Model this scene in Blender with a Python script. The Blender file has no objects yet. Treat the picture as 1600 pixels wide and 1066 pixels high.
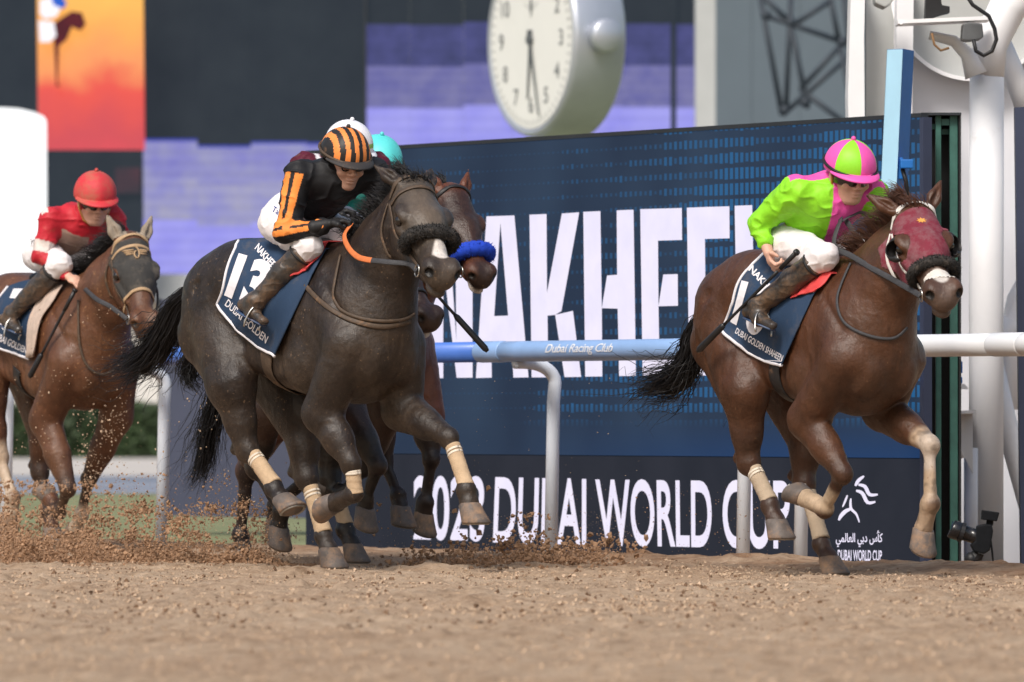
import bpy, bmesh, math, random
import numpy as np
from mathutils import Vector, Matrix
from mathutils.bvhtree import BVHTree

scene = bpy.context.scene
COL = scene.collection
R = math.radians
random.seed(7)
RNG = np.random.default_rng(11)

# ------------------------------------------------------------------ camera
FPX = 12400.0                     # focal length in pixels of the 1600 px wide photograph
CAMZ = 0.79
TILT = math.atan((650 - 533) / FPX)
cam_d = bpy.data.cameras.new('camera')
cam_d.sensor_width = 36.0
cam_d.lens = FPX / 1600.0 * 36.0
cam_d.clip_start = 0.5
cam_d.clip_end = 2000.0
cam_d.dof.use_dof = True
cam_d.dof.focus_distance = 40.0
cam_d.dof.aperture_fstop = 5.0
cam = bpy.data.objects.new('camera', cam_d)
cam.location = (0, 0, CAMZ)
cam.rotation_euler = (R(90) + TILT, 0, 0)
COL.objects.link(cam)
scene.camera = cam

# ------------------------------------------------------------------ light
SUN_EL, SUN_AZ = 48.0, 205.0       # azimuth clockwise from +Y (the viewing direction)
world = bpy.data.worlds.new('World')
scene.world = world
world.use_nodes = True
wn = world.node_tree
wn.nodes.clear()
wo = wn.nodes.new('ShaderNodeOutputWorld')
wb = wn.nodes.new('ShaderNodeBackground')
ws = wn.nodes.new('ShaderNodeTexSky')
ws.sky_type = 'NISHITA'
ws.sun_disc = False
ws.sun_elevation = R(SUN_EL)
ws.sun_rotation = R(SUN_AZ)
ws.air_density = 1.4
ws.dust_density = 4.0
ws.ozone_density = 1.0
wb.inputs['Strength'].default_value = 0.105
wn.links.new(ws.outputs[0], wb.inputs[0])
wn.links.new(wb.outputs[0], wo.inputs[0])

sun_d = bpy.data.lights.new('sun', 'SUN')
sun_d.energy = 2.25
sun_d.angle = R(17)
sun_d.color = (1.0, 0.955, 0.90)
sun = bpy.data.objects.new('sun', sun_d)
sv = Vector((math.sin(R(SUN_AZ)) * math.cos(R(SUN_EL)), math.cos(R(SUN_AZ)) * math.cos(R(SUN_EL)), math.sin(R(SUN_EL))))
sun.rotation_euler = sv.to_track_quat('Z', 'Y').to_euler()
COL.objects.link(sun)
scene.view_settings.view_transform = 'Standard'
scene.view_settings.look = 'None'
scene.view_settings.gamma = 1.0
scene.view_settings.exposure = 0.35
scene.view_settings.use_curve_mapping = False
try:
    scene.cycles.max_bounces = 6
    scene.cycles.use_denoising = True
except Exception:
    pass

# ------------------------------------------------------------------ pixel helpers
_ca, _sa = math.cos(TILT), math.sin(TILT)
CAM = np.array((0.0, 0.0, CAMZ))
def ray(px, py):
    a = (px - 800.0) / FPX
    b = -(py - 533.0) / FPX
    return np.array((a, _ca - b * _sa, _sa + b * _ca))
def at(px, py, depth):
    d = ray(px, py)
    return CAM + d * (depth / d[1])
def on_plane(px, py, p0, n):
    d = ray(px, py)
    t = np.dot(np.asarray(p0) - CAM, n) / np.dot(d, n)
    return CAM + d * t
def srgb(r, g, b):
    def f(c):
        c /= 255.0
        return c / 12.92 if c <= 0.04045 else ((c + 0.055) / 1.055) ** 2.4
    return (f(r), f(g), f(b))

# ------------------------------------------------------------------ objects
def tag(o, label=None, cat=None, group=None, kind=None):
    if label: o['label'] = label
    if cat: o['category'] = cat
    if group: o['group'] = group
    if kind: o['kind'] = kind
    return o
def empty(name, loc=(0, 0, 0), rz=0.0, parent=None):
    o = bpy.data.objects.new(name, None)
    o.empty_display_size = 0.2
    COL.objects.link(o)
    o.location = loc
    o.rotation_euler = (0, 0, rz)
    if parent: o.parent = parent
    return o
def link(name, me, mat=None, parent=None):
    o = bpy.data.objects.new(name, me)
    COL.objects.link(o)
    if mat is not None:
        for m in (mat if isinstance(mat, (list, tuple)) else [mat]):
            me.materials.append(m)
    if parent is not None: o.parent = parent
    return o
class MB:
    """collects faces of one mesh"""
    def __init__(s): s.v = []; s.f = []; s.m = []
    def add(s, vs, fs, mi=0):
        o = len(s.v)
        s.v.extend([tuple(map(float, p)) for p in vs])
        s.f.extend([tuple(i + o for i in f) for f in fs])
        s.m.extend([mi] * len(fs))
    def box(s, lo, hi, M=None, mi=0):
        x0, y0, z0 = lo; x1, y1, z1 = hi
        vs = [(x0, y0, z0), (x1, y0, z0), (x1, y1, z0), (x0, y1, z0), (x0, y0, z1), (x1, y0, z1), (x1, y1, z1), (x0, y1, z1)]
        if M is not None: vs = [tuple(M @ Vector(v)) for v in vs]
        s.add(vs, [(0, 3, 2, 1), (4, 5, 6, 7), (0, 1, 5, 4), (1, 2, 6, 5), (2, 3, 7, 6), (3, 0, 4, 7)], mi)
    def tube(s, pts, rad, n=10, cap=True, mi=0, flat=None):
        """round (or flat: (normals, thickness) strap) tube along points"""
        pts = [np.asarray(p, float) for p in pts]
        m = len(pts)
        if not hasattr(rad, '__len__'): rad = [rad] * m
        T = []
        for i in range(m):
            t = pts[min(i + 1, m - 1)] - pts[max(i - 1, 0)]
            T.append(t / (np.linalg.norm(t) + 1e-9))
        ref = np.array((0, 0, 1.0)) if abs(T[0][2]) < 0.9 else np.array((1.0, 0, 0))
        u = np.cross(T[0], ref); u /= np.linalg.norm(u)
        vs = []
        for i in range(m):
            if flat is not None:
                nn = np.asarray(flat[0][i]); nn = nn - T[i] * np.dot(nn, T[i]); nn /= np.linalg.norm(nn) + 1e-9
                w = np.cross(T[i], nn)
                for j in range(n):
                    a = 2 * math.pi * j / n
                    vs.append(pts[i] + w * (math.cos(a) * rad[i]) + nn * (math.sin(a) * flat[1]))
            else:
                u = u - T[i] * np.dot(u, T[i]); u /= np.linalg.norm(u) + 1e-9
                w = np.cross(T[i], u)
                for j in range(n):
                    a = 2 * math.pi * j / n
                    vs.append(pts[i] + (u * math.cos(a) + w * math.sin(a)) * rad[i])
        fs = []
        for i in range(m - 1):
            for j in range(n):
                k = (j + 1) % n
                fs.append((i * n + j, i * n + k, (i + 1) * n + k, (i + 1) * n + j))
        if cap:
            fs.append(tuple(range(n - 1, -1, -1)))
            fs.append(tuple((m - 1) * n + j for j in range(n)))
        s.add(vs, fs, mi)
    def ball(s, c, r, n=12, m=8, M=None, mi=0):
        c = np.asarray(c, float); r = np.broadcast_to(np.asarray(r, float), (3,))
        M = np.eye(3) if M is None else np.asarray(M)
        vs = [c + M @ (np.array((0, 0, 1.0)) * r)]
        for i in range(1, m):
            th = math.pi * i / m
            for j in range(n):
                ph = 2 * math.pi * j / n
                vs.append(c + M @ (np.array((math.sin(th) * math.cos(ph), math.sin(th) * math.sin(ph), math.cos(th))) * r))
        vs.append(c + M @ (np.array((0, 0, -1.0)) * r))
        fs = []
        for j in range(n):
            fs.append((0, 1 + j, 1 + (j + 1) % n))
            for i in range(m - 2):
                a = 1 + i * n
                fs.append((a + j, a + n + j, a + n + (j + 1) % n, a + (j + 1) % n))
            a = 1 + (m - 2) * n
            fs.append((a + j, len(vs) - 1, a + (j + 1) % n))
        s.add(vs, fs, mi)
    def prism(s, poly, ax_u, ax_v, ax_w, o, depth, mi=0):
        """extrude a 2-d polygon (convex or not) given in axes u, v along w"""
        o = np.asarray(o, float); U, V, W = map(lambda a: np.asarray(a, float), (ax_u, ax_v, ax_w))
        n = len(poly)
        vs = [o + U * a + V * b for a, b in poly] + [o + U * a + V * b + W * depth for a, b in poly]
        fs = [tuple(range(n - 1, -1, -1)), tuple(range(n, 2 * n))]
        fs += [(i, (i + 1) % n, n + (i + 1) % n, n + i) for i in range(n)]
        s.add(vs, fs, mi)
    def build(s, name, mat, parent=None, smooth=False, bevel=0.0, recalc=True):
        me = bpy.data.meshes.new(name)
        me.from_pydata(s.v, [], s.f)
        if recalc or bevel:
            bm = bmesh.new(); bm.from_mesh(me)
            bmesh.ops.recalc_face_normals(bm, faces=bm.faces)
            if bevel:
                es = [e for e in bm.edges if len(e.link_faces) == 2 and e.calc_face_angle(0) > 0.6]
                bmesh.ops.bevel(bm, geom=es, offset=bevel, segments=2, affect='EDGES', profile=0.6)
            bm.to_mesh(me); bm.free()
        if len(set(s.m)) > 1 and not bevel:
            for p, mi in zip(me.polygons, s.m): p.material_index = mi
        if smooth:
            me.polygons.foreach_set('use_smooth', [True] * len(me.polygons))
        me.update()
        return link(name, me, mat, parent)

# ------------------------------------------------------------------ materials
MATS = {}
def nodes_of(m):
    m.use_nodes = True
    nt = m.node_tree
    return nt, nt.nodes, nt.links
def new_mat(name):
    m = bpy.data.materials.new(name)
    nt, N, L = nodes_of(m)
    b = N['Principled BSDF']
    return m, nt, N, L, b
def mat(name, col, rough=0.6, var=0.15, scale=6.0, bump=0.0, bscale=80.0, metal=0.0, spec=0.4, dirt=None, dirt_amt=0.0, dirt_scale=5.0, attr=False, sheen=0.0, coat=0.0, detail=6.0):
    """procedural surface: base colour (or the Col attribute) broken up by noise, optional dirt layer and bump"""
    if name in MATS: return MATS[name]
    m, nt, N, L, b = new_mat(name)
    tc = N.new('ShaderNodeTexCoord')
    nz = N.new('ShaderNodeTexNoise'); nz.inputs['Scale'].default_value = scale; nz.inputs['Detail'].default_value = detail
    nz.inputs['Roughness'].default_value = 0.65
    L.new(tc.outputs['Object'], nz.inputs['Vector'])
    mr = N.new('ShaderNodeMapRange'); mr.inputs['From Min'].default_value = 0.25; mr.inputs['From Max'].default_value = 0.75
    mr.inputs['To Min'].default_value = 1 - var; mr.inputs['To Max'].default_value = 1 + var
    L.new(nz.outputs['Fac'], mr.inputs['Value'])
    mx = N.new('ShaderNodeVectorMath'); mx.operation = 'SCALE'
    if attr:
        at_ = N.new('ShaderNodeAttribute'); at_.attribute_name = 'Col'
        L.new(at_.outputs['Color'], mx.inputs[0])
    else:
        mx.inputs[0].default_value = col[:3]
    L.new(mr.outputs[0], mx.inputs['Scale'])
    last = mx.outputs[0]
    if dirt is not None:
        n2 = N.new('ShaderNodeTexNoise'); n2.inputs['Scale'].default_value = dirt_scale; n2.inputs['Detail'].default_value = 8; n2.inputs['Roughness'].default_value = 0.75
        L.new(tc.outputs['Object'], n2.inputs['Vector'])
        r2 = N.new('ShaderNodeMapRange'); r2.inputs['From Min'].default_value = 0.62 - 0.25 * dirt_amt; r2.inputs['From Max'].default_value = 0.80 - 0.2 * dirt_amt
        r2.inputs['To Max'].default_value = min(1.0, 0.35 + dirt_amt * 0.6)
        L.new(n2.outputs['Fac'], r2.inputs['Value'])
        mm = N.new('ShaderNodeMix'); mm.data_type = 'RGBA'
        L.new(r2.outputs[0], mm.inputs['Factor']); L.new(last, mm.inputs[6]); mm.inputs[7].default_value = (*dirt[:3], 1)
        last = mm.outputs[2]
        rr = N.new('ShaderNodeMapRange'); rr.inputs['To Min'].default_value = rough; rr.inputs['To Max'].default_value = 0.95
        L.new(r2.outputs[0], rr.inputs['Value']); L.new(rr.outputs[0], b.inputs['Roughness'])
    else:
        b.inputs['Roughness'].default_value = rough
    L.new(last, b.inputs['Base Color'])
    b.inputs['Metallic'].default_value = metal
    b.inputs['Specular IOR Level'].default_value = spec
    if sheen: 
        b.inputs['Sheen Weight'].default_value = sheen
        b.inputs['Sheen Roughness'].default_value = 0.5
    if coat:
        b.inputs['Coat Weight'].default_value = coat
        b.inputs['Coat Roughness'].default_value = 0.15
    if bump:
        n3 = N.new('ShaderNodeTexNoise'); n3.inputs['Scale'].default_value = bscale; n3.inputs['Detail'].default_value = 5
        L.new(tc.outputs['Object'], n3.inputs['Vector'])
        bp = N.new('ShaderNodeBump'); bp.inputs['Strength'].default_value = bump; bp.inputs['Distance'].default_value = 0.01
        L.new(n3.outputs['Fac'], bp.inputs['Height']); L.new(bp.outputs['Normal'], b.inputs['Normal'])
    MATS[name] = m
    return m
def screen_mat(name, c1, c2=None, scale=8.0, strength=1.0, lo=0.35, hi=0.65, lines=0.0):
    """lit video panel: two-colour cloudy picture with fine line structure"""
    if name in MATS: return MATS[name]
    m, nt, N, L, b = new_mat(name)
    tc = N.new('ShaderNodeTexCoord')
    nz = N.new('ShaderNodeTexNoise'); nz.inputs['Scale'].default_value = scale; nz.inputs['Detail'].default_value = 5; nz.inputs['Roughness'].default_value = 0.6
    L.new(tc.outputs['Object'], nz.inputs['Vector'])
    mr = N.new('ShaderNodeMapRange'); mr.inputs['From Min'].default_value = lo; mr.inputs['From Max'].default_value = hi
    L.new(nz.outputs['Fac'], mr.inputs['Value'])
    mm = N.new('ShaderNodeMix'); mm.data_type = 'RGBA'
    L.new(mr.outputs[0], mm.inputs['Factor'])
    mm.inputs[6].default_value = (*c1[:3], 1); mm.inputs[7].default_value = (*(c2 or c1)[:3], 1)
    out = mm.outputs[2]
    if lines:
        sx = N.new('ShaderNodeSeparateXYZ'); L.new(tc.outputs['Object'], sx.inputs[0])
        mu = N.new('ShaderNodeMath'); mu.operation = 'MULTIPLY'; mu.inputs[1].default_value = lines; L.new(sx.outputs['Z'], mu.inputs[0])
        si = N.new('ShaderNodeMath'); si.operation = 'SINE'; L.new(mu.outputs[0], si.inputs[0])
        ma = N.new('ShaderNodeMath'); ma.operation = 'MULTIPLY_ADD'; ma.inputs[1].default_value = 0.045; ma.inputs[2].default_value = 0.97; L.new(si.outputs[0], ma.inputs[0])
        sc = N.new('ShaderNodeVectorMath'); sc.operation = 'SCALE'; L.new(out, sc.inputs[0]); L.new(ma.outputs[0], sc.inputs['Scale'])
        out = sc.outputs[0]
    L.new(out, b.inputs['Emission Color'])
    b.inputs['Emission Strength'].default_value = strength
    b.inputs['Base Color'].default_value = (0.008, 0.009, 0.011, 1)
    b.inputs['Roughness'].default_value = 0.9; b.inputs['Specular IOR Level'].default_value = 0.05
    MATS[name] = m
    return m

DUST = srgb(170, 128, 92)
M_white = mat('white_paint', (0.84, 0.84, 0.86), 0.42, 0.05, 3.0, dirt=(0.42, 0.36, 0.30), dirt_amt=0.12, dirt_scale=2.3)
M_black = mat('black_rubber', (0.012, 0.012, 0.014), 0.5, 0.3, 20)
M_green = mat('green_steel', (0.045, 0.14, 0.115), 0.5, 0.25, 9)
M_blue = mat('blue_paint', (0.012, 0.14, 0.46), 0.4, 0.12, 5)
M_pale_blue = mat('pale_blue_paint', (0.40, 0.66, 0.83), 0.45, 0.06, 5)
M_navy = mat('navy_panel', (0.035, 0.045, 0.085), 0.6, 0.12, 3)
M_steel = mat('polished_steel', (0.50, 0.53, 0.60), 0.36, 0.08, 3, metal=0.55)
M_grey = mat('grey_cladding', (0.105, 0.135, 0.155), 0.7, 0.06, 1.5)
M_palegrey = mat('pale_grey_concrete', (0.44, 0.45, 0.44), 0.8, 0.08, 2)
M_dark = mat('dark_frame', (0.02, 0.024, 0.03), 0.6, 0.2, 4)

# ------------------------------------------------------------------ numpy noise
def _hash(i, j, k, seed):
    n = (i * 374761393 + j * 668265263 + k * 2147483647 + seed * 974711) & 0xffffffff
    n = ((n ^ (n >> 13)) * 1274126177) & 0xffffffff
    return ((n ^ (n >> 16)) & 0xffff) / 65535.0
def vnoise(P, seed=0):
    P = np.asarray(P, float)
    I = np.floor(P).astype(np.int64); F = P - I; F = F * F * (3 - 2 * F)
    out = 0
    for a in (0, 1):
        for b in (0, 1):
            for c in (0, 1):
                w = (F[..., 0] if a else 1 - F[..., 0]) * (F[..., 1] if b else 1 - F[..., 1]) * (F[..., 2] if c else 1 - F[..., 2])
                out = out + w * _hash(I[..., 0] + a, I[..., 1] + b, I[..., 2] + c, seed)
    return out * 2 - 1
def fbm(P, oct=3, seed=0):
    P = np.asarray(P, float); o = 0; a = 1.0
    for i in range(oct):
        o = o + a * vnoise(P * 2 ** i, seed + i); a *= 0.5
    return o
UP = np.array((0, 0, 1.0))
# ================================================================== SETTING
# the running direction of the track: to the right and towards the camera
TH_R = R(60.4)
HR = np.array((math.cos(TH_R), -math.sin(TH_R), 0.0))     # along the rail, towards the camera
LR = np.array((math.sin(TH_R), math.cos(TH_R), 0.0))      # across the rail, towards the infield
UP = np.array((0, 0, 1.0))
E0 = np.array((0.215, 44.5, 0.0))                          # a point on the track's inner edge
def rail_at(px, z=0.0, off=0.0):
    """point of the track edge line (offset across it) seen in image column px"""
    a = (px - 800.0) / FPX
    p = E0 + LR * off
    t = (a * p[1] - p[0]) / (HR[0] - a * HR[1])
    q = p + HR * t
    return np.array((q[0], q[1], z))

# ---- ground: one large sheet with a displaced dirt track in front
def dirt_material():
    m, nt, N, L, b = new_mat('track_dirt')
    tc = N.new('ShaderNodeTexCoord')
    def nz(s, d, r=0.6):
        n = N.new('ShaderNodeTexNoise'); n.inputs['Scale'].default_value = s; n.inputs['Detail'].default_value = d; n.inputs['Roughness'].default_value = r
        L.new(tc.outputs['Object'], n.inputs['Vector']); return n
    a = nz(9, 10, 0.72); c = nz(0.7, 4)
    cr = N.new('ShaderNodeValToRGB')
    e = cr.color_ramp.elements
    e[0].position = 0.28; e[0].color = (0.24, 0.155, 0.095, 1)
    e[1].position = 0.72; e[1].color = (0.68, 0.525, 0.385, 1)
    k = e.new(0.47); k.color = (0.51, 0.37, 0.255, 1)
    L.new(a.outputs['Fac'], cr.inputs[0])
    mm = N.new('ShaderNodeMix'); mm.data_type = 'RGBA'; mm.blend_type = 'MULTIPLY'; mm.inputs['Factor'].default_value = 0.5
    cr2 = N.new('ShaderNodeValToRGB'); cr2.color_ramp.elements[0].position = 0.3; cr2.color_ramp.elements[0].color = (0.72, 0.62, 0.55, 1); cr2.color_ramp.elements[1].position = 0.7; cr2.color_ramp.elements[1].color = (1, 1, 1, 1)
    L.new(c.outputs['Fac'], cr2.inputs[0])
    L.new(cr.outputs[0], mm.inputs[6]); L.new(cr2.outputs[0], mm.inputs[7])
    # darker, redder strip along the inner edge, broken up by noise
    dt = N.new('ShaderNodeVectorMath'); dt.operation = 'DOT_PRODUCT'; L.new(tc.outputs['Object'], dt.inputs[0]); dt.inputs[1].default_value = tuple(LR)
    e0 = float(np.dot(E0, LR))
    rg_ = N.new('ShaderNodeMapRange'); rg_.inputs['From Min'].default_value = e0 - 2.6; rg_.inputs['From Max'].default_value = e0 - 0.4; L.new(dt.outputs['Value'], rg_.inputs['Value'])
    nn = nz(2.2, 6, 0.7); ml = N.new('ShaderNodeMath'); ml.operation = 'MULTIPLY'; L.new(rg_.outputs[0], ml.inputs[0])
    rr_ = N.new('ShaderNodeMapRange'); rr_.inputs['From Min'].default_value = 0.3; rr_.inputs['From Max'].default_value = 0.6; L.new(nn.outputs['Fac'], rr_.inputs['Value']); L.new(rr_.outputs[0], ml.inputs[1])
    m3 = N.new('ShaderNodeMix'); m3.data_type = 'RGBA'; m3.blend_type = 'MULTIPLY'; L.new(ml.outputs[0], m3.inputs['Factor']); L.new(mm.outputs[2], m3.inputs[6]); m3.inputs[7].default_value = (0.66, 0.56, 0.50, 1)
    L.new(m3.outputs[2], b.inputs['Base Color'])
    b.inputs['Roughness'].default_value = 0.95; b.inputs['Specular IOR Level'].default_value = 0.1
    d = nz(45, 8, 0.7)
    bp = N.new('ShaderNodeBump'); bp.inputs['Strength'].default_value = 0.9; bp.inputs['Distance'].default_value = 0.03
    L.new(d.outputs['Fac'], bp.inputs['Height']); L.new(bp.outputs['Normal'], b.inputs['Normal'])
    return m
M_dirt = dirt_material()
M_clod = mat('dirt_clods', (0.46, 0.335, 0.235), 0.95, 0.45, 14, bump=0.5, bscale=120, spec=0.1)
M_clod_dark = mat('damp_dirt_clods', (0.33, 0.20, 0.122), 0.95, 0.5, 9, bump=0.5, bscale=90, spec=0.1)

def grid_mesh(name, P, nu, nv, mat_, parent=None, smooth=True):
    """P: (nu*nv,3) array, u major"""
    me = bpy.data.meshes.new(name)
    i = np.arange(nu - 1)[:, None] * nv + np.arange(nv - 1)[None, :]
    Q = np.stack((i, i + nv, i + nv + 1, i + 1), -1).reshape(-1, 4)
    me.vertices.add(len(P)); me.vertices.foreach_set('co', np.ascontiguousarray(P, np.float32).ravel())
    me.loops.add(Q.size); me.loops.foreach_set('vertex_index', Q.ravel().astype(np.int32))
    me.polygons.add(len(Q)); me.polygons.foreach_set('loop_start', (np.arange(len(Q)) * 4).astype(np.int32))
    me.polygons.foreach_set('use_smooth', np.ones(len(Q), bool) if smooth else np.zeros(len(Q), bool))
    me.update(calc_edges=True)
    return link(name, me, mat_, parent)

def track_height(X, Y):
    P = np.stack((X, Y, 0 * X), -1)
    h = 0.020 * fbm(P * 1.3, 3, 3) + 0.013 * fbm(P * 7.0, 3, 9) + 0.006 * fbm(P * 24.0, 2, 21)
    o_ = (X - 0.215) * 0.8695 + (Y - 44.5) * 0.4939
    h = h * 0.75 + 0.0035 * np.sin(o_ * 2 * math.pi / 0.13 + 1.5 * vnoise(P * 0.8, 44)) * (0.5 + 0.5 * vnoise(P * 0.5, 45))
    return h
_hr = np.random.default_rng(77)
PRINTS = []
for k_ in range(260):
    d_ = _hr.uniform(27, 44); PRINTS.append((_hr.uniform(-0.072, 0.072) * d_, d_, _hr.uniform(0.05, 0.09), _hr.uniform(0.015, 0.04)))
def hoofprints(X, Y, Z):
    for px_, py_, r_, dp in PRINTS:
        d2 = ((X - px_) / r_) ** 2 + ((Y - py_) / (r_ * 1.4)) ** 2
        m = d2 < 12
        Z[m] += dp * (-np.exp(-d2[m]) + 0.55 * np.exp(-((np.sqrt(d2[m]) - 1.7) / 0.45) ** 2))
    return Z
xs = np.linspace(-4.0, 4.0, 300)
ys = np.concatenate((np.linspace(18, 34, 360), np.linspace(34.04, 46, 300), np.linspace(46.1, 52, 40)))
X, Y = np.meshgrid(xs, ys, indexing='ij')
Zt = hoofprints(X, Y, track_height(X, Y))
off = (X - E0[0]) * LR[0] + (Y - E0[1]) * LR[1]            # >0 beyond the inner edge of the track
lip = np.clip((off - 0.06) / 0.25, 0, 1)
Zt = Zt * (1 - lip) - 0.11 * lip * lip * (3 - 2 * lip) + 0.025 * np.exp(-((off + 0.25) / 0.35) ** 2)
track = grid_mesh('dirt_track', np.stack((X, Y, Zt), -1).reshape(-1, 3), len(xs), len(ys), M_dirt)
tag(track, kind='structure')
# base terrain reaching the horizon
b = MB(); b.add([(-900, -60, -0.16), (900, -60, -0.16), (900, 1500, -0.16), (-900, 1500, -0.16)], [(0, 1, 2, 3)])
M_far_dirt = mat('bare_ground', (0.36, 0.27, 0.19), 0.95, 0.3, 1.5, bump=0.6, bscale=30, spec=0.1)
tag(b.build('ground', M_far_dirt), kind='structure')

# strips beyond the track seen at the left, below the horizon
def strip(name, d0, d1, z, m, x0=-70, x1=70):
    b = MB(); b.add([(x0, d0, z), (x1, d0, z), (x1 * 1.3, d1, z), (x0 * 1.3, d1, z)], [(0, 1, 2, 3)])
    return tag(b.build(name, m), kind='structure')
M_grass = mat('mown_grass', (0.20, 0.215, 0.115), 0.9, 0.35, 0.9, bump=0.6, bscale=25, spec=0.1, dirt=(0.34, 0.30, 0.16), dirt_amt=0.35, dirt_scale=0.8)
M_road = mat('service_road_asphalt', (0.24, 0.265, 0.32), 0.8, 0.08, 0.5)
M_kerb = mat('pale_pavement', (0.50, 0.46, 0.42), 0.85, 0.12, 0.6)
strip('infield_grass', 57.0, 96.0, -0.155, M_grass)
strip('service_road', 96.3, 124.0, -0.15, M_road, -80, 80)
strip('pavement', 124.3, 176.0, -0.145, M_kerb, -90, 90)

# ---- loose clods on the near track: real pieces, joined (uncountable)
ICO_V = np.array([(0, 0, 1), (0.9, 0, 0.2), (-0.3, 0.85, 0.25), (-0.4, -0.8, 0.2), (0.35, 0.6, -0.5), (0.3, -0.55, -0.6), (-0.8, 0.0, -0.5)])
ICO_F = np.array([(0, 1, 2), (0, 2, 3), (0, 3, 1), (1, 4, 2), (1, 5, 4), (1, 3, 5), (3, 6, 5), (3, 2, 6), (2, 4, 6), (4, 5, 6)])
def scatter(name, C, S, mat_, seed=1, smooth=False, parent=None, stretch=0.5):
    """one mesh of many randomly turned clods at centres C with sizes S"""
    rg = np.random.default_rng(seed)
    n = len(C)
    q = rg.normal(size=(n, 4)); q /= np.linalg.norm(q, axis=1)[:, None]
    w, x, y, z = q.T
    Rm = np.stack((1 - 2 * (y * y + z * z), 2 * (x * y - z * w), 2 * (x * z + y * w), 2 * (x * y + z * w), 1 - 2 * (x * x + z * z), 2 * (y * z - x * w), 2 * (x * z - y * w), 2 * (y * z + x * w), 1 - 2 * (x * x + y * y)), -1).reshape(n, 3, 3)
    V = ICO_V[None] * (1 + stretch * (rg.random((n, 7, 3)) - 0.5)) * (0.72 + 0.56 * rg.random((n, 1, 3)))
    V = np.einsum('nij,nkj->nki', Rm, V) * np.asarray(S)[:, None, None] + np.asarray(C)[:, None, :]
    F = (ICO_F[None] + (np.arange(n) * 7)[:, None, None]).reshape(-1, 3)
    me = bpy.data.meshes.new(name)
    me.vertices.add(n * 7); me.vertices.foreach_set('co', V.astype(np.float32).ravel())
    me.loops.add(F.size); me.loops.foreach_set('vertex_index', F.ravel().astype(np.int32))
    me.polygons.add(len(F)); me.polygons.foreach_set('loop_start', (np.arange(len(F)) * 3).astype(np.int32))
    me.polygons.foreach_set('use_smooth', np.full(len(F), smooth))
    me.update(calc_edges=True)
    return link(name, me, mat_, parent)
n = 26000
cy = 22 + 22.5 * RNG.random(n) ** 0.9
cx = (RNG.random(n) * 2 - 1) * (cy * 0.068)
keep = ((cx - E0[0]) * LR[0] + (cy - E0[1]) * LR[1]) < -0.02
cx, cy = cx[keep], cy[keep]
cs = 0.0035 + 0.008 * RNG.random(len(cx)) ** 4
n2 = 20000
cy2 = 31 + 13.5 * RNG.random(n2); cx2 = (RNG.random(n2) * 2 - 1) * (cy2 * 0.068)
k2 = ((cx2 - E0[0]) * LR[0] + (cy2 - E0[1]) * LR[1]) < -0.02
cx = np.concatenate((cx, cx2[k2])); cy = np.concatenate((cy, cy2[k2])); cs = np.concatenate((cs, 0.003 + 0.011 * RNG.random(int(k2.sum())) ** 5))
cz = track_height(cx, cy) + cs * 0.25
tag(scatter('loose_clods', np.stack((cx, cy, cz), -1), cs, M_clod, 5), 'loose crumbs of sandy brown dirt covering the track', 'dirt', kind='stuff')
n3 = 9000
cy = 29 + 15.5 * RNG.random(n3); cx = (RNG.random(n3) * 2 - 1) * (cy * 0.068)
keep = ((cx - E0[0]) * LR[0] + (cy - E0[1]) * LR[1]) < -0.02
cx, cy = cx[keep], cy[keep]; cs = 0.003 + 0.012 * RNG.random(len(cx)) ** 4
tag(scatter('shade_crumbs', np.stack((cx, cy, track_height(cx, cy) + cs * 0.2), -1), cs, mat('shade_crumbs', (0.17, 0.105, 0.066), 0.95, 0.4, 14, spec=0.1), 15), 'dark crumbs standing in for the shadows between the sandy ones on the track', 'dirt', kind='stuff')  # shadows between the crumbs, painted as dark-coloured crumbs

# ---- running rail
rail = empty('running_rail', tuple(rail_at(860)))
Minv = Matrix.Translation(rail.location).inverted()
def loc(p, root): return np.asarray(p, float) - np.asarray(root.location)
M_rail_blue = mat('blue_rail_plastic', (0.075, 0.19, 0.62), 0.35, 0.08, 4, coat=0.2)
M_rail_pale = mat('pale_blue_rail_plastic', (0.27, 0.43, 0.73), 0.35, 0.08, 4, coat=0.2)
M_rail_white = mat('white_rail_plastic', (0.80, 0.81, 0.83), 0.35, 0.04, 4, dirt=(0.45, 0.36, 0.28), dirt_amt=0.0, dirt_scale=26, coat=0.2)
M_post_white = mat('white_post_paint', (0.74, 0.79, 0.87), 0.35, 0.04, 4, dirt=(0.30, 0.22, 0.16), dirt_amt=0.0, dirt_scale=34, coat=0.1)
RZ = 1.15
RO = -0.22                                               # the tube overhangs the track side
for a, c, m in ((-1100, 768, M_rail_blue), (772, 1096, M_rail_pale), (1100, 1574, M_rail_white), (1578, 1800, M_rail_white)):
    b = MB()
    p0, p1 = rail_at(a, RZ, RO), rail_at(c, RZ, RO)
    b.tube([loc(p0 + (p1 - p0) * t, rail) for t in np.linspace(0, 1, 8)], 0.058, 24)
    b.build('rail_tube', m, rail, smooth=True)
for j in (770, 1098, 1576):
    b = MB(); p = rail_at(j, RZ, RO)
    b.tube([loc(p - HR * 0.14, rail), loc(p - HR * 0.13, rail), loc(p + HR * 0.13, rail), loc(p + HR * 0.14, rail)], [0.058, 0.0605, 0.0605, 0.058], 24)
    b.build('joint_sleeve', {770: M_rail_pale, 1098: M_rail_pale}.get(j, M_rail_white), rail, smooth=True)
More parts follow.
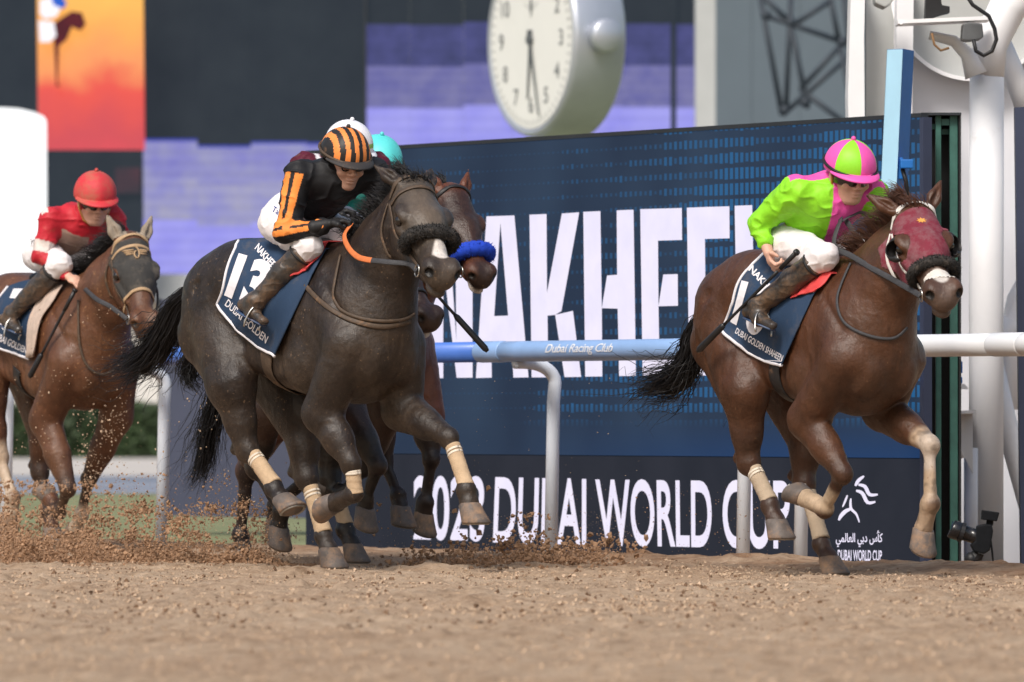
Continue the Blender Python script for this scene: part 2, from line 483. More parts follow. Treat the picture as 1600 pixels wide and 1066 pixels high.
def rail_post(px, base_off=0.0):
    base = rail_at(px, -0.1, base_off)
    top = base + UP * (RZ + 0.1)
    pts = [base, base + UP * 0.97 + LR * 0.02]
    tgt = np.array((*(rail_at(px, 0, RO) + HR * -0.02)[:2], 0))
    lean = LR * 0.03
    c0 = base + UP * 1.075 + lean
    for t in np.linspace(0, 1, 8):
        a = t * math.pi / 2
        q = c0 + UP * (0.115 * math.sin(a)) - LR * (0.2 * (1 - math.cos(a)))
        pts.append(q)
    pts.append(pts[-1] - LR * 0.06)
    b = MB(); b.tube([loc(p, rail) for p in pts], 0.037, 16)
    b.build('post', M_post_white, rail, smooth=True)
for px_ in (-560, -380, -190, 8, 252, 860, 1160, 1250, 1720):
    rail_post(px_)
tag(rail, 'white and blue tubular running rail on gooseneck posts in front of the big navy board', 'rail')

# ---- text helper
def text_tris(s, size=1.0, offset=0.0, shear=0.0, spacing=1.0, cell=None):
    cu = bpy.data.curves.new('t', 'FONT')
    cu.body = s; cu.size = size; cu.offset = offset; cu.shear = shear; cu.space_character = spacing
    cu.resolution_u = 6
    o = bpy.data.objects.new('t', cu); COL.objects.link(o)
    dg = bpy.context.evaluated_depsgraph_get(); dg.update()
    me = bpy.data.meshes.new_from_object(o.evaluated_get(dg))
    bpy.data.objects.remove(o)
    bm = bmesh.new(); bm.from_mesh(me)
    bpy.data.meshes.remove(me)
    bmesh.ops.triangulate(bm, faces=bm.faces)
    if cell:
        xs_ = [v.co.x for v in bm.verts]; ys_ = [v.co.y for v in bm.verts]
        for ax, lo, hi in ((0, min(xs_), max(xs_)), (1, min(ys_), max(ys_))):
            k = int((hi - lo) / cell)
            for i in range(1, k + 1):
                co = [0, 0, 0]; no = [0, 0, 0]; co[ax] = lo + i * cell; no[ax] = 1
                bmesh.ops.bisect_plane(bm, geom=bm.verts[:] + bm.edges[:] + bm.faces[:], plane_co=co, plane_no=no)
        bmesh.ops.triangulate(bm, faces=bm.faces)
    V = np.array([v.co[:] for v in bm.verts]); bm.verts.index_update()
    F = [tuple(v.index for v in f.verts) for f in bm.faces]
    bm.free()
    V2 = V[:, :2].copy()
    mn = V2.min(0); mx = V2.max(0)
    return (V2 - mn) / (mx - mn), F, (mx - mn)
def mesh_from(name, V, F, mat_, parent=None, smooth=False):
    me = bpy.data.meshes.new(name); me.from_pydata([tuple(map(float, v)) for v in V], [], F)
    if smooth: me.polygons.foreach_set('use_smooth', [True] * len(me.polygons))
    me.update()
    return link(name, me, mat_, parent)
def quad_map(V, tl, tr, br, bl):
    """unit-square points to a quadrilateral of pixels (V y up)"""
    tl, tr, br, bl = map(np.asarray, (tl, tr, br, bl))
    u = V[:, :1]; v = V[:, 1:2]
    return (bl * (1 - u) + br * u) * (1 - v) + (tl * (1 - u) + tr * u) * v

# lettering wrapped on the rail tube
M_rail_letter = mat('white_rail_lettering', (0.82, 0.84, 0.88), 0.5, 0.04, 5)
V, F, sz = text_tris('Dubai Racing Club', 1.0, 0.012, 0.25, 0.95, 0.6)
p0, p1 = rail_at(866, RZ, RO), rail_at(972, RZ, RO)
W = []
for u, v in V:
    a = R(38) + R(-62) * (1 - v) * 1.0
    q = p0 + (p1 - p0) * u + UP * math.sin(a) * 0.0605 - LR * math.cos(a) * 0.0605
    W.append(loc(q, rail))
mesh_from('lettering', W, F, M_rail_letter, rail)

# ---- the big video board behind the rail
BP = np.array(at(1440, 650, 43.0)); BP[2] = 0
BD = HR; BN = -LR                                         # front of the board faces the track
def bpx(px, py, proud=0.0):
    return on_plane(px, py, BP + BN * proud, BN)
board = empty('video_board', tuple(BP))
u_left = float(np.dot(bpx(478, 650) - BP, BD)); u_right = float(np.dot(bpx(1441, 650) - BP, BD))
BTOP = bpx(1441, 180)[2]
Mb = Matrix(((BD[0], LR[0], 0, 0), (BD[1], LR[1], 0, 0), (0, 0, 1, 0), (0, 0, 0, 1)))   # board axes (u, depth, z)
def led_material():
    m, nt, N, L, b = new_mat('video_board_picture')
    tc = N.new('ShaderNodeTexCoord'); sx = N.new('ShaderNodeSeparateXYZ')
    L.new(tc.outputs['Object'], sx.inputs[0])
    def M(op, a, b_=None, c=None):
        n = N.new('ShaderNodeMath'); n.operation = op
        for i, v in enumerate((a, b_, c)):
            if v is None: continue
            if hasattr(v, 'is_output'): L.new(v, n.inputs[i])
            else: n.inputs[i].default_value = v
        return n.outputs[0]
    # u along the board
    dx = N.new('ShaderNodeVectorMath'); dx.operation = 'DOT_PRODUCT'; L.new(tc.outputs['Object'], dx.inputs[0]); dx.inputs[1].default_value = tuple(BD)
    u = dx.outputs['Value']; z = sx.outputs['Z']
    cu_ = M('DIVIDE', u, 0.056); cz_ = M('DIVIDE', z, 0.088)
    fu = M('FRACT', M('ADD', cu_, 500.0)); fz = M('FRACT', M('ADD', cz_, 500.0))
    iu = M('FLOOR', cu_); iz = M('FLOOR', cz_)
    # slow waves decide how tall and bright the dash of each cell is
    cmb = N.new('ShaderNodeCombineXYZ'); L.new(M('MULTIPLY', iu, 0.045), cmb.inputs[0]); L.new(M('MULTIPLY', iz, 0.16), cmb.inputs[1])
    nz = N.new('ShaderNodeTexNoise'); nz.inputs['Scale'].default_value = 1.0; nz.inputs['Detail'].default_value = 2; L.new(cmb.outputs[0], nz.inputs['Vector'])
    wn_ = N.new('ShaderNodeTexWhiteNoise'); wn_.noise_dimensions = '2D'
    c2 = N.new('ShaderNodeCombineXYZ'); L.new(iu, c2.inputs[0]); L.new(iz, c2.inputs[1]); L.new(c2.outputs[0], wn_.inputs['Vector'])
    # more dashes towards the right end
    ramp = N.new('ShaderNodeMapRange'); ramp.inputs['From Min'].default_value = -4.6; ramp.inputs['From Max'].default_value = -1.2; ramp.inputs['To Min'].default_value = -0.10; ramp.inputs['To Max'].default_value = 0.16
    L.new(u, ramp.inputs['Value'])
    amp = M('ADD', M('ADD', nz.outputs['Fac'], ramp.outputs[0]), M('MULTIPLY', M('SUBTRACT', wn_.outputs['Value'], 0.5), 0.10))
    hgt = N.new('ShaderNodeMapRange'); hgt.inputs['From Min'].default_value = 0.40; hgt.inputs['From Max'].default_value = 0.72; hgt.inputs['To Min'].default_value = 0.05; hgt.inputs['To Max'].default_value = 0.37
    L.new(amp, hgt.inputs['Value'])
    inz = M('LESS_THAN', M('ABSOLUTE', M('SUBTRACT', fz, 0.5)), hgt.outputs[0])
    inu = M('LESS_THAN', M('ABSOLUTE', M('SUBTRACT', fu, 0.5)), M('ADD', M('MULTIPLY', hgt.outputs[0], 0.40), 0.17))
    dash = M('MULTIPLY', inz, inu)
    bri = N.new('ShaderNodeMapRange'); bri.inputs['From Min'].default_value = 0.40; bri.inputs['From Max'].default_value = 0.70; bri.inputs['To Min'].default_value = 0.18; bri.inputs['To Max'].default_value = 1.0
    L.new(amp, bri.inputs['Value'])
    fac = M('MULTIPLY', dash, bri.outputs[0])
    # fade out below 0.75 m, plain blue band above the lower panel
    low = N.new('ShaderNodeMapRange'); low.inputs['From Min'].default_value = 0.72; low.inputs['From Max'].default_value = 0.86
    L.new(z, low.inputs['Value'])
    fac = M('MULTIPLY', fac, low.outputs[0])
    base = N.new('ShaderNodeMix'); base.data_type = 'RGBA'
    n4 = N.new('ShaderNodeTexNoise'); n4.inputs['Scale'].default_value = 1.1; L.new(tc.outputs['Object'], n4.inputs['Vector'])
    r4 = N.new('ShaderNodeMapRange'); r4.inputs['From Min'].default_value = 0.35; r4.inputs['From Max'].default_value = 0.7; L.new(n4.outputs['Fac'], r4.inputs['Value'])
    bandr = N.new('ShaderNodeMapRange'); bandr.inputs['From Min'].default_value = 0.78; bandr.inputs['From Max'].default_value = 0.54; L.new(z, bandr.inputs['Value'])
    right = N.new('ShaderNodeMapRange'); right.inputs['From Min'].default_value = -4.5; right.inputs['From Max'].default_value = -1.6; right.inputs['To Min'].default_value = 0.05; L.new(u, right.inputs['Value'])
    bandf = M('MULTIPLY', bandr.outputs[0], right.outputs[0])
    L.new(r4.outputs[0], base.inputs['Factor'])
    base.inputs[6].default_value = (*srgb(35, 51, 74), 1); base.inputs[7].default_value = (*srgb(47, 66, 90), 1)
    b2 = N.new('ShaderNodeMix'); b2.data_type = 'RGBA'; L.new(bandf, b2.inputs['Factor']); L.new(base.outputs[2], b2.inputs[6]); b2.inputs[7].default_value = (*srgb(28, 62, 108), 1)
    mm = N.new('ShaderNodeMix'); mm.data_type = 'RGBA'; L.new(fac, mm.inputs['Factor']); L.new(b2.outputs[2], mm.inputs[6]); mm.inputs[7].default_value = (*srgb(41, 100, 150), 1)
    L.new(mm.outputs[2], b.inputs['Emission Color']); b.inputs['Emission Strength'].default_value = 0.66
    b.inputs['Base Color'].default_value = (0.008, 0.010, 0.014, 1); b.inputs['Roughness'].default_value = 0.9; b.inputs['Specular IOR Level'].default_value = 0.08
    return m
M_led = led_material()
M_led_low = screen_mat('video_board_lower_picture', srgb(38, 42, 53), srgb(46, 49, 60), 2.0, 0.62)
M_led_white = screen_mat('video_board_white', srgb(236, 229, 246), srgb(228, 222, 243), 5.0, 0.86)
zsplit = float(bpx(1440, 716)[2])
def bbox_part(name, u0, u1, z0, z1, d0, d1, m, bevel=0.0):
    b = MB(); b.box((u0, d0, z0), (u1, d1, z1), Mb)
    return b.build(name, m, board, bevel=bevel)
bbox_part('screen_panel', u_left, u_right - 0.02, zsplit, BTOP - 0.012, 0.0, 0.03, M_led)
bbox_part('lower_screen_panel', u_left, u_right - 0.02, -0.14, zsplit - 0.004, 0.0, 0.03, M_led_low)
bbox_part('top_trim', u_left, u_right, BTOP - 0.011, BTOP + 0.012, -0.004, 0.04, M_dark)
bbox_part('end_trim', u_right - 0.019, u_right + 0.02, -0.14, BTOP - 0.012, -0.004, 0.05, M_navy)
bbox_part('backing_frame', u_left, u_right, -0.14, BTOP - 0.013, 0.034, 0.05, M_dark)
bloc = np.array(board.location)
def letter(name, polys, sx0, sy0, sc):
    """polygons in zoomed crop pixels laid on the board face"""
    b = MB()
    for poly in polys:
        pts = [bpx(sx0 + x / sc, sy0 + y / sc, 0.003) - bloc for x, y in poly]
        b.add(pts, [tuple(range(len(pts)))])
    b.build(name, M_led_white, board, recalc=False)
K = 2.664
letter('letter_n', [[(60, 112), (140, 110), (140, 775), (60, 775)], [(140, 110), (160, 110), (196, 640), (196, 775), (140, 300)], [(190, 108), (262, 106), (262, 773), (196, 774)], ], 640, 300, K)
letter('letter_a', [[(320, 102), (378, 100), (378, 128), (352, 517), (340, 640), (342, 773), (276, 775)],
                    [(378, 100), (436, 98), (495, 772), (432, 773), (425, 640), (410, 515), (378, 128)],
                    [(352, 517), (410, 515), (425, 640), (340, 640)]], 640, 300, K)
letter('letter_k', [[(499, 95), (570, 92), (572, 420), (574, 515), (577, 772), (508, 772)],
                    [(634, 90), (706, 85), (632, 496), (606, 512), (574, 515), (572, 420)],
                    [(606, 512), (680, 495), (714, 770), (645, 771)]], 640, 300, K)
letter('letter_h', [[(723, 83), (794, 80), (800, 484), (802, 768), (731, 769)],
                    [(862, 77), (932, 74), (942, 766), (872, 767), (866, 486), (864, 345)],
                    [(822, 348), (864, 345), (866, 486), (800, 484)]], 640, 300, K)
letter('letter_e', [[(960, 72), (1033, 70), (1036, 476), (1040, 700), (1042, 765), (970, 766)], [(1033, 70), (1133, 67), (1134, 200), (1034, 203)],
                    [(1056, 344), (1116, 342), (1117, 474), (1036, 476)], [(1040, 640), (1120, 640), (1121, 764), (1042, 765)]], 640, 300, K)
letter('letter_e', [[(1154, 66), (1228, 63), (1232, 476), (1236, 764), (1164, 764)], [(1228, 63), (1331, 60), (1332, 193), (1229, 196)],
                    [(1252, 340), (1312, 338), (1313, 470), (1232, 474)], [(1236, 640), (1312, 640), (1313, 763), (1236, 764)]], 640, 300, K)
letter('letter_l', [[(1353, 58), (1426, 55), (1440, 762), (1366, 763)], [(1438, 640), (1510, 640), (1512, 761), (1440, 762)]], 640, 300, K)
def board_text(name, s, tl, tr, br, bl, offset=0.02, spacing=1.0):
    V, F, sz = text_tris(s, 1.0, offset, 0.0, spacing)
    Q = quad_map(V, tl, tr, br, bl)
    mesh_from(name, [bpx(a, c, 0.003) - bloc for a, c in Q], F, M_led_white, board)
board_text('lettering', '2023', (646, 743), (757, 744), (757, 847), (646, 844), 0.018)
board_text('lettering', 'DUBAI', (774, 745), (916, 748), (916, 853), (770, 849), 0.018)
board_text('lettering', 'WORLD', (930, 748), (1112, 750), (1112, 857), (934, 853), 0.018)
board_text('lettering', 'CUP', (1128, 750), (1234, 750), (1234, 859), (1130, 857), 0.018)
board_text('lettering', 'DUBAI WORLD CUP', (1309, 859), (1378, 860), (1378, 877), (1309, 876), 0.02)
# Arabic line drawn with presentation forms, right to left
arab = '\ufeb1\ufe84\ufedb \ufef2\ufe91\ufea9 \ufef2\ufee4\ufedf\ufe8e\ufecc\ufedf\ufe8d'
words = ['\ufedb\ufe84\ufeb1', '\ufea9\ufe91\ufef2', '\ufe8d\ufedf\ufecc\ufe8e\ufedf\ufee4\ufef2']   # kas dubai al-alami
board_text('arabic_lettering', ' '.join(w[::-1] for w in words[::-1]), (1306, 829), (1379, 829), (1379, 855), (1306, 855), 0.02)
# horse-and-flames emblem: curved strokes
def stroke(pts, wid):
    pts = [np.array(p, float) for p in pts]
    # quadratic-ish smoothing
    P = []
    for i in range(len(pts) - 1):
        p0 = pts[max(i - 1, 0)]; p1 = pts[i]; p2 = pts[i + 1]; p3 = pts[min(i + 2, len(pts) - 1)]
        for t in np.linspace(0, 1, 5)[:-1]:
            P.append(0.5 * (2 * p1 + (p2 - p0) * t + (2 * p0 - 5 * p1 + 4 * p2 - p3) * t * t + (3 * p1 - p0 - 3 * p2 + p3) * t ** 3))
    P.append(pts[-1])
    L_, R_ = [], []
    for i, p in enumerate(P):
        d = P[min(i + 1, len(P) - 1)] - P[max(i - 1, 0)]; d /= np.linalg.norm(d) + 1e-9
        w = wid * (0.25 + 0.75 * math.sin(math.pi * (0.12 + 0.8 * i / (len(P) - 1))))
        nn = np.array((-d[1], d[0])) * w
        L_.append(p + nn); R_.append(p - nn)
    return [[L_[i], L_[i + 1], R_[i + 1], R_[i]] for i in range(len(P) - 1)]
em = []
for pts, w in (([(322, 385), (345, 345), (388, 310)], 13), ([(345, 375), (395, 390), (430, 450), (492, 450)], 14), ([(328, 420), (375, 440), (415, 510), (474, 505)], 14),
               ([(262, 455), (245, 500), (225, 545)], 8), ([(288, 480), (285, 520), (292, 560), (330, 600), (352, 660)], 10), ([(290, 558), (250, 575), (215, 610), (196, 645)], 15)):
    letter('emblem_stroke', stroke(pts, w), 1270, 680, 1599 / 330.0)
pass
tag(board, 'tall navy video board behind the rail showing large white letters over rows of blue dashes', 'video board')

# steel end frame beside the board
fr = empty('steel_end_frame', tuple(bpx(1470, 860)[:2]) + (0,))
def upbar(px0, px1, y0, y1, dep, m, name, root, thick=0.06, bevel=0.0):
    p0 = at(px0, y0, dep); p1 = at(px1, y1, dep); r0 = np.array(root.location)
    b = MB(); b.box((p0[0] - r0[0], dep - r0[1], p1[2] - r0[2]), (p1[0] - r0[0], dep - r0[1] + thick, p0[2] - r0[2]))
    return b.build(name, m, root, bevel=bevel)
for x0, x1 in ((1462, 1471), (1484, 1497)):
    upbar(x0, x1, 180, 893, 43.2, M_green, 'upright', fr, 0.05, 0.004)
upbar(1471, 1484, 186, 196, 43.21, M_green, 'cross_bar', fr, 0.04)
upbar(1452, 1462, 194, 202, 43.24, M_green, 'cross_bar', fr, 0.04)
upbar(1472, 1483, 202, 210, 43.28, M_green, 'cross_bar', fr, 0.04)
upbar(1448, 1499, 182, 893, 43.45, M_black, 'dark_back_panel', fr, 0.03)
upbar(1498, 1502, 178, 893, 43.18, M_black, 'edge_strip', fr, 0.3)
upbar(1440, 1502, 176, 180, 43.15, M_dark, 'top_cap', fr, 0.33)
tag(fr, 'dark steel end frame with green uprights beside the white tower', 'frame')

# ---- finish post: square blue post with a pale face, leaning slightly
fp = empty('finish_post', tuple(at(1375, 880, 42.2)[:2]) + (-0.12,))
def post_corner(px, py, dep): return at(px, py, dep) - np.array(fp.location)
D0 = 42.2
A = [post_corner(1386, 78, D0 + .10), post_corner(1411, 77, D0), post_corner(1428, 80, D0 + .16)]
Bt = [post_corner(1362, 604, D0 + .10), post_corner(1387, 604, D0), post_corner(1404, 604, D0 + .16)]
A.append(A[0] + A[2] - A[1]); Bt.append(Bt[0] + Bt[2] - Bt[1])
for name, i, m in (('pale_face', (0, 1), M_pale_blue), ('blue_face', (1, 2), M_blue), ('back_face', (2, 3), M_blue), ('rear_face', (3, 0), M_pale_blue)):
    b = MB(); j, k = i
    cen = (A[j] + A[k]) / 2; mid = sum(A) / 4
    inn = (mid - cen); inn[2] = 0; inn *= 0.06
    b.add([Bt[j], Bt[k], A[k], A[j], Bt[j] + inn, Bt[k] + inn, A[k] + inn, A[j] + inn], [(0, 1, 2, 3), (4, 7, 6, 5), (0, 4, 5, 1), (1, 5, 6, 2), (2, 6, 7, 3), (3, 7, 4, 0)])
    b.build(name, m, fp)
b = MB(); b.add([p + UP * 0.002 for p in A] + [p - UP * 0.012 for p in A], [(0, 1, 2, 3), (7, 6, 5, 4), (0, 4, 5, 1), (1, 5, 6, 2), (2, 6, 7, 3), (3, 7, 4, 0)]); b.build('top_cap', M_blue, fp)
def clampbox(px0, px1, py0, py1, d, m, nm):
    b = MB(); p = post_corner(px0, py0, d); q = post_corner(px1, py1, d)
    b.box((p[0], p[1], q[2]), (q[0], p[1] + 0.06, p[2])); b.build(nm, m, fp, bevel=0.006)
clampbox(1407, 1427, 249, 263, D0 - 0.02, M_blue, 'clamp')
clampbox(1399, 1411, 246, 280, D0 + 0.02, M_blue, 'clamp')
b = MB(); b.tube([post_corner(1410, 264, D0 + .02), post_corner(1416, 285, D0 + .02), post_corner(1420, 330, D0 + 0.05)], 0.012, 8); b.build('cable', M_black, fp, smooth=True)
b = MB(); pA = post_corner(1384, 596, D0 + 0.1); pB = at(1436, 594, 43.98) - np.array(fp.location); dv = unit(pB - pA) if 'unit' in globals() else (pB - pA) / np.linalg.norm(pB - pA)
sd_ = np.cross(dv, UP); sd_ /= np.linalg.norm(sd_)
b.add([p + sd_ * a_ * 0.04 + UP * c_ * 0.032 for p in (pA, pB) for a_, c_ in ((-1, -1), (1, -1), (1, 1), (-1, 1))], [(0, 1, 2, 3), (7, 6, 5, 4), (0, 4, 5, 1), (1, 5, 6, 2), (2, 6, 7, 3), (3, 7, 4, 0)]); b.build('support_beam', M_blue, fp)
tag(fp, 'leaning square finish post with pale blue face and blue side', 'post')

# ---- white tower with tubular columns
tw = empty('finish_tower', tuple(at(1540, 890, 44.6)[:2]) + (-0.12,))
TL = np.array(tw.location)
def tube_px(root, pts, dep, rad_px, m, name, n=20, **kw):
    if not hasattr(dep, '__len__'): dep = [dep] * len(pts)
    P = [at(x, y, d) - np.array(root.location) for (x, y), d in zip(pts, dep)]
    r = [rp * d / FPX for rp, d in zip(rad_px if hasattr(rad_px, '__len__') else [rad_px] * len(pts), dep)]
    b = MB(); b.tube(P, r, n); return b.build(name, m, root, smooth=True)
M_wpanel = mat('white_panel', (0.76, 0.77, 0.82), 0.5, 0.04, 1.2, dirt=(0.45, 0.43, 0.42), dirt_amt=0.08, dirt_scale=1.5)
def flat_px(root, poly, dep, thick, m, name, bevel=0.0):
    P = [at(x, y, dep) - np.array(root.location) for x, y in poly]
    n = len(P)
    b = MB(); b.add([*P, *[p + np.array((0, thick, 0)) for p in P]], [tuple(range(n)), tuple(range(2 * n - 1, n - 1, -1))] + [(i, n + i, n + (i + 1) % n, (i + 1) % n) for i in range(n)])
    return b.build(name, m, root, bevel=bevel)
flat_px(tw, [(1420, -40), (1640, -40), (1640, 896), (1500, 896), (1500, 250), (1420, 250)], 46.0, 0.25, M_wpanel, 'back_panel')
flat_px(tw, [(1328, 300), (1325, 150), (1330, -30), (1352, -30), (1350, 60), (1352, 300)], 45.6, 0.4, M_white, 'curved_fin')
flat_px(tw, [(1353, 300), (1353, -40), (1399, -40), (1397, 300)], 45.9, 0.1, M_palegrey, 'recess_panel')
flat_px(tw, [(1398, 300), (1402, -40), (1428, -40), (1424, 300)], 45.5, 0.35, M_white, 'flat_fin')
tube_px(tw, [(1541, 900), (1541, 500), (1542, 118)], 44.9, 27, M_white, 'column', 28)
tube_px(tw, [(1542, 120), (1546, 70), (1575, 10), (1640, -60)], 44.9, [27, 28, 30, 30], M_white, 'column_branch', 28)
tube_px(tw, [(1517, 900), (1517, 700)], 44.7, 11, M_white, 'column_foot', 20)
tube_px(tw, [(1549, 560), (1572, 660), (1608, 790), (1650, 900)], 45.2, 17, M_white, 'diagonal_brace', 20)
tube_px(tw, [(1575, 640), (1576, 540), (1590, 470), (1640, 380)], 45.3, 18, M_white, 'diagonal_brace', 20)
tube_px(tw, [(1560, 60), (1582, 110), (1603, 170)], 45.1, 17, M_white, 'diagonal_brace', 20)
tube_px(tw, [(1533, 620), (1556, 540), (1580, 500)], 45.2, 15, M_white, 'diagonal_brace', 20)
# round dish whose lower rim shows at the top of the picture
b = MB()
for k in range(48):
    a0 = 2 * math.pi * k / 48; a1 = 2 * math.pi * (k + 1) / 48
    C = (1520, -5)
    q = lambda a, r, d: at(C[0] + r * 128 * math.cos(a), C[1] + r * 132 * math.sin(a), d) - TL
    b.add([q(a0, 1, 45.82), q(a1, 1, 45.82), q(a1, 0.955, 45.82), q(a0, 0.955, 45.82), q(a0, 0.955, 45.93), q(a1, 0.955, 45.93), q(a0, 1, 45.95), q(a1, 1, 45.95)], [(0, 1, 2, 3), (3, 2, 5, 4), (0, 6, 7, 1)])
b.build('dish_rim', M_white, tw, smooth=False)
b = MB(); ring = [at(1520 + 128 * .955 * math.cos(2 * math.pi * k / 48), -5 + 132 * .955 * math.sin(2 * math.pi * k / 48), 45.93) - TL for k in range(48)]
b.add(ring, [tuple(range(48))]); b.build('dish_back', M_palegrey, tw)
# curved arm, shelf and bracket
tube_px(tw, [(1452, 55), (1490, 64), (1512, 85), (1525, 118)], 44.75, [7, 9, 12, 18], M_white, 'curved_arm', 16)
flat_px(tw, [(1403, 31), (1548, 25), (1548, 31), (1403, 37)], 44.4, 0.35, M_white, 'shelf')
tube_px(tw, [(1406, 38), (1412, 36)], 44.4, 3, M_white, 'shelf_bracket', 8)
flat_px(tw, [(1425, 605), (1507, 600), (1514, 608), (1425, 611)], 44.3, 0.5, M_white, 'shelf')
flat_px(tw, [(1441, 645), (1525, 641), (1525, 646), (1441, 649)], 44.3, 0.5, M_white, 'shelf')
flat_px(tw, [(1468, 611), (1471, 611), (1471, 644), (1468, 644)], 44.35, 0.4, M_white, 'shelf_web')
flat_px(tw, [(1495, 611), (1498, 611), (1498, 643), (1495, 643)], 44.35, 0.4, M_white, 'shelf_web')
flat_px(tw, [(1452, 648), (1520, 645), (1520, 740), (1510, 720), (1492, 690), (1470, 668)], 44.5, 0.06, M_white, 'gusset')
tube_px(tw, [(1452, 655), (1475, 668), (1492, 688), (1504, 716)], 44.42, 4, M_white, 'gusset_rim', 10)
flat_px(tw, [(1495, 700), (1498, 696), (1498, 896), (1490, 896)], 44.55, 0.1, M_blue, 'edge_strip')
# camera gear on the shelf
flat_px(tw, [(1445, 33), (1447, -6), (1470, -4), (1472, 8), (1484, 10), (1484, 20), (1468, 24), (1450, 30)], 44.45, 0.15, M_black, 'surveillance_camera', 0.004)
flat_px(tw, [(1503, 62), (1505, 37), (1512, 35), (1535, 37), (1537, 58), (1531, 62), (1512, 64)], 44.38, 0.2, mat('grey_housing', (0.10, 0.105, 0.11), 0.5, 0.2, 8), 'flood_lamp', 0.008)
tube_px(tw, [(1508, -10), (1520, 8), (1545, 25), (1554, 45), (1557, 62), (1550, 80), (1537, 87), (1525, 80), (1521, 62)], 44.25, 3.2, M_black, 'cable', 8)
tube_px(tw, [(1456, 52), (1460, 70), (1470, 79), (1483, 75)], 44.4, 2, mat('brown_cable', (0.22, 0.12, 0.05), 0.6), 'cable', 8)
flat_px(tw, [(1365, -10), (1405, -12), (1392, 6), (1383, 12), (1368, 5)], 45.0, 0.3, M_palegrey, 'lamp_head', 0.01)
tag(tw, 'white tubular tower with curved fins at the right edge', 'tower')
# blue clamp seat behind the rail
cl = empty('blue_clamp', tuple(at(1460, 600, 43.9)[:2]) + (0,))
flat_px(cl, [(1415, 603), (1415, 584), (1495, 582), (1504, 590), (1504, 600), (1490, 602)], 43.9, 0.25, M_blue, 'beam', 0.01)
flat_px(cl, [(1462, 582), (1463, 565), (1470, 561), (1498, 560), (1504, 566), (1504, 583), (1489, 583), (1489, 572), (1473, 572), (1473, 582)], 43.95, 0.15, M_blue, 'handle', 0.0)
tag(cl, 'blue steel clamp with a handle on the white shelf', 'clamp')

# dark board at the right picture edge
rb = empty('side_board', tuple(at(1620, 880, 44.0)[:2]) + (0,))
flat_px(rb, [(1586, 168), (1700, 160), (1700, 905), (1596, 905)], 44.0, 0.12, M_navy, 'panel')
tag(rb, 'navy board cut off by the right picture edge', 'board')

# ---- remote camera on a ground plate
rc = empty('remote_camera', tuple(at(1525, 888, 42.6)[:2]) + (-0.03,))
RL = np.array(rc.location)
Mcam = mat('camera_body', (0.009, 0.010, 0.012), 0.6, 0.3, 30, spec=0.1)
Mlens = mat('lens_barrel', (0.010, 0.010, 0.012), 0.25, 0.3, 30, spec=0.6)
Mglass = mat('front_glass', (0.01, 0.02, 0.05), 0.05, 0.1, 5, spec=0.9)
q = lambda x, y, d=42.6: at(x, y, d) - RL
b = MB(); b.tube([q(1540, 842), q(1524, 838), q(1523, 838), q(1504, 832), q(1503, 832), q(1488, 827), q(1486, 826)], [0.045, 0.045, 0.04, 0.042, 0.05, 0.052, 0.048], 20); b.build('lens', Mlens, rc, smooth=True)
b = MB(); b.tube([q(1486.5, 826.2), q(1485.6, 826)], 0.043, 20); b.build('front_glass', Mglass, rc)
b = MB(); b.tube([q(1506, 833), q(1500, 831)], 0.0535, 20); b.build('focus_ring', M_black, rc)
flat_px(rc, [(1527, 822), (1540, 819), (1550, 820), (1552, 830), (1547, 860), (1538, 866), (1522, 862), (1517, 852), (1524, 845)], 42.55, 0.11, Mcam, 'body', 0.008)
flat_px(rc, [(1535, 797), (1562, 801), (1558, 815), (1534, 812)], 42.56, 0.09, Mcam, 'flash_trigger', 0.006)
b = MB(); b.tube([q(1547, 813), q(1546, 821)], 0.02, 10); b.build('hot_shoe', Mcam, rc)
b = MB(); b.tube([q(1528, 864), q(1522, 872), q(1514, 880), q(1507, 889)], [0.03, 0.035, 0.03, 0.04], 10); b.build('mount_arm', M_black, rc)
b = MB(); b.tube([q(1534, 866), q(1530, 878), q(1524, 890)], 0.012, 8); b.build('mount_arm', M_black, rc)
b = MB(); b.ball(q(1518, 874), 0.04, 10, 8); b.build('ball_head', M_black, rc, smooth=True)
b = MB(); b.tube([q(1505, 890, 42.55), q(1528, 891, 42.65)], 0.03, 8); b.build('base_plate', M_black, rc)
b = MB(); b.tube([q(1547, 838), q(1550, 860), q(1552, 880), q(1548, 889)], 0.006, 6); b.build('cable', M_black, rc)
tag(rc, 'black remote camera with lens on a ground mount beside the white tower', 'camera')
# ================================================================== FAR BACKGROUND
FS = 0.76                                        # picture level of the lit screens
def far_panel(root, x0, y0, x1, y1, dep, m, name, thick=0.15, shear=0.0):
    return flat_px(root, [(x0, y0), (x1, y0), (x1 + shear, y1), (x0 + shear, y1)], dep, thick, m, name)
vw = empty('video_wall', tuple(at(650, 650, 112)[:2]) + (0,))
M_scr_dark = screen_mat('screen_dark', srgb(46, 54, 63), srgb(53, 61, 69), 1.5, 0.62)
M_scr_navy = screen_mat('screen_navy_cloud', srgb(62, 66, 108), srgb(82, 84, 140), 3.5, FS, 0.3, 0.7, 60)
M_scr_lil = screen_mat('screen_lilac_cloud', srgb(132, 130, 206), srgb(164, 164, 198), 2.2, FS, 0.3, 0.7, 40)
M_scr_lil2 = screen_mat('screen_grey_lilac_cloud', srgb(142, 142, 210), srgb(174, 172, 196), 2.6, FS, 0.3, 0.7, 40)
M_scr_mid = screen_mat('screen_mid_lilac_cloud', srgb(100, 100, 166), srgb(132, 130, 176), 3.0, FS, 0.3, 0.7, 50)
M_scr_pale = screen_mat('screen_pale_lilac', srgb(150, 148, 240), srgb(174, 172, 246), 1.6, FS, 0.3, 0.7, 40)
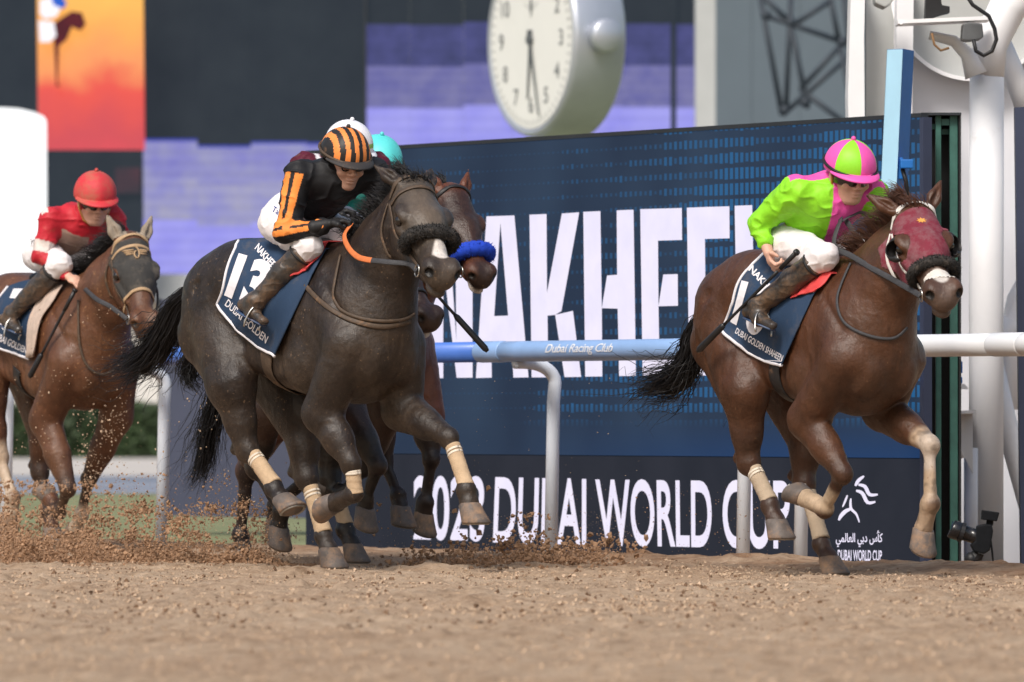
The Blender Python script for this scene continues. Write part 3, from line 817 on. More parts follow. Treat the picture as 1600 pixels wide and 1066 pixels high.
M_scr_line = screen_mat('screen_blue_line', srgb(62, 70, 176), srgb(80, 90, 190), 4.0, FS)
# left half: two columns of modules whose rows are staggered
for x0, x1, dy in ((222, 308, 0), (308.4, 392, 10), (392.4, 480, 4), (480.4, 569, 6)):
    far_panel(vw, x0, -60, x1, 217 + dy, 112, M_scr_dark, 'panel')
    far_panel(vw, x0, 217.4 + dy, x1, 221 + dy, 112, M_scr_line, 'panel')
    far_panel(vw, x0, 221.4 + dy, x1, 279 + dy, 112, M_scr_lil, 'panel')
    far_panel(vw, x0, 279.4 + dy, x1, 343 + dy, 112, M_scr_lil2, 'panel')
    far_panel(vw, x0, 343.4 + dy, x1, 428, 112, M_scr_pale, 'panel')
for x0, x1, dy in ((573, 640, 2), (640.4, 724, 3), (724.4, 800, -2), (800.4, 880, 0), (880.4, 972, 0), (972.4, 1048, 1), (1057, 1088, 2)):
    far_panel(vw, x0, -60, x1, 36 + dy, 112, M_scr_dark, 'panel')
    far_panel(vw, x0, 36.4 + dy, x1, 101 + dy, 112, M_scr_navy, 'panel')
    far_panel(vw, x0, 101.4 + dy, x1, 166 + dy, 112, M_scr_mid, 'panel')
    far_panel(vw, x0, 166.4 + dy, x1, 300, 112, M_scr_pale, 'panel')
flat_px(vw, [(569.3, -60), (572.7, -60), (572.7, 428), (569.3, 428)], 111.9, 0.3, M_dark, 'mullion')
flat_px(vw, [(1048.3, -60), (1056.7, -60), (1056.7, 300), (1048.3, 300)], 111.9, 0.3, M_scr_dark, 'mullion')
flat_px(vw, [(70, 428.5), (700, 428.5), (700, 470), (70, 470)], 112, 0.6, M_palegrey, 'plinth')
tag(vw, 'wide video wall of staggered lilac and dark modules far behind the horses', 'video wall')

def orange_red():
    m, nt, N, L, b = new_mat('screen_sunset_picture')
    tc = N.new('ShaderNodeTexCoord'); sx = N.new('ShaderNodeSeparateXYZ'); L.new(tc.outputs['Object'], sx.inputs[0])
    nz = N.new('ShaderNodeTexNoise'); nz.inputs['Scale'].default_value = 1.3; nz.inputs['Detail'].default_value = 5; L.new(tc.outputs['Object'], nz.inputs['Vector'])
    mr = N.new('ShaderNodeMapRange'); mr.inputs['From Min'].default_value = 3.72; mr.inputs['From Max'].default_value = 6.9; L.new(sx.outputs['Z'], mr.inputs['Value'])
    ad = N.new('ShaderNodeMath'); ad.operation = 'MULTIPLY_ADD'; ad.inputs[1].default_value = 0.34; L.new(nz.outputs['Fac'], ad.inputs[0]); 
    sb = N.new('ShaderNodeMath'); sb.operation = 'SUBTRACT'; sb.inputs[1].default_value = 0.17; L.new(mr.outputs[0], sb.inputs[0]); L.new(sb.outputs[0], ad.inputs[2])
    cr = N.new('ShaderNodeValToRGB'); e = cr.color_ramp.elements
    e[0].position = 0.0; e[0].color = (*srgb(240, 66, 84), 1); e[1].position = 1.0; e[1].color = (*srgb(250, 190, 84), 1)
    for p, c in ((0.3, srgb(206, 62, 74)), (0.5, srgb(232, 74, 62)), (0.62, srgb(246, 150, 86)), (0.8, srgb(250, 170, 80))):
        k = e.new(p); k.color = (*c, 1)
    L.new(ad.outputs[0], cr.inputs[0]); L.new(cr.outputs[0], b.inputs['Emission Color']); b.inputs['Emission Strength'].default_value = 0.82
    b.inputs['Base Color'].default_value = (0.01, 0.01, 0.01, 1)
    return m
ts = empty('tall_screen', tuple(at(140, 650, 111)[:2]) + (0,))
far_panel(ts, 57, -60, 222, 234, 111, orange_red(), 'lit_panel', 0.3, 3)
far_panel(ts, -80, -60, 56.6, 480, 111.0, M_scr_dark, 'dark_panel', 0.3)
far_panel(ts, 57, 234.5, 222, 440, 111.0, M_scr_dark, 'dark_panel', 0.3, 1)
far_panel(ts, 180, 262, 219, 302, 110.9, screen_mat('screen_faint_red', srgb(58, 54, 62), srgb(82, 55, 64), 1.2, 0.78), 'faint_picture', 0.05)
# racing picture shown on the screen: horse and rider seen as soft shapes
dk = screen_mat('screen_silhouette', srgb(74, 24, 34), srgb(110, 34, 40), 2, 0.8)
flat_px(ts, [(96, 28), (112, 18), (128, 20), (134, 38), (126, 48), (112, 42), (104, 62), (92, 72), (90, 130), (94, 134), (88, 136), (86, 100), (84, 60), (66, 50)], 110.9, 0.02, dk, 'picture_horse')
flat_px(ts, [(62, 0), (92, -6), (96, 10), (88, 26), (70, 30), (62, 22)], 110.85, 0.02, screen_mat('screen_white', srgb(250, 246, 250), srgb(240, 236, 245), 2, 0.9), 'picture_rider')
flat_px(ts, [(78, -8), (96, -8), (104, 6), (98, 14), (84, 8)], 110.82, 0.02, screen_mat('screen_blue', srgb(40, 90, 200), srgb(60, 110, 210), 2, 0.85), 'picture_cap')
flat_px(ts, [(60, 32), (84, 34), (88, 56), (78, 66), (62, 66)], 110.85, 0.02, MATS['screen_white'], 'picture_rider')
tag(ts, 'tall screen with an orange and red racing picture above a dark panel', 'screen')

wt = empty('white_canopy', tuple(at(20, 650, 100)[:2]) + (0,))
M_bright = screen_mat('backlit_white_fabric', (1.0, 1.0, 1.0), (0.97, 0.98, 1.0), 0.5, 1.05)
flat_px(wt, [(-160, 200), (-60, 172), (0, 168), (30, 170), (52, 175), (66, 181), (69, 188), (70, 436), (40, 438), (-160, 440)], 100, 0.5, M_bright, 'canopy')
tag(wt, 'glowing white canopy with a rounded top at the left edge', 'canopy')

# pale wall, low navy board and hedge behind the left runner
lw = empty('pale_wall', tuple(at(120, 650, 190)[:2]) + (-0.15,))
flat_px(lw, [(-2600, 445), (700, 445), (700, 470), (-2600, 470)], 185, 1.0, mat('grey_coping', (0.36, 0.37, 0.36), 0.8, 0.1, 0.4), 'coping')
flat_px(lw, [(-2600, 470.5), (700, 470.5), (700, 712), (-2600, 712)], 186, 1.0, mat('pale_render', (0.62, 0.62, 0.61), 0.8, 0.08, 0.3), 'wall')
tag(lw, 'long pale wall running behind the dark hedge', 'wall')
nb = empty('low_board', tuple(at(360, 650, 63)[:2]) + (-0.15,))
flat_px(nb, [(250, 468), (620, 462), (620, 812), (250, 806)], 63, 0.2, mat('low_board_navy', (0.055, 0.062, 0.105), 0.6, 0.12, 2), 'panel')
flat_px(nb, [(247, 466), (249.6, 466), (249.6, 808), (247, 808)], 62.98, 0.24, M_dark, 'edge_post')
tag(nb, 'low navy board standing on the grass beyond the rail', 'board')

def hedge():
    rg = np.random.default_rng(4)
    root = empty('hedge', tuple(at(120, 705, 176)[:2]) + (-0.15,))
    n = 62000
    x = rg.uniform(-30.0, 3.0, n); z = rg.uniform(0, 1.3, n) ; y = rg.uniform(-0.6, 0.6, n)
    top = 1.22 + 0.10 * vnoise(np.stack((x * 1.7, y, 0 * x), -1), 5)
    z = z / 1.3 * top
    s = rg.uniform(0.05, 0.10, n)
    a = rg.normal(size=(n, 3)); a /= np.linalg.norm(a, axis=1)[:, None]
    c = np.cross(a, rg.normal(size=(n, 3))); c /= np.linalg.norm(c, axis=1)[:, None]
    P = np.stack((x, y, z), -1)
    V = np.stack((P - a * s[:, None], P + c * s[:, None] * 0.5, P + a * s[:, None], P - c * s[:, None] * 0.5), 1).reshape(-1, 3)
    me = bpy.data.meshes.new('leaves')
    me.vertices.add(len(V)); me.vertices.foreach_set('co', V.astype(np.float32).ravel())
    me.loops.add(n * 4); me.loops.foreach_set('vertex_index', np.arange(n * 4, dtype=np.int32))
    me.polygons.add(n); me.polygons.foreach_set('loop_start', (np.arange(n) * 4).astype(np.int32)); me.update(calc_edges=True)
    tag(link('leaves', me, mat('hedge_leaf', (0.045, 0.075, 0.03), 0.6, 0.6, 1.4), root), kind='stuff')
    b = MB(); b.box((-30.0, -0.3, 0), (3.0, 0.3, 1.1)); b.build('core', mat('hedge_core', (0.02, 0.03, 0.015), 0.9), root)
    tag(root, 'clipped dark green hedge along the pavement behind the left runner', 'hedge')
hedge()

# ---- giant round clock
ck = empty('giant_clock', tuple(at(860, 880, 76)[:2]) + (-0.1,))
CKL = np.array(ck.location)
cc = at(832, 62, 76.0)
fa = R(63)                                     # face normal turned to the left
fn = np.array((-math.sin(fa), -math.cos(fa), 0)); fu = np.array((math.cos(fa), -math.sin(fa), 0)); 
Rk = 150 * 76 / FPX
def ring(rad, off, n=72):
    return [cc - CKL + fn * off + (fu * math.cos(2 * math.pi * k / n) + UP * math.sin(2 * math.pi * k / n)) * rad for k in range(n)]
def rings(name, prof, m, n=72, smooth=True, cap=None):
    b = MB(); vs = []
    for rad, off in prof: vs += ring(rad, off, n)
    fs = [(i * n + j, i * n + (j + 1) % n, (i + 1) * n + (j + 1) % n, (i + 1) * n + j) for i in range(len(prof) - 1) for j in range(n)]
    if cap: fs += [tuple(range(n)), tuple(range(len(vs) - n, len(vs)))]
    b.add(vs, fs); return b.build(name, m, ck, smooth=smooth)
rings('case', [(Rk * .93, 0.0), (Rk * .97, 0.03), (Rk * 1.0, 0.02), (Rk * 1.02, -0.03), (Rk * 1.02, -0.50), (Rk * .99, -0.53), (Rk * .9, -0.535), (0.02, -0.54)], M_steel)
rings('dial', [(0.001, 0.012), (Rk * .93, 0.012)], mat('white_dial', (0.76, 0.76, 0.74), 0.5, 0.03, 2), smooth=False)
M_clockdark = mat('clock_hands', (0.10, 0.11, 0.12), 0.5)
M_numeral = mat('clock_numerals', (0.22, 0.23, 0.24), 0.6)
def dial_pt(u, v, off=0.018): return cc - CKL + fn * off + (-fu * -1) * u + UP * v if False else cc - CKL + fn * off + fu * u + UP * v
for k in range(1, 13):
    a = math.pi / 2 - k * math.pi / 6
    V, F, sz = text_tris(str(k), 1.0, 0.01)
    h_ = 0.17 * Rk; w_ = h_ * sz[0] / sz[1]
    mesh_from('numeral', [dial_pt(0.68 * Rk * math.cos(a) + (u - .5) * w_, 0.68 * Rk * math.sin(a) + (v - .5) * h_) for u, v in V], F, M_numeral, ck)
for k in range(60):
    a = 2 * math.pi * k / 60; r0, r1 = (0.84, 0.90); w = 0.006
    b = MB(); d = np.array((math.cos(a), math.sin(a))); e = np.array((-d[1], d[0]))
    b.add([dial_pt(*(d * Rk * r0 + e * w)), dial_pt(*(d * Rk * r1 + e * w)), dial_pt(*(d * Rk * r1 - e * w)), dial_pt(*(d * Rk * r0 - e * w))], [(0, 1, 2, 3)])
    b.build('minute_mark', M_numeral, ck)
for name, ang, ln, w in (('hour_hand', -96, 0.62, 0.026), ('minute_hand', -75, 0.82, 0.02)):
    d = np.array((math.cos(R(ang)), math.sin(R(ang)))); e = np.array((-d[1], d[0])); b = MB()
    b.prism([(-0.1 * Rk, -w), (ln * Rk, -w * .4), (ln * Rk, w * .4), (-0.1 * Rk, w)], fu * d[0] + UP * d[1], fu * e[0] + UP * e[1], fn, dial_pt(0, 0, 0.022 if ang < -90 else 0.034), 0.008)
    b.build(name, M_clockdark, ck)
b = MB(); b.tube([dial_pt(0, 0, 0.02), dial_pt(0, 0, 0.05)], 0.05, 16); b.build('hub', M_clockdark, ck)
b = MB()
em = []
for s in (-1, 1):
    em.append([(0, .36), (s * .13, .41), (s * .2, .43), (s * .1, .40)])
    em.append([(0, .30), (s * .12, .37), (s * .17, .39), (s * .1, .35)])
em.append([(-.02, .42), (-.03, .34), (0, .22), (.03, .34), (.02, .42)])
for p in em: b.add([dial_pt(x * Rk, y * Rk) for x, y in p], [tuple(range(len(p)))])
b.build('winged_emblem', M_clockdark, ck)
b = MB(); kc = cc - CKL + fu * (Rk * 1.02) - fn * 0.25
b.tube([kc, kc + fu * 0.03, kc + fu * 0.05, kc + fu * 0.14, kc + fu * 0.17], [0.10, 0.10, 0.165, 0.165, 0.14], 24); b.build('crown', M_steel, ck, smooth=True)
b = MB(); b.box((-0.09, 0.1, 0), (0.09, 0.28, float(cc[2] - Rk * 0.95)), Matrix.Translation(Vector((cc[0] - CKL[0], 0, 0)))); b.build('pedestal', M_steel, ck)
tag(ck, 'giant silver wristwatch style clock with white dial above the board', 'clock')

# pillar, grey building and lattice truss right of the clock
pl = empty('pale_pillar', tuple(at(1102, 880, 108)[:2]) + (-0.1,))
flat_px(pl, [(1087, -60), (1118, -60), (1118, 700), (1087, 700)], 108, 0.6, M_palegrey, 'shaft')
tag(pl, 'pale grey pillar between the video wall and the grey building', 'pillar')
gb = empty('grey_building', tuple(at(1240, 880, 125)[:2]) + (-0.1,))
for i in range(4):
    x0 = 1100 + i * 75
    flat_px(gb, [(x0, -80), (x0 + 74.4, -80), (x0 + 74.4, 780), (x0, 780)], 125, 0.5, M_grey, 'wall_panel')
tag(gb, 'plain grey clad building behind the lattice truss', 'building')
tr = empty('lattice_truss', tuple(at(1270, 880, 100)[:2]) + (-0.1,))
M_truss = mat('truss_steel', (0.028, 0.038, 0.052), 0.55, 0.2, 3)
def bar(x0, y0, x1, y1, w=4.5, d=100):
    tube_px(tr, [(x0, y0), (x1, y1)], d, w, M_truss, 'bar', 8)
for c in ((1187, -10, 1222, 180), (1236, -10, 1228, 175), (1236, 40, 1262, 170), (1296, -10, 1312, 70), (1312, 70, 1345, 230), (1318, -10, 1330, 90),
          (1195, 24, 1318, 66), (1318, 66, 1250, 140), (1330, 85, 1222, 180), (1250, 140, 1345, 210), (1187, -10, 1240, 40), (1300, 0, 1235, 42)):
    bar(*c)
for x, y in ((1197, 24), (1236, 35), (1316, 66), (1226, 172), (1258, 160)):
    b = MB(); b.ball(at(x, y, 100) - np.array(tr.location), 0.07, 10, 6); b.build('node', M_truss, tr, smooth=True)
tag(tr, 'dark lattice steel truss in front of the grey building', 'truss')
# ================================================================== SCULPTING TOOLKIT (signed distance -> one continuous mesh)
A3 = lambda *a: np.array(a, float)
def unit(v):
    v = np.asarray(v, float); return v / (np.linalg.norm(v) + 1e-9)
class Sculpt:
    def __init__(s): s.p = []
    def cone(s, a, b, ra, rb, k=0.03, flat=None, op=1):
        """tapered limb from a to b; flat=(axis, factor) squeezes it along an axis"""
        s.p.append(('c', np.asarray(a, float), np.asarray(b, float), ra, rb, k, flat, op)); return s
    def ell(s, c, r, k=0.03, M=None, op=1):
        s.p.append(('e', np.asarray(c, float), np.asarray(r, float), None if M is None else np.asarray(M, float), k, None, None, op)); return s
    def chain(s, pts, rad, k=0.02, flat=None):
        for i in range(len(pts) - 1): s.cone(pts[i], pts[i + 1], rad[i], rad[i + 1], k, flat)
        return s
    def bounds(s):
        lo = []; hi = []
        for p in s.p:
            if p[7] < 0: continue
            if p[0] == 'c':
                r = max(p[3], p[4]); lo.append(np.minimum(p[1], p[2]) - r); hi.append(np.maximum(p[1], p[2]) + r)
            else:
                r = p[2].max() if p[3] is not None else p[2]; lo.append(p[1] - r); hi.append(p[1] + r)
        return np.min(lo, 0), np.max(hi, 0)
    def field(s, h, inflate=0.0, pad=0.05):
        lo, hi = s.bounds(); lo = lo - pad - inflate; hi = hi + pad + inflate
        n = np.ceil((hi - lo) / h).astype(int) + 1
        F = np.full(n, 0.4, np.float32)
        for p in s.p:
            k = max(p[5] if p[0] == 'c' else p[4], 1e-4)
            m = k + 3 * h + inflate + 0.012
            if p[0] == 'c':
                r = max(p[3], p[4]); a = np.minimum(p[1], p[2]) - r - m; b = np.maximum(p[1], p[2]) + r + m
            else:
                r = p[2].max() if p[3] is not None else p[2]; a = p[1] - r - m; b = p[1] + r + m
            i0 = np.clip(np.floor((a - lo) / h).astype(int), 0, n); i1 = np.clip(np.ceil((b - lo) / h).astype(int) + 1, 0, n)
            if np.any(i1 - i0 < 1): continue
            sl = tuple(slice(u, v) for u, v in zip(i0, i1))
            X = (lo[0] + h * np.arange(i0[0], i1[0])).astype(np.float32)[:, None, None]
            Y = (lo[1] + h * np.arange(i0[1], i1[1])).astype(np.float32)[None, :, None]
            Z = (lo[2] + h * np.arange(i0[2], i1[2])).astype(np.float32)[None, None, :]
            d = prim_dist(p, X, Y, Z) - inflate * p[7]
            f = F[sl]
            if p[7] > 0:
                g = np.maximum(k - np.abs(f - d), 0) / k
                F[sl] = np.minimum(f, d) - g * g * k * 0.25
            else:
                d = -d
                g = np.maximum(k - np.abs(f - d), 0) / k
                F[sl] = np.maximum(f, d) + g * g * k * 0.25
        return F, lo
    def mesh(s, h, inflate=0.0):
        F, lo = s.field(h, inflate)
        return surface_nets(F, lo, h)
def prim_dist(p, X, Y, Z):
    if p[0] == 'c':
        _, a, b, ra, rb, k, fl, op = p
        ba = b - a; L2 = float(ba @ ba) + 1e-12
        x, y, z = X - np.float32(a[0]), Y - np.float32(a[1]), Z - np.float32(a[2])
        t = np.clip((x * np.float32(ba[0]) + y * np.float32(ba[1]) + z * np.float32(ba[2])) / np.float32(L2), 0, 1)
        dx, dy, dz = x - t * np.float32(ba[0]), y - t * np.float32(ba[1]), z - t * np.float32(ba[2])
        q = 1.0
        d2 = dx * dx + dy * dy + dz * dz
        if fl is not None:
            nx, q = fl; nx = unit(nx)
            w = dx * np.float32(nx[0]) + dy * np.float32(nx[1]) + dz * np.float32(nx[2])
            d2 = d2 + w * w * np.float32(1 / (q * q) - 1)
        return (np.sqrt(d2) - (np.float32(ra) + t * np.float32(rb - ra))) * np.float32(min(1.0, q) ** 0.5)
    _, c, r, M, k, _, _, op = p
    x, y, z = X - np.float32(c[0]), Y - np.float32(c[1]), Z - np.float32(c[2])
    if M is not None:
        x, y, z = [x * np.float32(M[i][0]) + y * np.float32(M[i][1]) + z * np.float32(M[i][2]) for i in range(3)]
    r = r.astype(np.float32)
    k0 = np.sqrt((x / r[0]) ** 2 + (y / r[1]) ** 2 + (z / r[2]) ** 2)
    k1 = np.sqrt((x / r[0] ** 2) ** 2 + (y / r[1] ** 2) ** 2 + (z / r[2] ** 2) ** 2)
    return k0 * (k0 - 1) / np.maximum(k1, 1e-6)
def surface_nets(F, lo, h):
    S = F < 0
    n = np.array(F.shape)
    cnt = np.zeros(n - 1, np.uint8)
    for a in (0, 1):
        for b in (0, 1):
            for c in (0, 1):
                cnt += S[a:n[0] - 1 + a, b:n[1] - 1 + b, c:n[2] - 1 + c]
    I = np.argwhere((cnt > 0) & (cnt < 8))
    idx = np.full(n - 1, -1, np.int32); idx[I[:, 0], I[:, 1], I[:, 2]] = np.arange(len(I))
    cor = [(a, b, c) for a in (0, 1) for b in (0, 1) for c in (0, 1)]
    val = np.stack([F[I[:, 0] + a, I[:, 1] + b, I[:, 2] + c] for a, b, c in cor], 1)
    P = np.zeros((len(I), 3)); W = np.zeros(len(I))
    for i in range(8):
        for j in range(i + 1, 8):
            d = np.array(cor[j]) - np.array(cor[i])
            if np.abs(d).sum() != 1: continue
            vi, vj = val[:, i], val[:, j]
            m = (vi < 0) != (vj < 0)
            t = np.where(m, vi / np.where(m, vi - vj, 1), 0)
            P += np.where(m[:, None], np.array(cor[i]) + t[:, None] * d, 0); W += m
    V = (I + P / W[:, None]) * h + lo
    Q = []
    for ax in range(3):
        sl0 = [slice(None)] * 3; sl1 = [slice(None)] * 3
        sl0[ax] = slice(0, n[ax] - 1); sl1[ax] = slice(1, n[ax])
        s0 = S[tuple(sl0)]; s1 = S[tuple(sl1)]
        E = np.argwhere(s0 != s1)
        o1, o2 = (ax + 1) % 3, (ax + 2) % 3
        ok = (E[:, o1] > 0) & (E[:, o2] > 0) & (E[:, o1] < n[o1] - 1) & (E[:, o2] < n[o2] - 1)
        E = E[ok]
        flip = s0[E[:, 0], E[:, 1], E[:, 2]]
        def cell(d1, d2):
            e = E.copy(); e[:, o1] -= d1; e[:, o2] -= d2
            return idx[e[:, 0], e[:, 1], e[:, 2]]
        q = np.stack((cell(1, 1), cell(0, 1), cell(0, 0), cell(1, 0)), 1)
        q[~flip] = q[~flip][:, ::-1]
        Q.append(q)
    Q = np.concatenate(Q); Q = Q[(Q >= 0).all(1)]
    return V, Q
def np_mesh(name, V, Q, mat_, parent=None, col=None, smooth=True):
    me = bpy.data.meshes.new(name)
    me.vertices.add(len(V)); me.vertices.foreach_set('co', np.ascontiguousarray(V, np.float32).ravel())
    k = Q.shape[1]
    me.loops.add(Q.size); me.loops.foreach_set('vertex_index', np.ascontiguousarray(Q, np.int32).ravel())
    me.polygons.add(len(Q)); me.polygons.foreach_set('loop_start', (np.arange(len(Q)) * k).astype(np.int32))
    me.polygons.foreach_set('use_smooth', np.full(len(Q), smooth))
    me.update(calc_edges=True)
    if col is not None:
        ca = me.color_attributes.new('Col', 'FLOAT_COLOR', 'POINT')
        C4 = np.ones((len(V), 4), np.float32); C4[:, :3] = col
        ca.data.foreach_set('color', C4.ravel())
    return link(name, me, mat_, parent)
def vnormals(V, Q):
    n = np.cross(V[Q[:, 2]] - V[Q[:, 0]], V[Q[:, 3]] - V[Q[:, 1]])
    N = np.zeros_like(V)
    for i in range(4): np.add.at(N, Q[:, i], n)
    return N / (np.linalg.norm(N, axis=1)[:, None] + 1e-12)
def sstep(a, b, x): 
    t = np.clip((x - a) / (b - a), 0, 1); return t * t * (3 - 2 * t)
def seg_d(V, a, b):
    a = np.asarray(a, float); b = np.asarray(b, float); ba = b - a
    t = np.clip(((V - a) @ ba) / (ba @ ba + 1e-12), 0, 1)
    return np.linalg.norm(V - a - t[:, None] * ba, axis=1), t
def paint(col, V, a, b, r0, soft, c, amt=1.0):
    d, t = seg_d(V, a, b)
    w = (1 - sstep(r0 - soft, r0 + soft, d)) * amt
    return col * (1 - w[:, None]) + np.asarray(c)[None] * w[:, None]

# ------------------------------------------------------------------ a mount's own frame
class Frame:
    """horse frame: x forward, y to its left, z up"""
    def __init__(s, ox, oy, th):
        s.th = R(th); s.o = A3(ox, oy, 0)
        s.h = A3(math.cos(s.th), -math.sin(s.th), 0); s.l = A3(math.sin(s.th), math.cos(s.th), 0)
    def w(s, p): return s.o + s.h * p[0] + s.l * p[1] + UP * p[2]
    def inv(s, q):
        d = np.asarray(q) - s.o; return A3(d @ s.h, d @ s.l, d[2])
    def dirl(s, d): return A3(d @ s.h, d @ s.l, d[2])
    def px(s, x, y, lat):
        """local point on the vertical plane at lateral offset lat seen in pixel x, y"""
        return s.inv(on_plane(x, y, s.o + s.l * lat, s.l))
    def proj(s, p):
        q = s.w(p) - CAM
        f = q[1] * _ca + q[2] * _sa; u = -q[1] * _sa + q[2] * _ca
        return (round(800 + FPX * q[0] / f), round(533 - FPX * u / f))
    def ray(s, x, y):
        return Vector(s.inv(CAM)), Vector(s.dirl(ray(x, y))).normalized()
    def rz(s): return -s.th

def catmull(pts, n=8):
    pts = [np.asarray(p, float) for p in pts]; out = []
    for i in range(len(pts) - 1):
        p0 = pts[max(i - 1, 0)]; p1 = pts[i]; p2 = pts[i + 1]; p3 = pts[min(i + 2, len(pts) - 1)]
        for t in np.linspace(0, 1, n, endpoint=False):
            out.append(0.5 * (2 * p1 + (p2 - p0) * t + (2 * p0 - 5 * p1 + 4 * p2 - p3) * t * t + (3 * p1 - p0 - 3 * p2 + p3) * t ** 3))
    out.append(pts[-1]); return out

def strands(name, roots, paths, mat_, parent, r=0.0022, seed=1, seg=12, col=None):
    """hair: list of polylines -> one mesh of thin three-sided strands"""
    m = len(paths)
    P = np.array([[p for p in path] for path in paths])          # m, seg, 3
    T = np.gradient(P, axis=1); T /= np.linalg.norm(T, axis=2)[:, :, None] + 1e-9
    ref = np.random.default_rng(seed).normal(size=(m, 1, 3))
    U = np.cross(T, ref); U /= np.linalg.norm(U, axis=2)[:, :, None] + 1e-9
    W = np.cross(T, U)
    s = P.shape[1]
    taper = np.interp(np.linspace(0, 1, s), [0, 0.1, 0.7, 1], [0.8, 1, 0.8, 0.15])[None, :, None] * r
    ring = [P + (U * math.cos(a) + W * math.sin(a)) * taper for a in (0, 2.094, 4.189)]
    V = np.stack(ring, 2).reshape(-1, 3)
    base = (np.arange(m) * s * 3)[:, None, None]
    i = (np.arange(s - 1) * 3)[None, :, None]; j = np.arange(3)[None, None, :]
    k = (j + 1) % 3
    Q = np.stack(np.broadcast_arrays(base + i + j, base + i + k, base + i + 3 + k, base + i + 3 + j), -1).reshape(-1, 4)
    return np_mesh(name, V, Q, mat_, parent)
# ================================================================== HORSE
def head_frame(F, poll, yaw, pitch, roll=0.0):
    """yaw: compass angle like the horse heading (deg from image plane), pitch: nose-down angle; axes in the horse frame"""
    d = F.dirl(A3(math.cos(R(yaw)), -math.sin(R(yaw)), 0)); 
    f = d * math.cos(R(pitch)) - UP * math.sin(R(pitch))
    u = d * math.sin(R(pitch)) + UP * math.cos(R(pitch))
    l = np.cross(u, f)
    if roll:
        c, s_ = math.cos(R(roll)), math.sin(R(roll))
        u, l = u * c + l * s_, l * c - u * s_
    return lambda a, b, c: poll + f * a + l * b + u * c, f, l, u

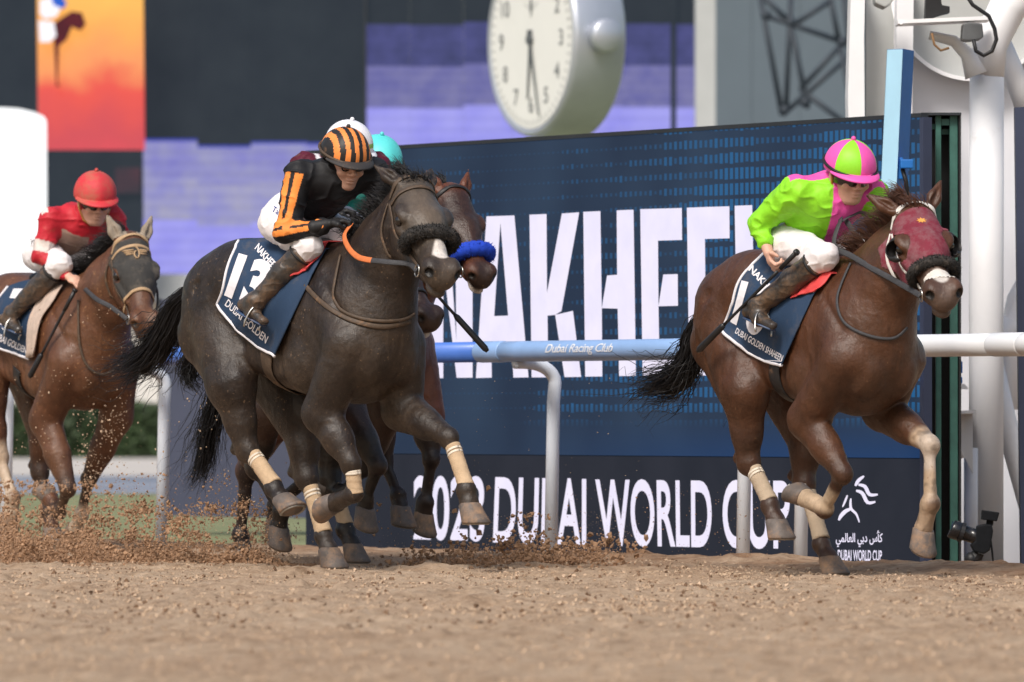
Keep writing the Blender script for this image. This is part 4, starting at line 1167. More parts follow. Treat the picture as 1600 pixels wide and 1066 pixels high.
HW = 1.22                                        # width factor of the heads
CRT = -0.32                                     # slope of the croup
def build_horse(name, F, spec, mats, h=0.0075):
    """spec: trunk, neck, head and leg joints in the horse frame; returns root, body mesh data and landmarks"""
    sc = spec.get('scale', 1.0); dz = spec.get('dz', 0.0); pit = R(spec.get('pitch', 0.0))
    def T(x, y, z):
        x *= sc; y *= sc * 0.87; z = (z - 1.2) * sc
        c, s_ = math.cos(pit), math.sin(pit)
        return A3(x * c + z * s_, y, -x * s_ + z * c + 1.2 + dz)
    S = Sculpt()
    rt = np.array([[math.cos(pit), 0, -math.sin(pit)], [0, 1, 0], [math.sin(pit), 0, math.cos(pit)]])
    E = lambda c, r, k, M=None, op=1: S.ell(T(*c), A3(*r) * sc, k * sc, rt if M is None else M, op)
    # trunk
    E((0.20, 0, 1.185), (0.55, 0.262, 0.355), 0.10)
    E((-0.20, 0, 1.285), (0.48, 0.245, 0.240), 0.12)
    E((0.50, 0, 1.13), (0.24, 0.235, 0.32), 0.10)
    S.cone(T(0.44, 0, 1.515), T(0.04, 0, 1.45), 0.065 * sc, 0.09 * sc, 0.14 * sc)
    S.cone(T(-0.05, 0, 1.43), T(-0.40, 0, 1.455), 0.10 * sc, 0.11 * sc, 0.10 * sc)
    for s_ in (-1, 1):
        E((-0.43, s_ * 0.10, 1.355), (0.32, 0.155, 0.195), 0.08, M=np.array([[math.cos(pit - 0.30), 0, -math.sin(pit - 0.30)], [0, 1, 0], [math.sin(pit - 0.30), 0, math.cos(pit - 0.30)]]) if False else np.array([[math.cos(pit + CRT), 0, -math.sin(pit + CRT)], [0, 1, 0], [math.sin(pit + CRT), 0, math.cos(pit + CRT)]]))
        E((-0.30, s_ * 0.15, 1.395), (0.11, 0.06, 0.10), 0.08)                       # point of hip
        S.cone(T(-0.55, s_ * 0.115, 1.29), T(-0.62, s_ * 0.12, 1.10), 0.15 * sc, 0.13 * sc, 0.08 * sc)
        # shoulder blade, point of shoulder and breast
        S.cone(T(0.36, s_ * 0.125, 1.42), T(0.57, s_ * 0.19, 1.12), 0.080 * sc, 0.120 * sc, 0.022 * sc)
        E((0.61, s_ * 0.105, 1.05), (0.15, 0.105, 0.155), 0.014)                       # breast muscle
        E((0.24, s_ * 0.19, 1.27), (0.17, 0.075, 0.13), 0.035)                        # triceps/shoulder back
        E((0.30, s_ * 0.185, 1.03), (0.165, 0.108, 0.17), 0.018)                        # triceps
        S.cone(T(0.25, s_ * 0.16, 0.93), T(-0.25, s_ * 0.17, 1.02), 0.05 * sc, 0.05 * sc, 0.10 * sc)
    E((-0.72, 0, 1.35), (0.08, 0.05, 0.06), 0.06)
    # grooves between the muscles
    G_ = lambda a, b_, r: S.cone(T(*a), T(*b_), r * 1.15 * sc, r * 1.15 * sc, 0.035 * sc, None, -1)
    G_((0.79, 0, 1.20), (0.76, 0, 0.90), 0.022)
    for s_ in (-1, 1):
        G_((0.44, s_ * 0.245, 1.40), (0.66, s_ * 0.255, 1.22), 0.018)
        G_((0.10, s_ * 0.315, 1.22), (0.16, s_ * 0.300, 0.96), 0.020)
        G_((-0.50, s_ * 0.300, 1.34), (-0.58, s_ * 0.285, 1.06), 0.016)
        G_((-0.20, s_ * 0.300, 1.30), (-0.17, s_ * 0.270, 1.06), 0.018)
        G_((0.40, s_ * 0.320, 1.24), (0.47, s_ * 0.325, 1.06), 0.012)
    # legs
    wraps = []; hoofs = []; marks = {}
    for key in ('rf', 'lf'):
        L = spec[key]; s_ = -1 if key[0] == 'r' else 1
        sh = T(0.60, s_ * 0.185, 1.10); el, kn, fe, co = [np.asarray(q) for q in L['j']]
        lat = A3(0, s_, 0)
        S.cone(sh, el, 0.122 * sc, 0.100 * sc, 0.03)
        ax = unit(kn - el); fw = unit(np.cross(lat * s_, ax)); fw = fw if fw[0] + 0.5 * fw[2] > -0.2 else -fw
        S.cone(el, el + (kn - el) * 0.55, 0.104 * sc, 0.080 * sc, 0.03, (lat, 0.85))
        S.cone(el + (kn - el) * 0.5, kn, 0.080 * sc, 0.046 * sc, 0.02)
        S.ell(el + (kn - el) * 0.28 + fw * 0.03, A3(0.060, 0.055, 0.13) * sc, 0.018, frame_rows(fw, lat, ax))
        S.ell(kn, A3(0.051, 0.050, 0.064) * sc, 0.012, frame_rows(fw, lat, ax))
        S.ell(kn + ax * 0.01 - fw * 0.02, A3(0.048, 0.036, 0.04) * sc, 0.02, frame_rows(fw, lat, ax))
        cannon(S, kn, fe, co, 0.0305 * sc, 0.047 * sc, lat, sc)
        wraps.append((kn, fe, 0.0322 * sc)); hoofs.append((fe, co, lat, L.get('sole', 40)))
        marks[key] = (sh, el, kn, fe, co)
    for key in ('rh', 'lh'):
        L = spec[key]; s_ = -1 if key[0] == 'r' else 1
        hip = T(-0.48, s_ * 0.145, 1.20); st, hk, fe, co = [np.asarray(q) for q in L['j']]
        lat = A3(0, s_, 0)
        S.cone(hip, st, 0.185 * sc, 0.140 * sc, 0.05, (lat, 0.82))
        but = T(-0.63, s_ * 0.125, 1.08)
        S.cone(but, st * 0.45 + hk * 0.55, 0.120 * sc, 0.066 * sc, 0.05, (lat, 0.8))
        S.cone(st, st * 0.4 + hk * 0.6, 0.130 * sc, 0.078 * sc, 0.035, (lat, 0.85))
        S.cone(st * 0.45 + hk * 0.55, hk, 0.078 * sc, 0.054 * sc, 0.03)
        ax = unit(hk - st); bk = unit(np.cross(ax, lat * s_)); bk = bk if bk[0] < 0.3 else -bk
        cax = unit(fe - hk)
        # point of hock: heel bone on the side away from the bend
        n_ = unit((st - hk) / np.linalg.norm(st - hk) + (fe - hk) / np.linalg.norm(fe - hk) + A3(1e-4, 0, 0))
        tip = hk - n_ * 0.075 * sc - cax * 0.05 * sc
        S.cone(hk + cax * 0.02, tip, 0.038 * sc, 0.024 * sc, 0.03, (lat, 0.75))
        S.cone(tip, st * 0.35 + hk * 0.65 - n_ * 0.03, 0.018 * sc, 0.03 * sc, 0.025)
        S.ell(hk + cax * 0.01, A3(0.062, 0.053, 0.07) * sc, 0.025, frame_rows(n_, lat, cax))
        cannon(S, hk, fe, co, 0.0335 * sc, 0.048 * sc, lat, sc)
        wraps.append((hk, fe, 0.0345 * sc)); hoofs.append((fe, co, lat, L.get('sole', 40)))
        marks[key] = (hip, st, hk, fe, co)
    # head and neck
    poll = np.asarray(spec['poll']); H, hf, hl, hu = head_frame(F, poll, spec['yaw'], spec['hpitch'], spec.get('roll', 0))
    hs = spec.get('hscale', 1.0)
    def HP(a, b, c): return H(a * hs, b * hs * HW, c * hs)
    RW = np.array((hf, hl, hu))
    he = lambda c, r, k, op=1: S.ell(HP(*c), A3(*r) * A3(1, HW, 1) * hs, k, RW, op)
    nb = T(0.50, 0, 1.20); nj = HP(0.0, 0, -0.11)
    nm = np.asarray(spec.get('neckmid', nb * 0.48 + nj * 0.52 + UP * 0.02))
    nl = A3(0, 1, 0)
    nl2 = unit(hl + nl)
    S.cone(nb, nm, 0.27 * sc, 0.195 * sc, 0.12, (nl, 0.74))
    S.cone(nm, nj, 0.195 * sc, 0.128 * sc, 0.06, (nl2, 0.72))
    S.cone(T(0.42, 0, 1.43), nm + UP * 0.08, 0.11 * sc, 0.10 * sc, 0.10, (nl, 0.6))   # crest
    for s_ in (-1, 1):
        S.cone(T(0.60, s_ * 0.13, 1.13), nm + nl * s_ * 0.085 - UP * 0.07, 0.092 * sc, 0.060 * sc, 0.020)
        S.cone(nm + nl * s_ * 0.085 - UP * 0.07, HP(0.06, s_ * 0.05, -0.15), 0.062 * sc, 0.05 * hs, 0.03)
    he((0.06, 0, -0.085), (0.14, 0.075, 0.085), 0.05)
    he((0.18, 0, -0.07), (0.15, 0.088, 0.072), 0.04)
    S.cone(HP(0.22, 0, -0.065), HP(0.47, 0, -0.085), 0.062 * hs, 0.050 * hs, 0.05)
    S.cone(HP(0.18, 0, -0.15), HP(0.46, 0, -0.12), 0.075 * hs, 0.050 * hs, 0.05)
    for s_ in (-1, 1):
        he((0.175, s_ * 0.045, -0.175), (0.125, 0.040, 0.115), 0.035)
        S.cone(HP(0.24, s_ * 0.032, -0.215), HP(0.47, s_ * 0.018, -0.155), 0.042 * hs, 0.030 * hs, 0.03)
        he((0.185, s_ * 0.082, -0.048), (0.055, 0.024, 0.026), 0.02)
        S.cone(HP(0.22, s_ * 0.082, -0.105), HP(0.37, s_ * 0.05, -0.105), 0.016 * hs, 0.010 * hs, 0.025)
        he((0.525, s_ * 0.042, -0.064), (0.055, 0.030, 0.042), 0.02)
        # eye socket, nostril
        he((0.207, s_ * 0.104, -0.073), (0.034, 0.022, 0.024), 0.010, -1)
        S.cone(HP(0.61, s_ * 0.068, -0.050), HP(0.535, s_ * 0.044, -0.070), 0.026 * hs, 0.015 * hs, 0.008, None, -1)
        # ear
        ed = spec['ears'][0 if s_ < 0 else 1]; ed = unit(hf * ed[0] + hl * ed[1] + hu * ed[2])
        e0 = HP(-0.005, s_ * 0.052, -0.035); e1 = e0 + ed * 0.075 * hs; e2 = e0 + ed * 0.165 * hs
        opn = unit(hu * 0.8 + hl * s_ * 0.5 - ed * np.dot(hu * 0.8 + hl * s_ * 0.5, ed))
        S.cone(e0, e1, 0.024 * hs, 0.033 * hs, 0.02, (opn, 0.75)); S.cone(e1, e2, 0.033 * hs, 0.006, 0.01, (opn, 0.6))
        S.cone(e0 + ed * 0.05 + opn * 0.026, e2 - ed * 0.045 + opn * 0.014, 0.018 * hs, 0.008, 0.006, None, -1)
    he((0.515, 0, -0.09), (0.075, 0.058, 0.06), 0.03)
    he((0.565, 0, -0.105), (0.035, 0.046, 0.042), 0.025)
    he((0.535, 0, -0.165), (0.055, 0.034, 0.026), 0.012)
    for s_ in (-1, 1): he((0.545, s_ * 0.052, -0.142), (0.065, 0.026, 0.007), 0.008, -1)
    V, Q = S.mesh(h)
    # fine relief: veins, tendons, loose skin
    N = vnormals(V, Q)
    r_ = fbm(V * A3(7, 7, 5), 3, 31) * 0.0042 + (1 - np.abs(vnoise(V * A3(9, 9, 6), 17))) ** 9 * 0.0026
    # ribs and a few veins
    xb = V[:, 0]; rib = np.sin((xb + 0.25 * (V[:, 2] - 1.1)) * 2 * math.pi / 0.075) * 0.0016
    rib *= sstep(-0.32, -0.2, xb) * (1 - sstep(0.0, 0.12, xb)) * sstep(0.15, 0.2, np.abs(V[:, 1])) * sstep(0.9, 1.0, V[:, 2]) * (1 - sstep(1.2, 1.35, V[:, 2]))
    V = V + N * (r_ + rib)[:, None]
    # coat colours
    C = np.tile(np.asarray(spec['coat'], float), (len(V), 1))
    if 'coat_fn' in spec: C = spec['coat_fn'](C, V, T, HP, marks)
    for s_ in (-1, 1):
        C = paint(C, V, HP(0.572, s_ * 0.057, -0.060), HP(0.535, s_ * 0.044, -0.070), 0.023 * hs, 0.005, (0.006, 0.005, 0.005))
        C = paint(C, V, HP(0.50, s_ * 0.060, -0.142), HP(0.59, s_ * 0.02, -0.142), 0.009 * hs, 0.004, (0.01, 0.008, 0.008), 0.8)
    root = empty(name, tuple(F.o), F.rz())
    body = np_mesh('body', V, Q, mats['coat'], root, C)
    # eyes
    for s_ in (-1, 1):
        b = MB(); b.ball(HP(0.205, s_ * 0.0865, -0.072), 0.0255 * hs, 16, 12); b.build('eye', mats['eye'], root, smooth=True)
    # hooves
    for fe, co, lat, sole in hoofs: make_hoof(root, fe, co, lat, sole, mats['hoof'], sc * 1.12)
    tri = np.concatenate((Q[:, [0, 1, 2]], Q[:, [0, 2, 3]]))
    bvh = BVHTree.FromPolygons([tuple(v) for v in V.tolist()], [tuple(q) for q in Q.tolist()])
    return dict(root=root, T=T, HP=HP, hf=hf, hl=hl, hu=hu, bvh=bvh, wraps=wraps, marks=marks, F=F, sc=sc, nm=nm, nj=nj, hs=hs, V=V, Q=Q, N=N)

def frame_rows(a, b, c):
    c = unit(c); b = unit(b - c * (b @ c)); a = np.cross(b, c)
    return np.array((a, b, c))
def cannon(S, top, fe, co, r, rf, lat, sc):
    ax = unit(fe - top)
    pa = unit(co - fe)
    bk = unit(np.cross(ax, A3(0, 1, 0)))
    # tendons run behind: on the side the pastern does not bulge to
    S.cone(top, fe, r * 1.02, r * 0.92, 0.02)
    S.cone(top + ax * 0.03 + bk * 0.018, fe + bk * 0.018, r * 0.62, r * 0.66, 0.008)
    S.ell(fe, A3(1, 1, 1) * rf * 0.98, 0.02)
    S.ell(fe + bk * 0.022, A3(1, 1, 1) * rf * 0.62, 0.02)
    S.cone(fe, co, rf * 0.84, 0.043 * sc, 0.02)
    S.cone(co, co + pa * 0.03, 0.046 * sc, 0.044 * sc, 0.015)

def make_hoof(root, fe, co, lat, sole, mat_, sc):
    w = unit(co - fe); ly = A3(0, 1, 0)
    # turn the pastern axis towards the sole's downward normal, about the lateral axis
    a = R(sole); fwd = np.cross(ly, w) * -1.0                 # toe side
    if False: pass
    dn = w * math.cos(a) + np.cross(ly, w) * math.sin(a)
    to = -np.cross(ly, dn) if np.dot(-np.cross(ly, dn), w) > 0 else np.cross(ly, dn)
    b = MB(); n = 20; vs = []
    prof = [(-0.006, 0.040, 0.0), (0.0, 0.049, 0.0), (0.028, 0.0535, 0.014), (0.058, 0.060, 0.031), (0.078, 0.065, 0.043), (0.086, 0.062, 0.043)]
    for (d, r, sh) in prof:
        for j in range(n):
            t = 2 * math.pi * j / n
            x = math.cos(t) * r * (1.08 if math.cos(t) > 0 else 0.86); y = math.sin(t) * r * 0.98
            # heel is lower than the toe: squeeze the height at the back
            hh = d * (1.0 if x > 0 else 1.0) - (0.018 * max(0, -math.cos(t)) * (1 - d / 0.086) * -1)
            vs.append(co + (to * (x + sh) + ly * y + dn * hh) * sc)
    fs = [(i * n + j, i * n + (j + 1) % n, (i + 1) * n + (j + 1) % n, (i + 1) * n + j) for i in range(len(prof) - 1) for j in range(n)]
    fs += [tuple(range(n)), tuple(range((len(prof) - 1) * n, len(prof) * n))]
    b.add(vs, fs); o = b.build('hoof', mat_, root, smooth=True)
    b = MB(); c0 = co + (to * 0.043 + dn * 0.0855) * sc
    pts = [c0 + (to * math.cos(t) * 0.055 + ly * math.sin(t) * 0.052) * sc for t in np.linspace(-2.3, 2.3, 15)]
    b.tube(pts, 0.008, 6); b.build('horseshoe', M_shoe, o)
M_tape = mat('pale_tape', (0.66, 0.58, 0.48), 0.6, 0.1, 20)
M_shoe = mat('aluminium_shoe', (0.35, 0.33, 0.30), 0.5, 0.2, 20, metal=0.8)

def wrap_leg(hd, i, mat_, t0=0.17, t1=0.98, extra=0.0):
    top, fe, r = hd['wraps'][i]
    ax = unit(fe - top); u = unit(np.cross(ax, A3(0, 1, 0))); v = np.cross(ax, u)
    n = 20; m = 26; vs = []
    L = np.linalg.norm(fe - top)
    for a in range(m):
        t = t0 + (t1 - t0) * a / (m - 1)
        for j in range(n):
            ph = 2 * math.pi * j / n
            ridge = 0.0022 * (((t * L / 0.034 + ph / (2 * math.pi)) % 1.0) - 0.5)
            fl = 0.004 * sstep(0.72, 1.0, (t - t0) / (t1 - t0)) 
            rr = r + 0.0035 + extra + ridge + fl + 0.005 * math.cos(ph)
            vs.append(top + ax * L * t + (u * math.cos(ph) * 1.14 + v * math.sin(ph)) * rr + u * 0.005)
    fs = [(i_ * n + j, i_ * n + (j + 1) % n, (i_ + 1) * n + (j + 1) % n, (i_ + 1) * n + j) for i_ in range(m - 1) for j in range(n)]
    fs += [tuple(range(n)), tuple(range((m - 1) * n, m * n))]
    b = MB(); b.add(vs, fs); o = b.build('leg_wrap', mat_, hd['root'], smooth=True)
    for tq in (0.12, 0.20):
        a0 = int(tq * (m - 1)); ring = [np.asarray(vs[a0 * n + j]) for j in range(n)] ; cen = sum(ring) / n
        b = MB(); b.tube([cen + (q - cen) * 1.02 for q in ring + ring[:1]], 0.007, 6, flat=([unit(q - cen) for q in ring + ring[:1]], 0.0015)); b.build('tape', M_tape, o, smooth=True)
    return o

def hit(hd, x, y, off=0.008):
    """local point and normal on the horse's coat in pixel x, y"""
    o, d = hd['F'].ray(x, y)
    loc_, nrm, _, _ = hd['bvh'].ray_cast(o, d)
    if loc_ is None:
        loc_, nrm, _, _ = hd['bvh'].find_nearest(o + d * ((Vector(hd['T'](0.3, 0, 1.2)) - o).dot(d)))
        if nrm.dot(d) > 0: nrm = nrm
    return np.array(loc_) + np.array(nrm) * off, np.array(nrm)
def strap(hd, pts, half, mat_, name, thick=0.0035, off=0.006, dens=6, parent=None):
    """leather strap following the coat through pixel points"""
    P = catmull([A3(x, y, 0) for x, y in pts], dens)
    H_ = [hit(hd, p[0], p[1], off) for p in P]
    pp = [a for a, _ in H_]; nn = [b for _, b in H_]
    # light smoothing
    for _ in range(2):
        pp = [pp[0]] + [(pp[i - 1] + 2 * pp[i] + pp[i + 1]) / 4 for i in range(1, len(pp) - 1)] + [pp[-1]]
        nn = [nn[0]] + [unit(nn[i - 1] + 2 * nn[i] + nn[i + 1]) for i in range(1, len(nn) - 1)] + [nn[-1]]
    b = MB(); b.tube(pp, half, 8, flat=(nn, thick)); return b.build(name, mat_, parent or hd['root'], smooth=True)
def surf_strap(hd, pts3, half, mat_, name, off=0.006, thick=0.0035, parent=None, dens=8):
    """strap through 3-d points pulled onto the coat"""
    P = catmull(pts3, dens); pp = []; nn = []
    for p in P:
        l_, n_, _, _ = hd['bvh'].find_nearest(Vector(p)); n_ = np.array(n_)
        q = np.array(l_) + n_ * off
        pp.append(q); nn.append(n_)
    for _ in range(2):
        pp = [pp[0]] + [(pp[i - 1] + 2 * pp[i] + pp[i + 1]) / 4 for i in range(1, len(pp) - 1)] + [pp[-1]]
        nn = [nn[0]] + [unit(nn[i - 1] + 2 * nn[i] + nn[i + 1]) for i in range(1, len(nn) - 1)] + [nn[-1]]
    b = MB(); b.tube(pp, half, 8, flat=(nn, thick)); return b.build(name, mat_, parent or hd['root'], smooth=True)
def tail(hd, path, n, mat_, spread0=0.03, spread1=0.14, r=0.0024, seed=3, frizz=0.02):
    rg = np.random.default_rng(seed); seg = 14
    base = np.array(catmull(path, 8)); 
    tt = np.linspace(0, 1, len(base))
    paths = []
    for i in range(n):
        L = rg.uniform(0.55, 1.0); t = np.linspace(0.0, L, seg)
        c = np.stack([np.interp(t, tt, base[:, k]) for k in range(3)], 1)
        o = rg.normal(size=3); o /= np.linalg.norm(o); o *= rg.random() ** 0.5
        sp = np.interp(t, [0, 0.3, 1], [spread0, (spread0 + spread1) * 0.6, spread1])[:, None]
        fz = np.cumsum(rg.normal(size=(seg, 3)), 0) * frizz * (1.1 if rg.random() < 0.13 else 0.3) * t[:, None]
        paths.append(c + o[None] * sp + fz)
    return strands('tail', None, paths, mat_, hd['root'], r, seed)
def mane(hd, t0=0.05, t1=0.95, n=500, length=0.16, mat_=None, lean=(-0.5, -0.6, 0.4), seed=5, forelock=True, r=0.0022):
    """hair along the crest from withers to poll"""
    rg = np.random.default_rng(seed); paths = []; seg = 9
    T, HP, nm = hd['T'], hd['HP'], hd['nm']
    crest = catmull([T(0.40, 0, 1.52), nm + UP * 0.14, HP(-0.01, 0, -0.04)], 12)
    cr = []
    for p in crest:
        l_, n_, _, _ = hd['bvh'].ray_cast(Vector(p + UP * 0.4 + A3(-0.05, 0, 0)), Vector((0, 0, -1)))
        cr.append(np.array(l_) if l_ is not None and abs(l_[2] - p[2]) < 0.25 else p)
    cr = np.array(cr); tt = np.linspace(0, 1, len(cr))
    for i in range(n):
        t = rg.uniform(t0, t1); p = np.array([np.interp(t, tt, cr[:, k]) for k in range(3)]) - UP * 0.012
        d0 = unit(A3(-0.25 + 0.3 * rg.normal(), 0.25 * rg.normal(), 1.0))
        ln = length * rg.uniform(0.5, 1.15); d1 = unit(A3(*lean) + rg.normal(size=3) * 0.28)
        q = [p]; d = d0
        for k in range(seg - 1):
            w = (k / (seg - 2)) ** 0.8; d = unit(d0 * (1 - w) + d1 * w + rg.normal(size=3) * 0.08)
            q.append(q[-1] + d * ln / (seg - 1))
        paths.append(q)
    if forelock:
        for i in range(90):
            p = HP(0.0 + rg.normal() * 0.01, rg.normal() * 0.02, -0.01)
            q = [p]; d0 = unit(hd['hu'] * 0.7 + rg.normal(size=3) * 0.4 - hd['hf'] * 0.3); d1 = unit(A3(*lean) + rg.normal(size=3) * 0.4)
            for k in range(seg - 1):
                w = k / (seg - 2); q.append(q[-1] + unit(d0 * (1 - w) + d1 * w) * 0.011)
            paths.append(q)
    return strands('mane', None, paths, mat_, hd['root'], r, seed)
def fleece_band(hd, a, rad, mat_, name='noseband', hair=1400, hl_=0.012, seed=2, c0=-0.10, w=0.075, hgt=0.085, arc=(-2.4, 2.4), hmat=None):
    """padded roll round the nose at distance a down the face"""
    rg = np.random.default_rng(seed); hs = hd['hs']
    pts = [hd['HP'](a + 0.02 * math.cos(t), math.sin(t) * w, c0 + math.cos(t) * hgt) for t in np.linspace(arc[0], arc[1], 36)]
    rr = [rad * hs * (0.72 + 0.28 * math.sin(math.pi * i / 35)) * (1 + 0.06 * math.sin(i * 2.1)) for i in range(36)]
    b = MB(); b.tube(pts, rr, 14); o = b.build(name, mat_, hd['root'], smooth=True)
    if hair:
        paths = []
        for i in range(hair):
            k = rg.uniform(0, 34.99); j = int(k); f = k - j
            p = pts[j] * (1 - f) + pts[j + 1] * f; ax = unit(pts[j + 1] - pts[j])
            d = rg.normal(size=3); d = unit(d - ax * (d @ ax)); d = unit(d + rg.normal(size=3) * 0.35)
            q = p + d * rr[j] * 0.9
            paths.append([q, q + d * hl_ * 0.5 + rg.normal(size=3) * 0.002, q + d * hl_ + rg.normal(size=3) * 0.004])
        strands('fleece', None, paths, hmat or mat_, o, 0.0022, seed)
    return o
def patch(hd, quad_pts, nu, nv, mat_, name, off=0.012, thick=0.008, parent=None, mirror=True):
    """cloth patch on the coat: pixel grid (list of rows of pixel points, interpolated) cast onto the horse, mirrored to the far side"""
    rows = [catmull([A3(*p, 0) for p in r], 6) for r in quad_pts]
    m = min(len(r) for r in rows)
    def samp(r, t):
        x = t * (len(r) - 1); i = min(int(x), len(r) - 2); f = x - i; return r[i] * (1 - f) + r[i + 1] * f
    us = np.linspace(0, 1, nu); vs_ = np.linspace(0, 1, nv)
    G = np.zeros((nu, nv, 3)); 
    for i, u in enumerate(us):
        colp = [samp(r, u) for r in rows]
        cc_ = catmull(colp, 6)
        for j, v in enumerate(vs_):
            q = samp(cc_, v); p, n_ = hit(hd, q[0], q[1], off)
            if n_ @ np.asarray(hd['F'].ray(q[0], q[1])[1]) > 0.2: n_ = -n_
            G[i, j] = p
    for _ in range(3):
        G[1:-1, 1:-1] = (G[1:-1, 1:-1] * 2 + G[2:, 1:-1] + G[:-2, 1:-1] + G[1:-1, 2:] + G[1:-1, :-2]) / 6
    return G

def shell(hd, mask, off, mat_, name, parent=None):
    """thin cover made of the part of the coat where mask(V) > 0, lifted off the skin"""
    V, Q, N = hd['V'], hd['Q'], hd['N']
    w = mask(V); keep = (w[Q] > 0).all(1); q = Q[keep]
    ids = np.unique(q); mp = np.full(len(V), -1); mp[ids] = np.arange(len(ids)); q = mp[q]
    o = off * np.clip(w[ids] / 0.006, 0.15, 1.0)
    v0 = V[ids] + N[ids] * o[:, None]
    return np_mesh(name, v0, q, mat_, parent or hd['root'])
def hcoord(hd, V):
    """head coordinates (along face, to the left, out of the face) of points"""
    d = V - hd['HP'](0, 0, 0)
    return d @ hd['hf'] / hd['hs'], d @ hd['hl'] / hd['hs'] / HW, d @ hd['hu'] / hd['hs']
def cloth(hd, rows, mat_, name='saddle_cloth', nu=26, nv=26, off=0.014, edge=None, edges=('rear', 'bottom'), mirror=True):
    G = patch(hd, rows, nu, nv, None, None, off)
    for i in range(nu):
        for j in range(nv):
            u_, v_ = i / (nu - 1), j / (nv - 1)
            G[i, j] += A3(0.1, -1, 0.15) * (0.009 * v_ * (math.sin(u_ * 9.0 + v_ * 5.0) + 0.6 * math.sin(u_ * 21.0 - v_ * 7.0)) + 0.006 * v_ * v_)
    Gm = G.copy(); Gm[:, :, 1] *= -1
    full = np.concatenate((Gm[:, ::-1], G), 1) if mirror else G
    nvf = full.shape[1]
    o = grid_mesh(name, full.reshape(-1, 3), nu, nvf, mat_, hd['root'])
    sm = o.modifiers.new('thickness', 'SOLIDIFY'); sm.thickness = 0.006; sm.offset = 0
    tris = []
    for i in range(nu - 1):
        for j in range(nv - 1):
            a = i * nv + j; tris.append((a, a + nv, a + nv + 1, a + 1))
    bv = BVHTree.FromPolygons([tuple(p) for p in G.reshape(-1, 3).tolist()], tris)
    if edge is not None:
        for sgn in ((1, -1) if mirror else (1,)):
            gg = G if sgn > 0 else Gm
            path = []
            if 'rear' in edges: path += list(gg[0, :, :])
            if 'bottom' in edges: path += list(gg[1:, -1, :])
            if path:
                b = MB(); b.tube(path, 0.0085, 8); b.build('piping', edge, o, smooth=True)
    return o, G, bv
def cloth_text(hd, bv, parent, s, quad, mat_, name='lettering', offset=0.02, cell=0.12, spacing=1.0, shear=0.0, off=0.006):
    V, F_, sz = text_tris(s, 1.0, offset, shear, spacing, cell)
    P = quad_map(V, *quad); out = []
    for x, y in P:
        o, d = hd['F'].ray(x, y)
        l_, n_, _, _ = bv.ray_cast(o, d)
        if l_ is None:
            l_, n_, _, _ = bv.find_nearest(o + d * ((Vector(hd['T'](-0.1, -0.25, 1.3)) - o).dot(d)))
        n_ = n_ if n_.dot(d) < 0 else -n_
        out.append(np.array(l_) + np.array(n_) * off)
    return mesh_from(name, out, F_, mat_, parent)
# ================================================================== THE FIVE RUNNERS
def J(F, pts):
    """joint list given as (pixel x, pixel y, lateral offset)"""
    return [F.px(*p) for p in pts]
M_eye = mat('horse_eye', (0.008, 0.005, 0.004), 0.04, 0.1, 5, spec=0.8)
M_hoof_pale = mat('dusty_hoof', (0.12, 0.10, 0.09), 0.6, 0.4, 14, dirt=srgb(172, 136, 104), dirt_amt=0.62, dirt_scale=9)
M_coat = mat('horse_coat', (1, 1, 1), 0.44, 0.22, 11, bump=0.10, bscale=260, spec=0.30, attr=True, dirt=srgb(112, 84, 60), dirt_amt=0.02, dirt_scale=16)
M_coat_dusty = mat('dusty_horse_coat', (1, 1, 1), 0.48, 0.3, 9, bump=0.14, bscale=240, spec=0.28, attr=True, dirt=srgb(112, 90, 68), dirt_amt=0.10, dirt_scale=14)
M_wrap = mat('tan_leg_wrap', (0.50, 0.36, 0.23), 0.9, 0.16, 16, bump=0.4, bscale=160, dirt=(0.42, 0.30, 0.19), dirt_amt=0.3, dirt_scale=12)
M_hair_black = mat('black_horsehair', (0.010, 0.009, 0.010), 0.45, 0.4, 12, spec=0.4)
M_hair_brown = mat('chestnut_horsehair', (0.075, 0.028, 0.014), 0.5, 0.4, 12, spec=0.4)
M_leather = mat('dusty_brown_leather', (0.075, 0.05, 0.033), 0.6, 0.3, 25, bump=0.2, bscale=90, dirt=DUST, dirt_amt=0.3, dirt_scale=18)
M_leather_blk = mat('black_leather', (0.018, 0.017, 0.018), 0.5, 0.3, 25, dirt=DUST, dirt_amt=0.2, dirt_scale=14)
M_leather_white = mat('white_bridle_web', (0.68, 0.66, 0.63), 0.7, 0.1, 20, dirt=DUST, dirt_amt=0.25, dirt_scale=20)
MATSET = dict(coat=M_coat, eye=M_eye, hoof=M_hoof_pale)

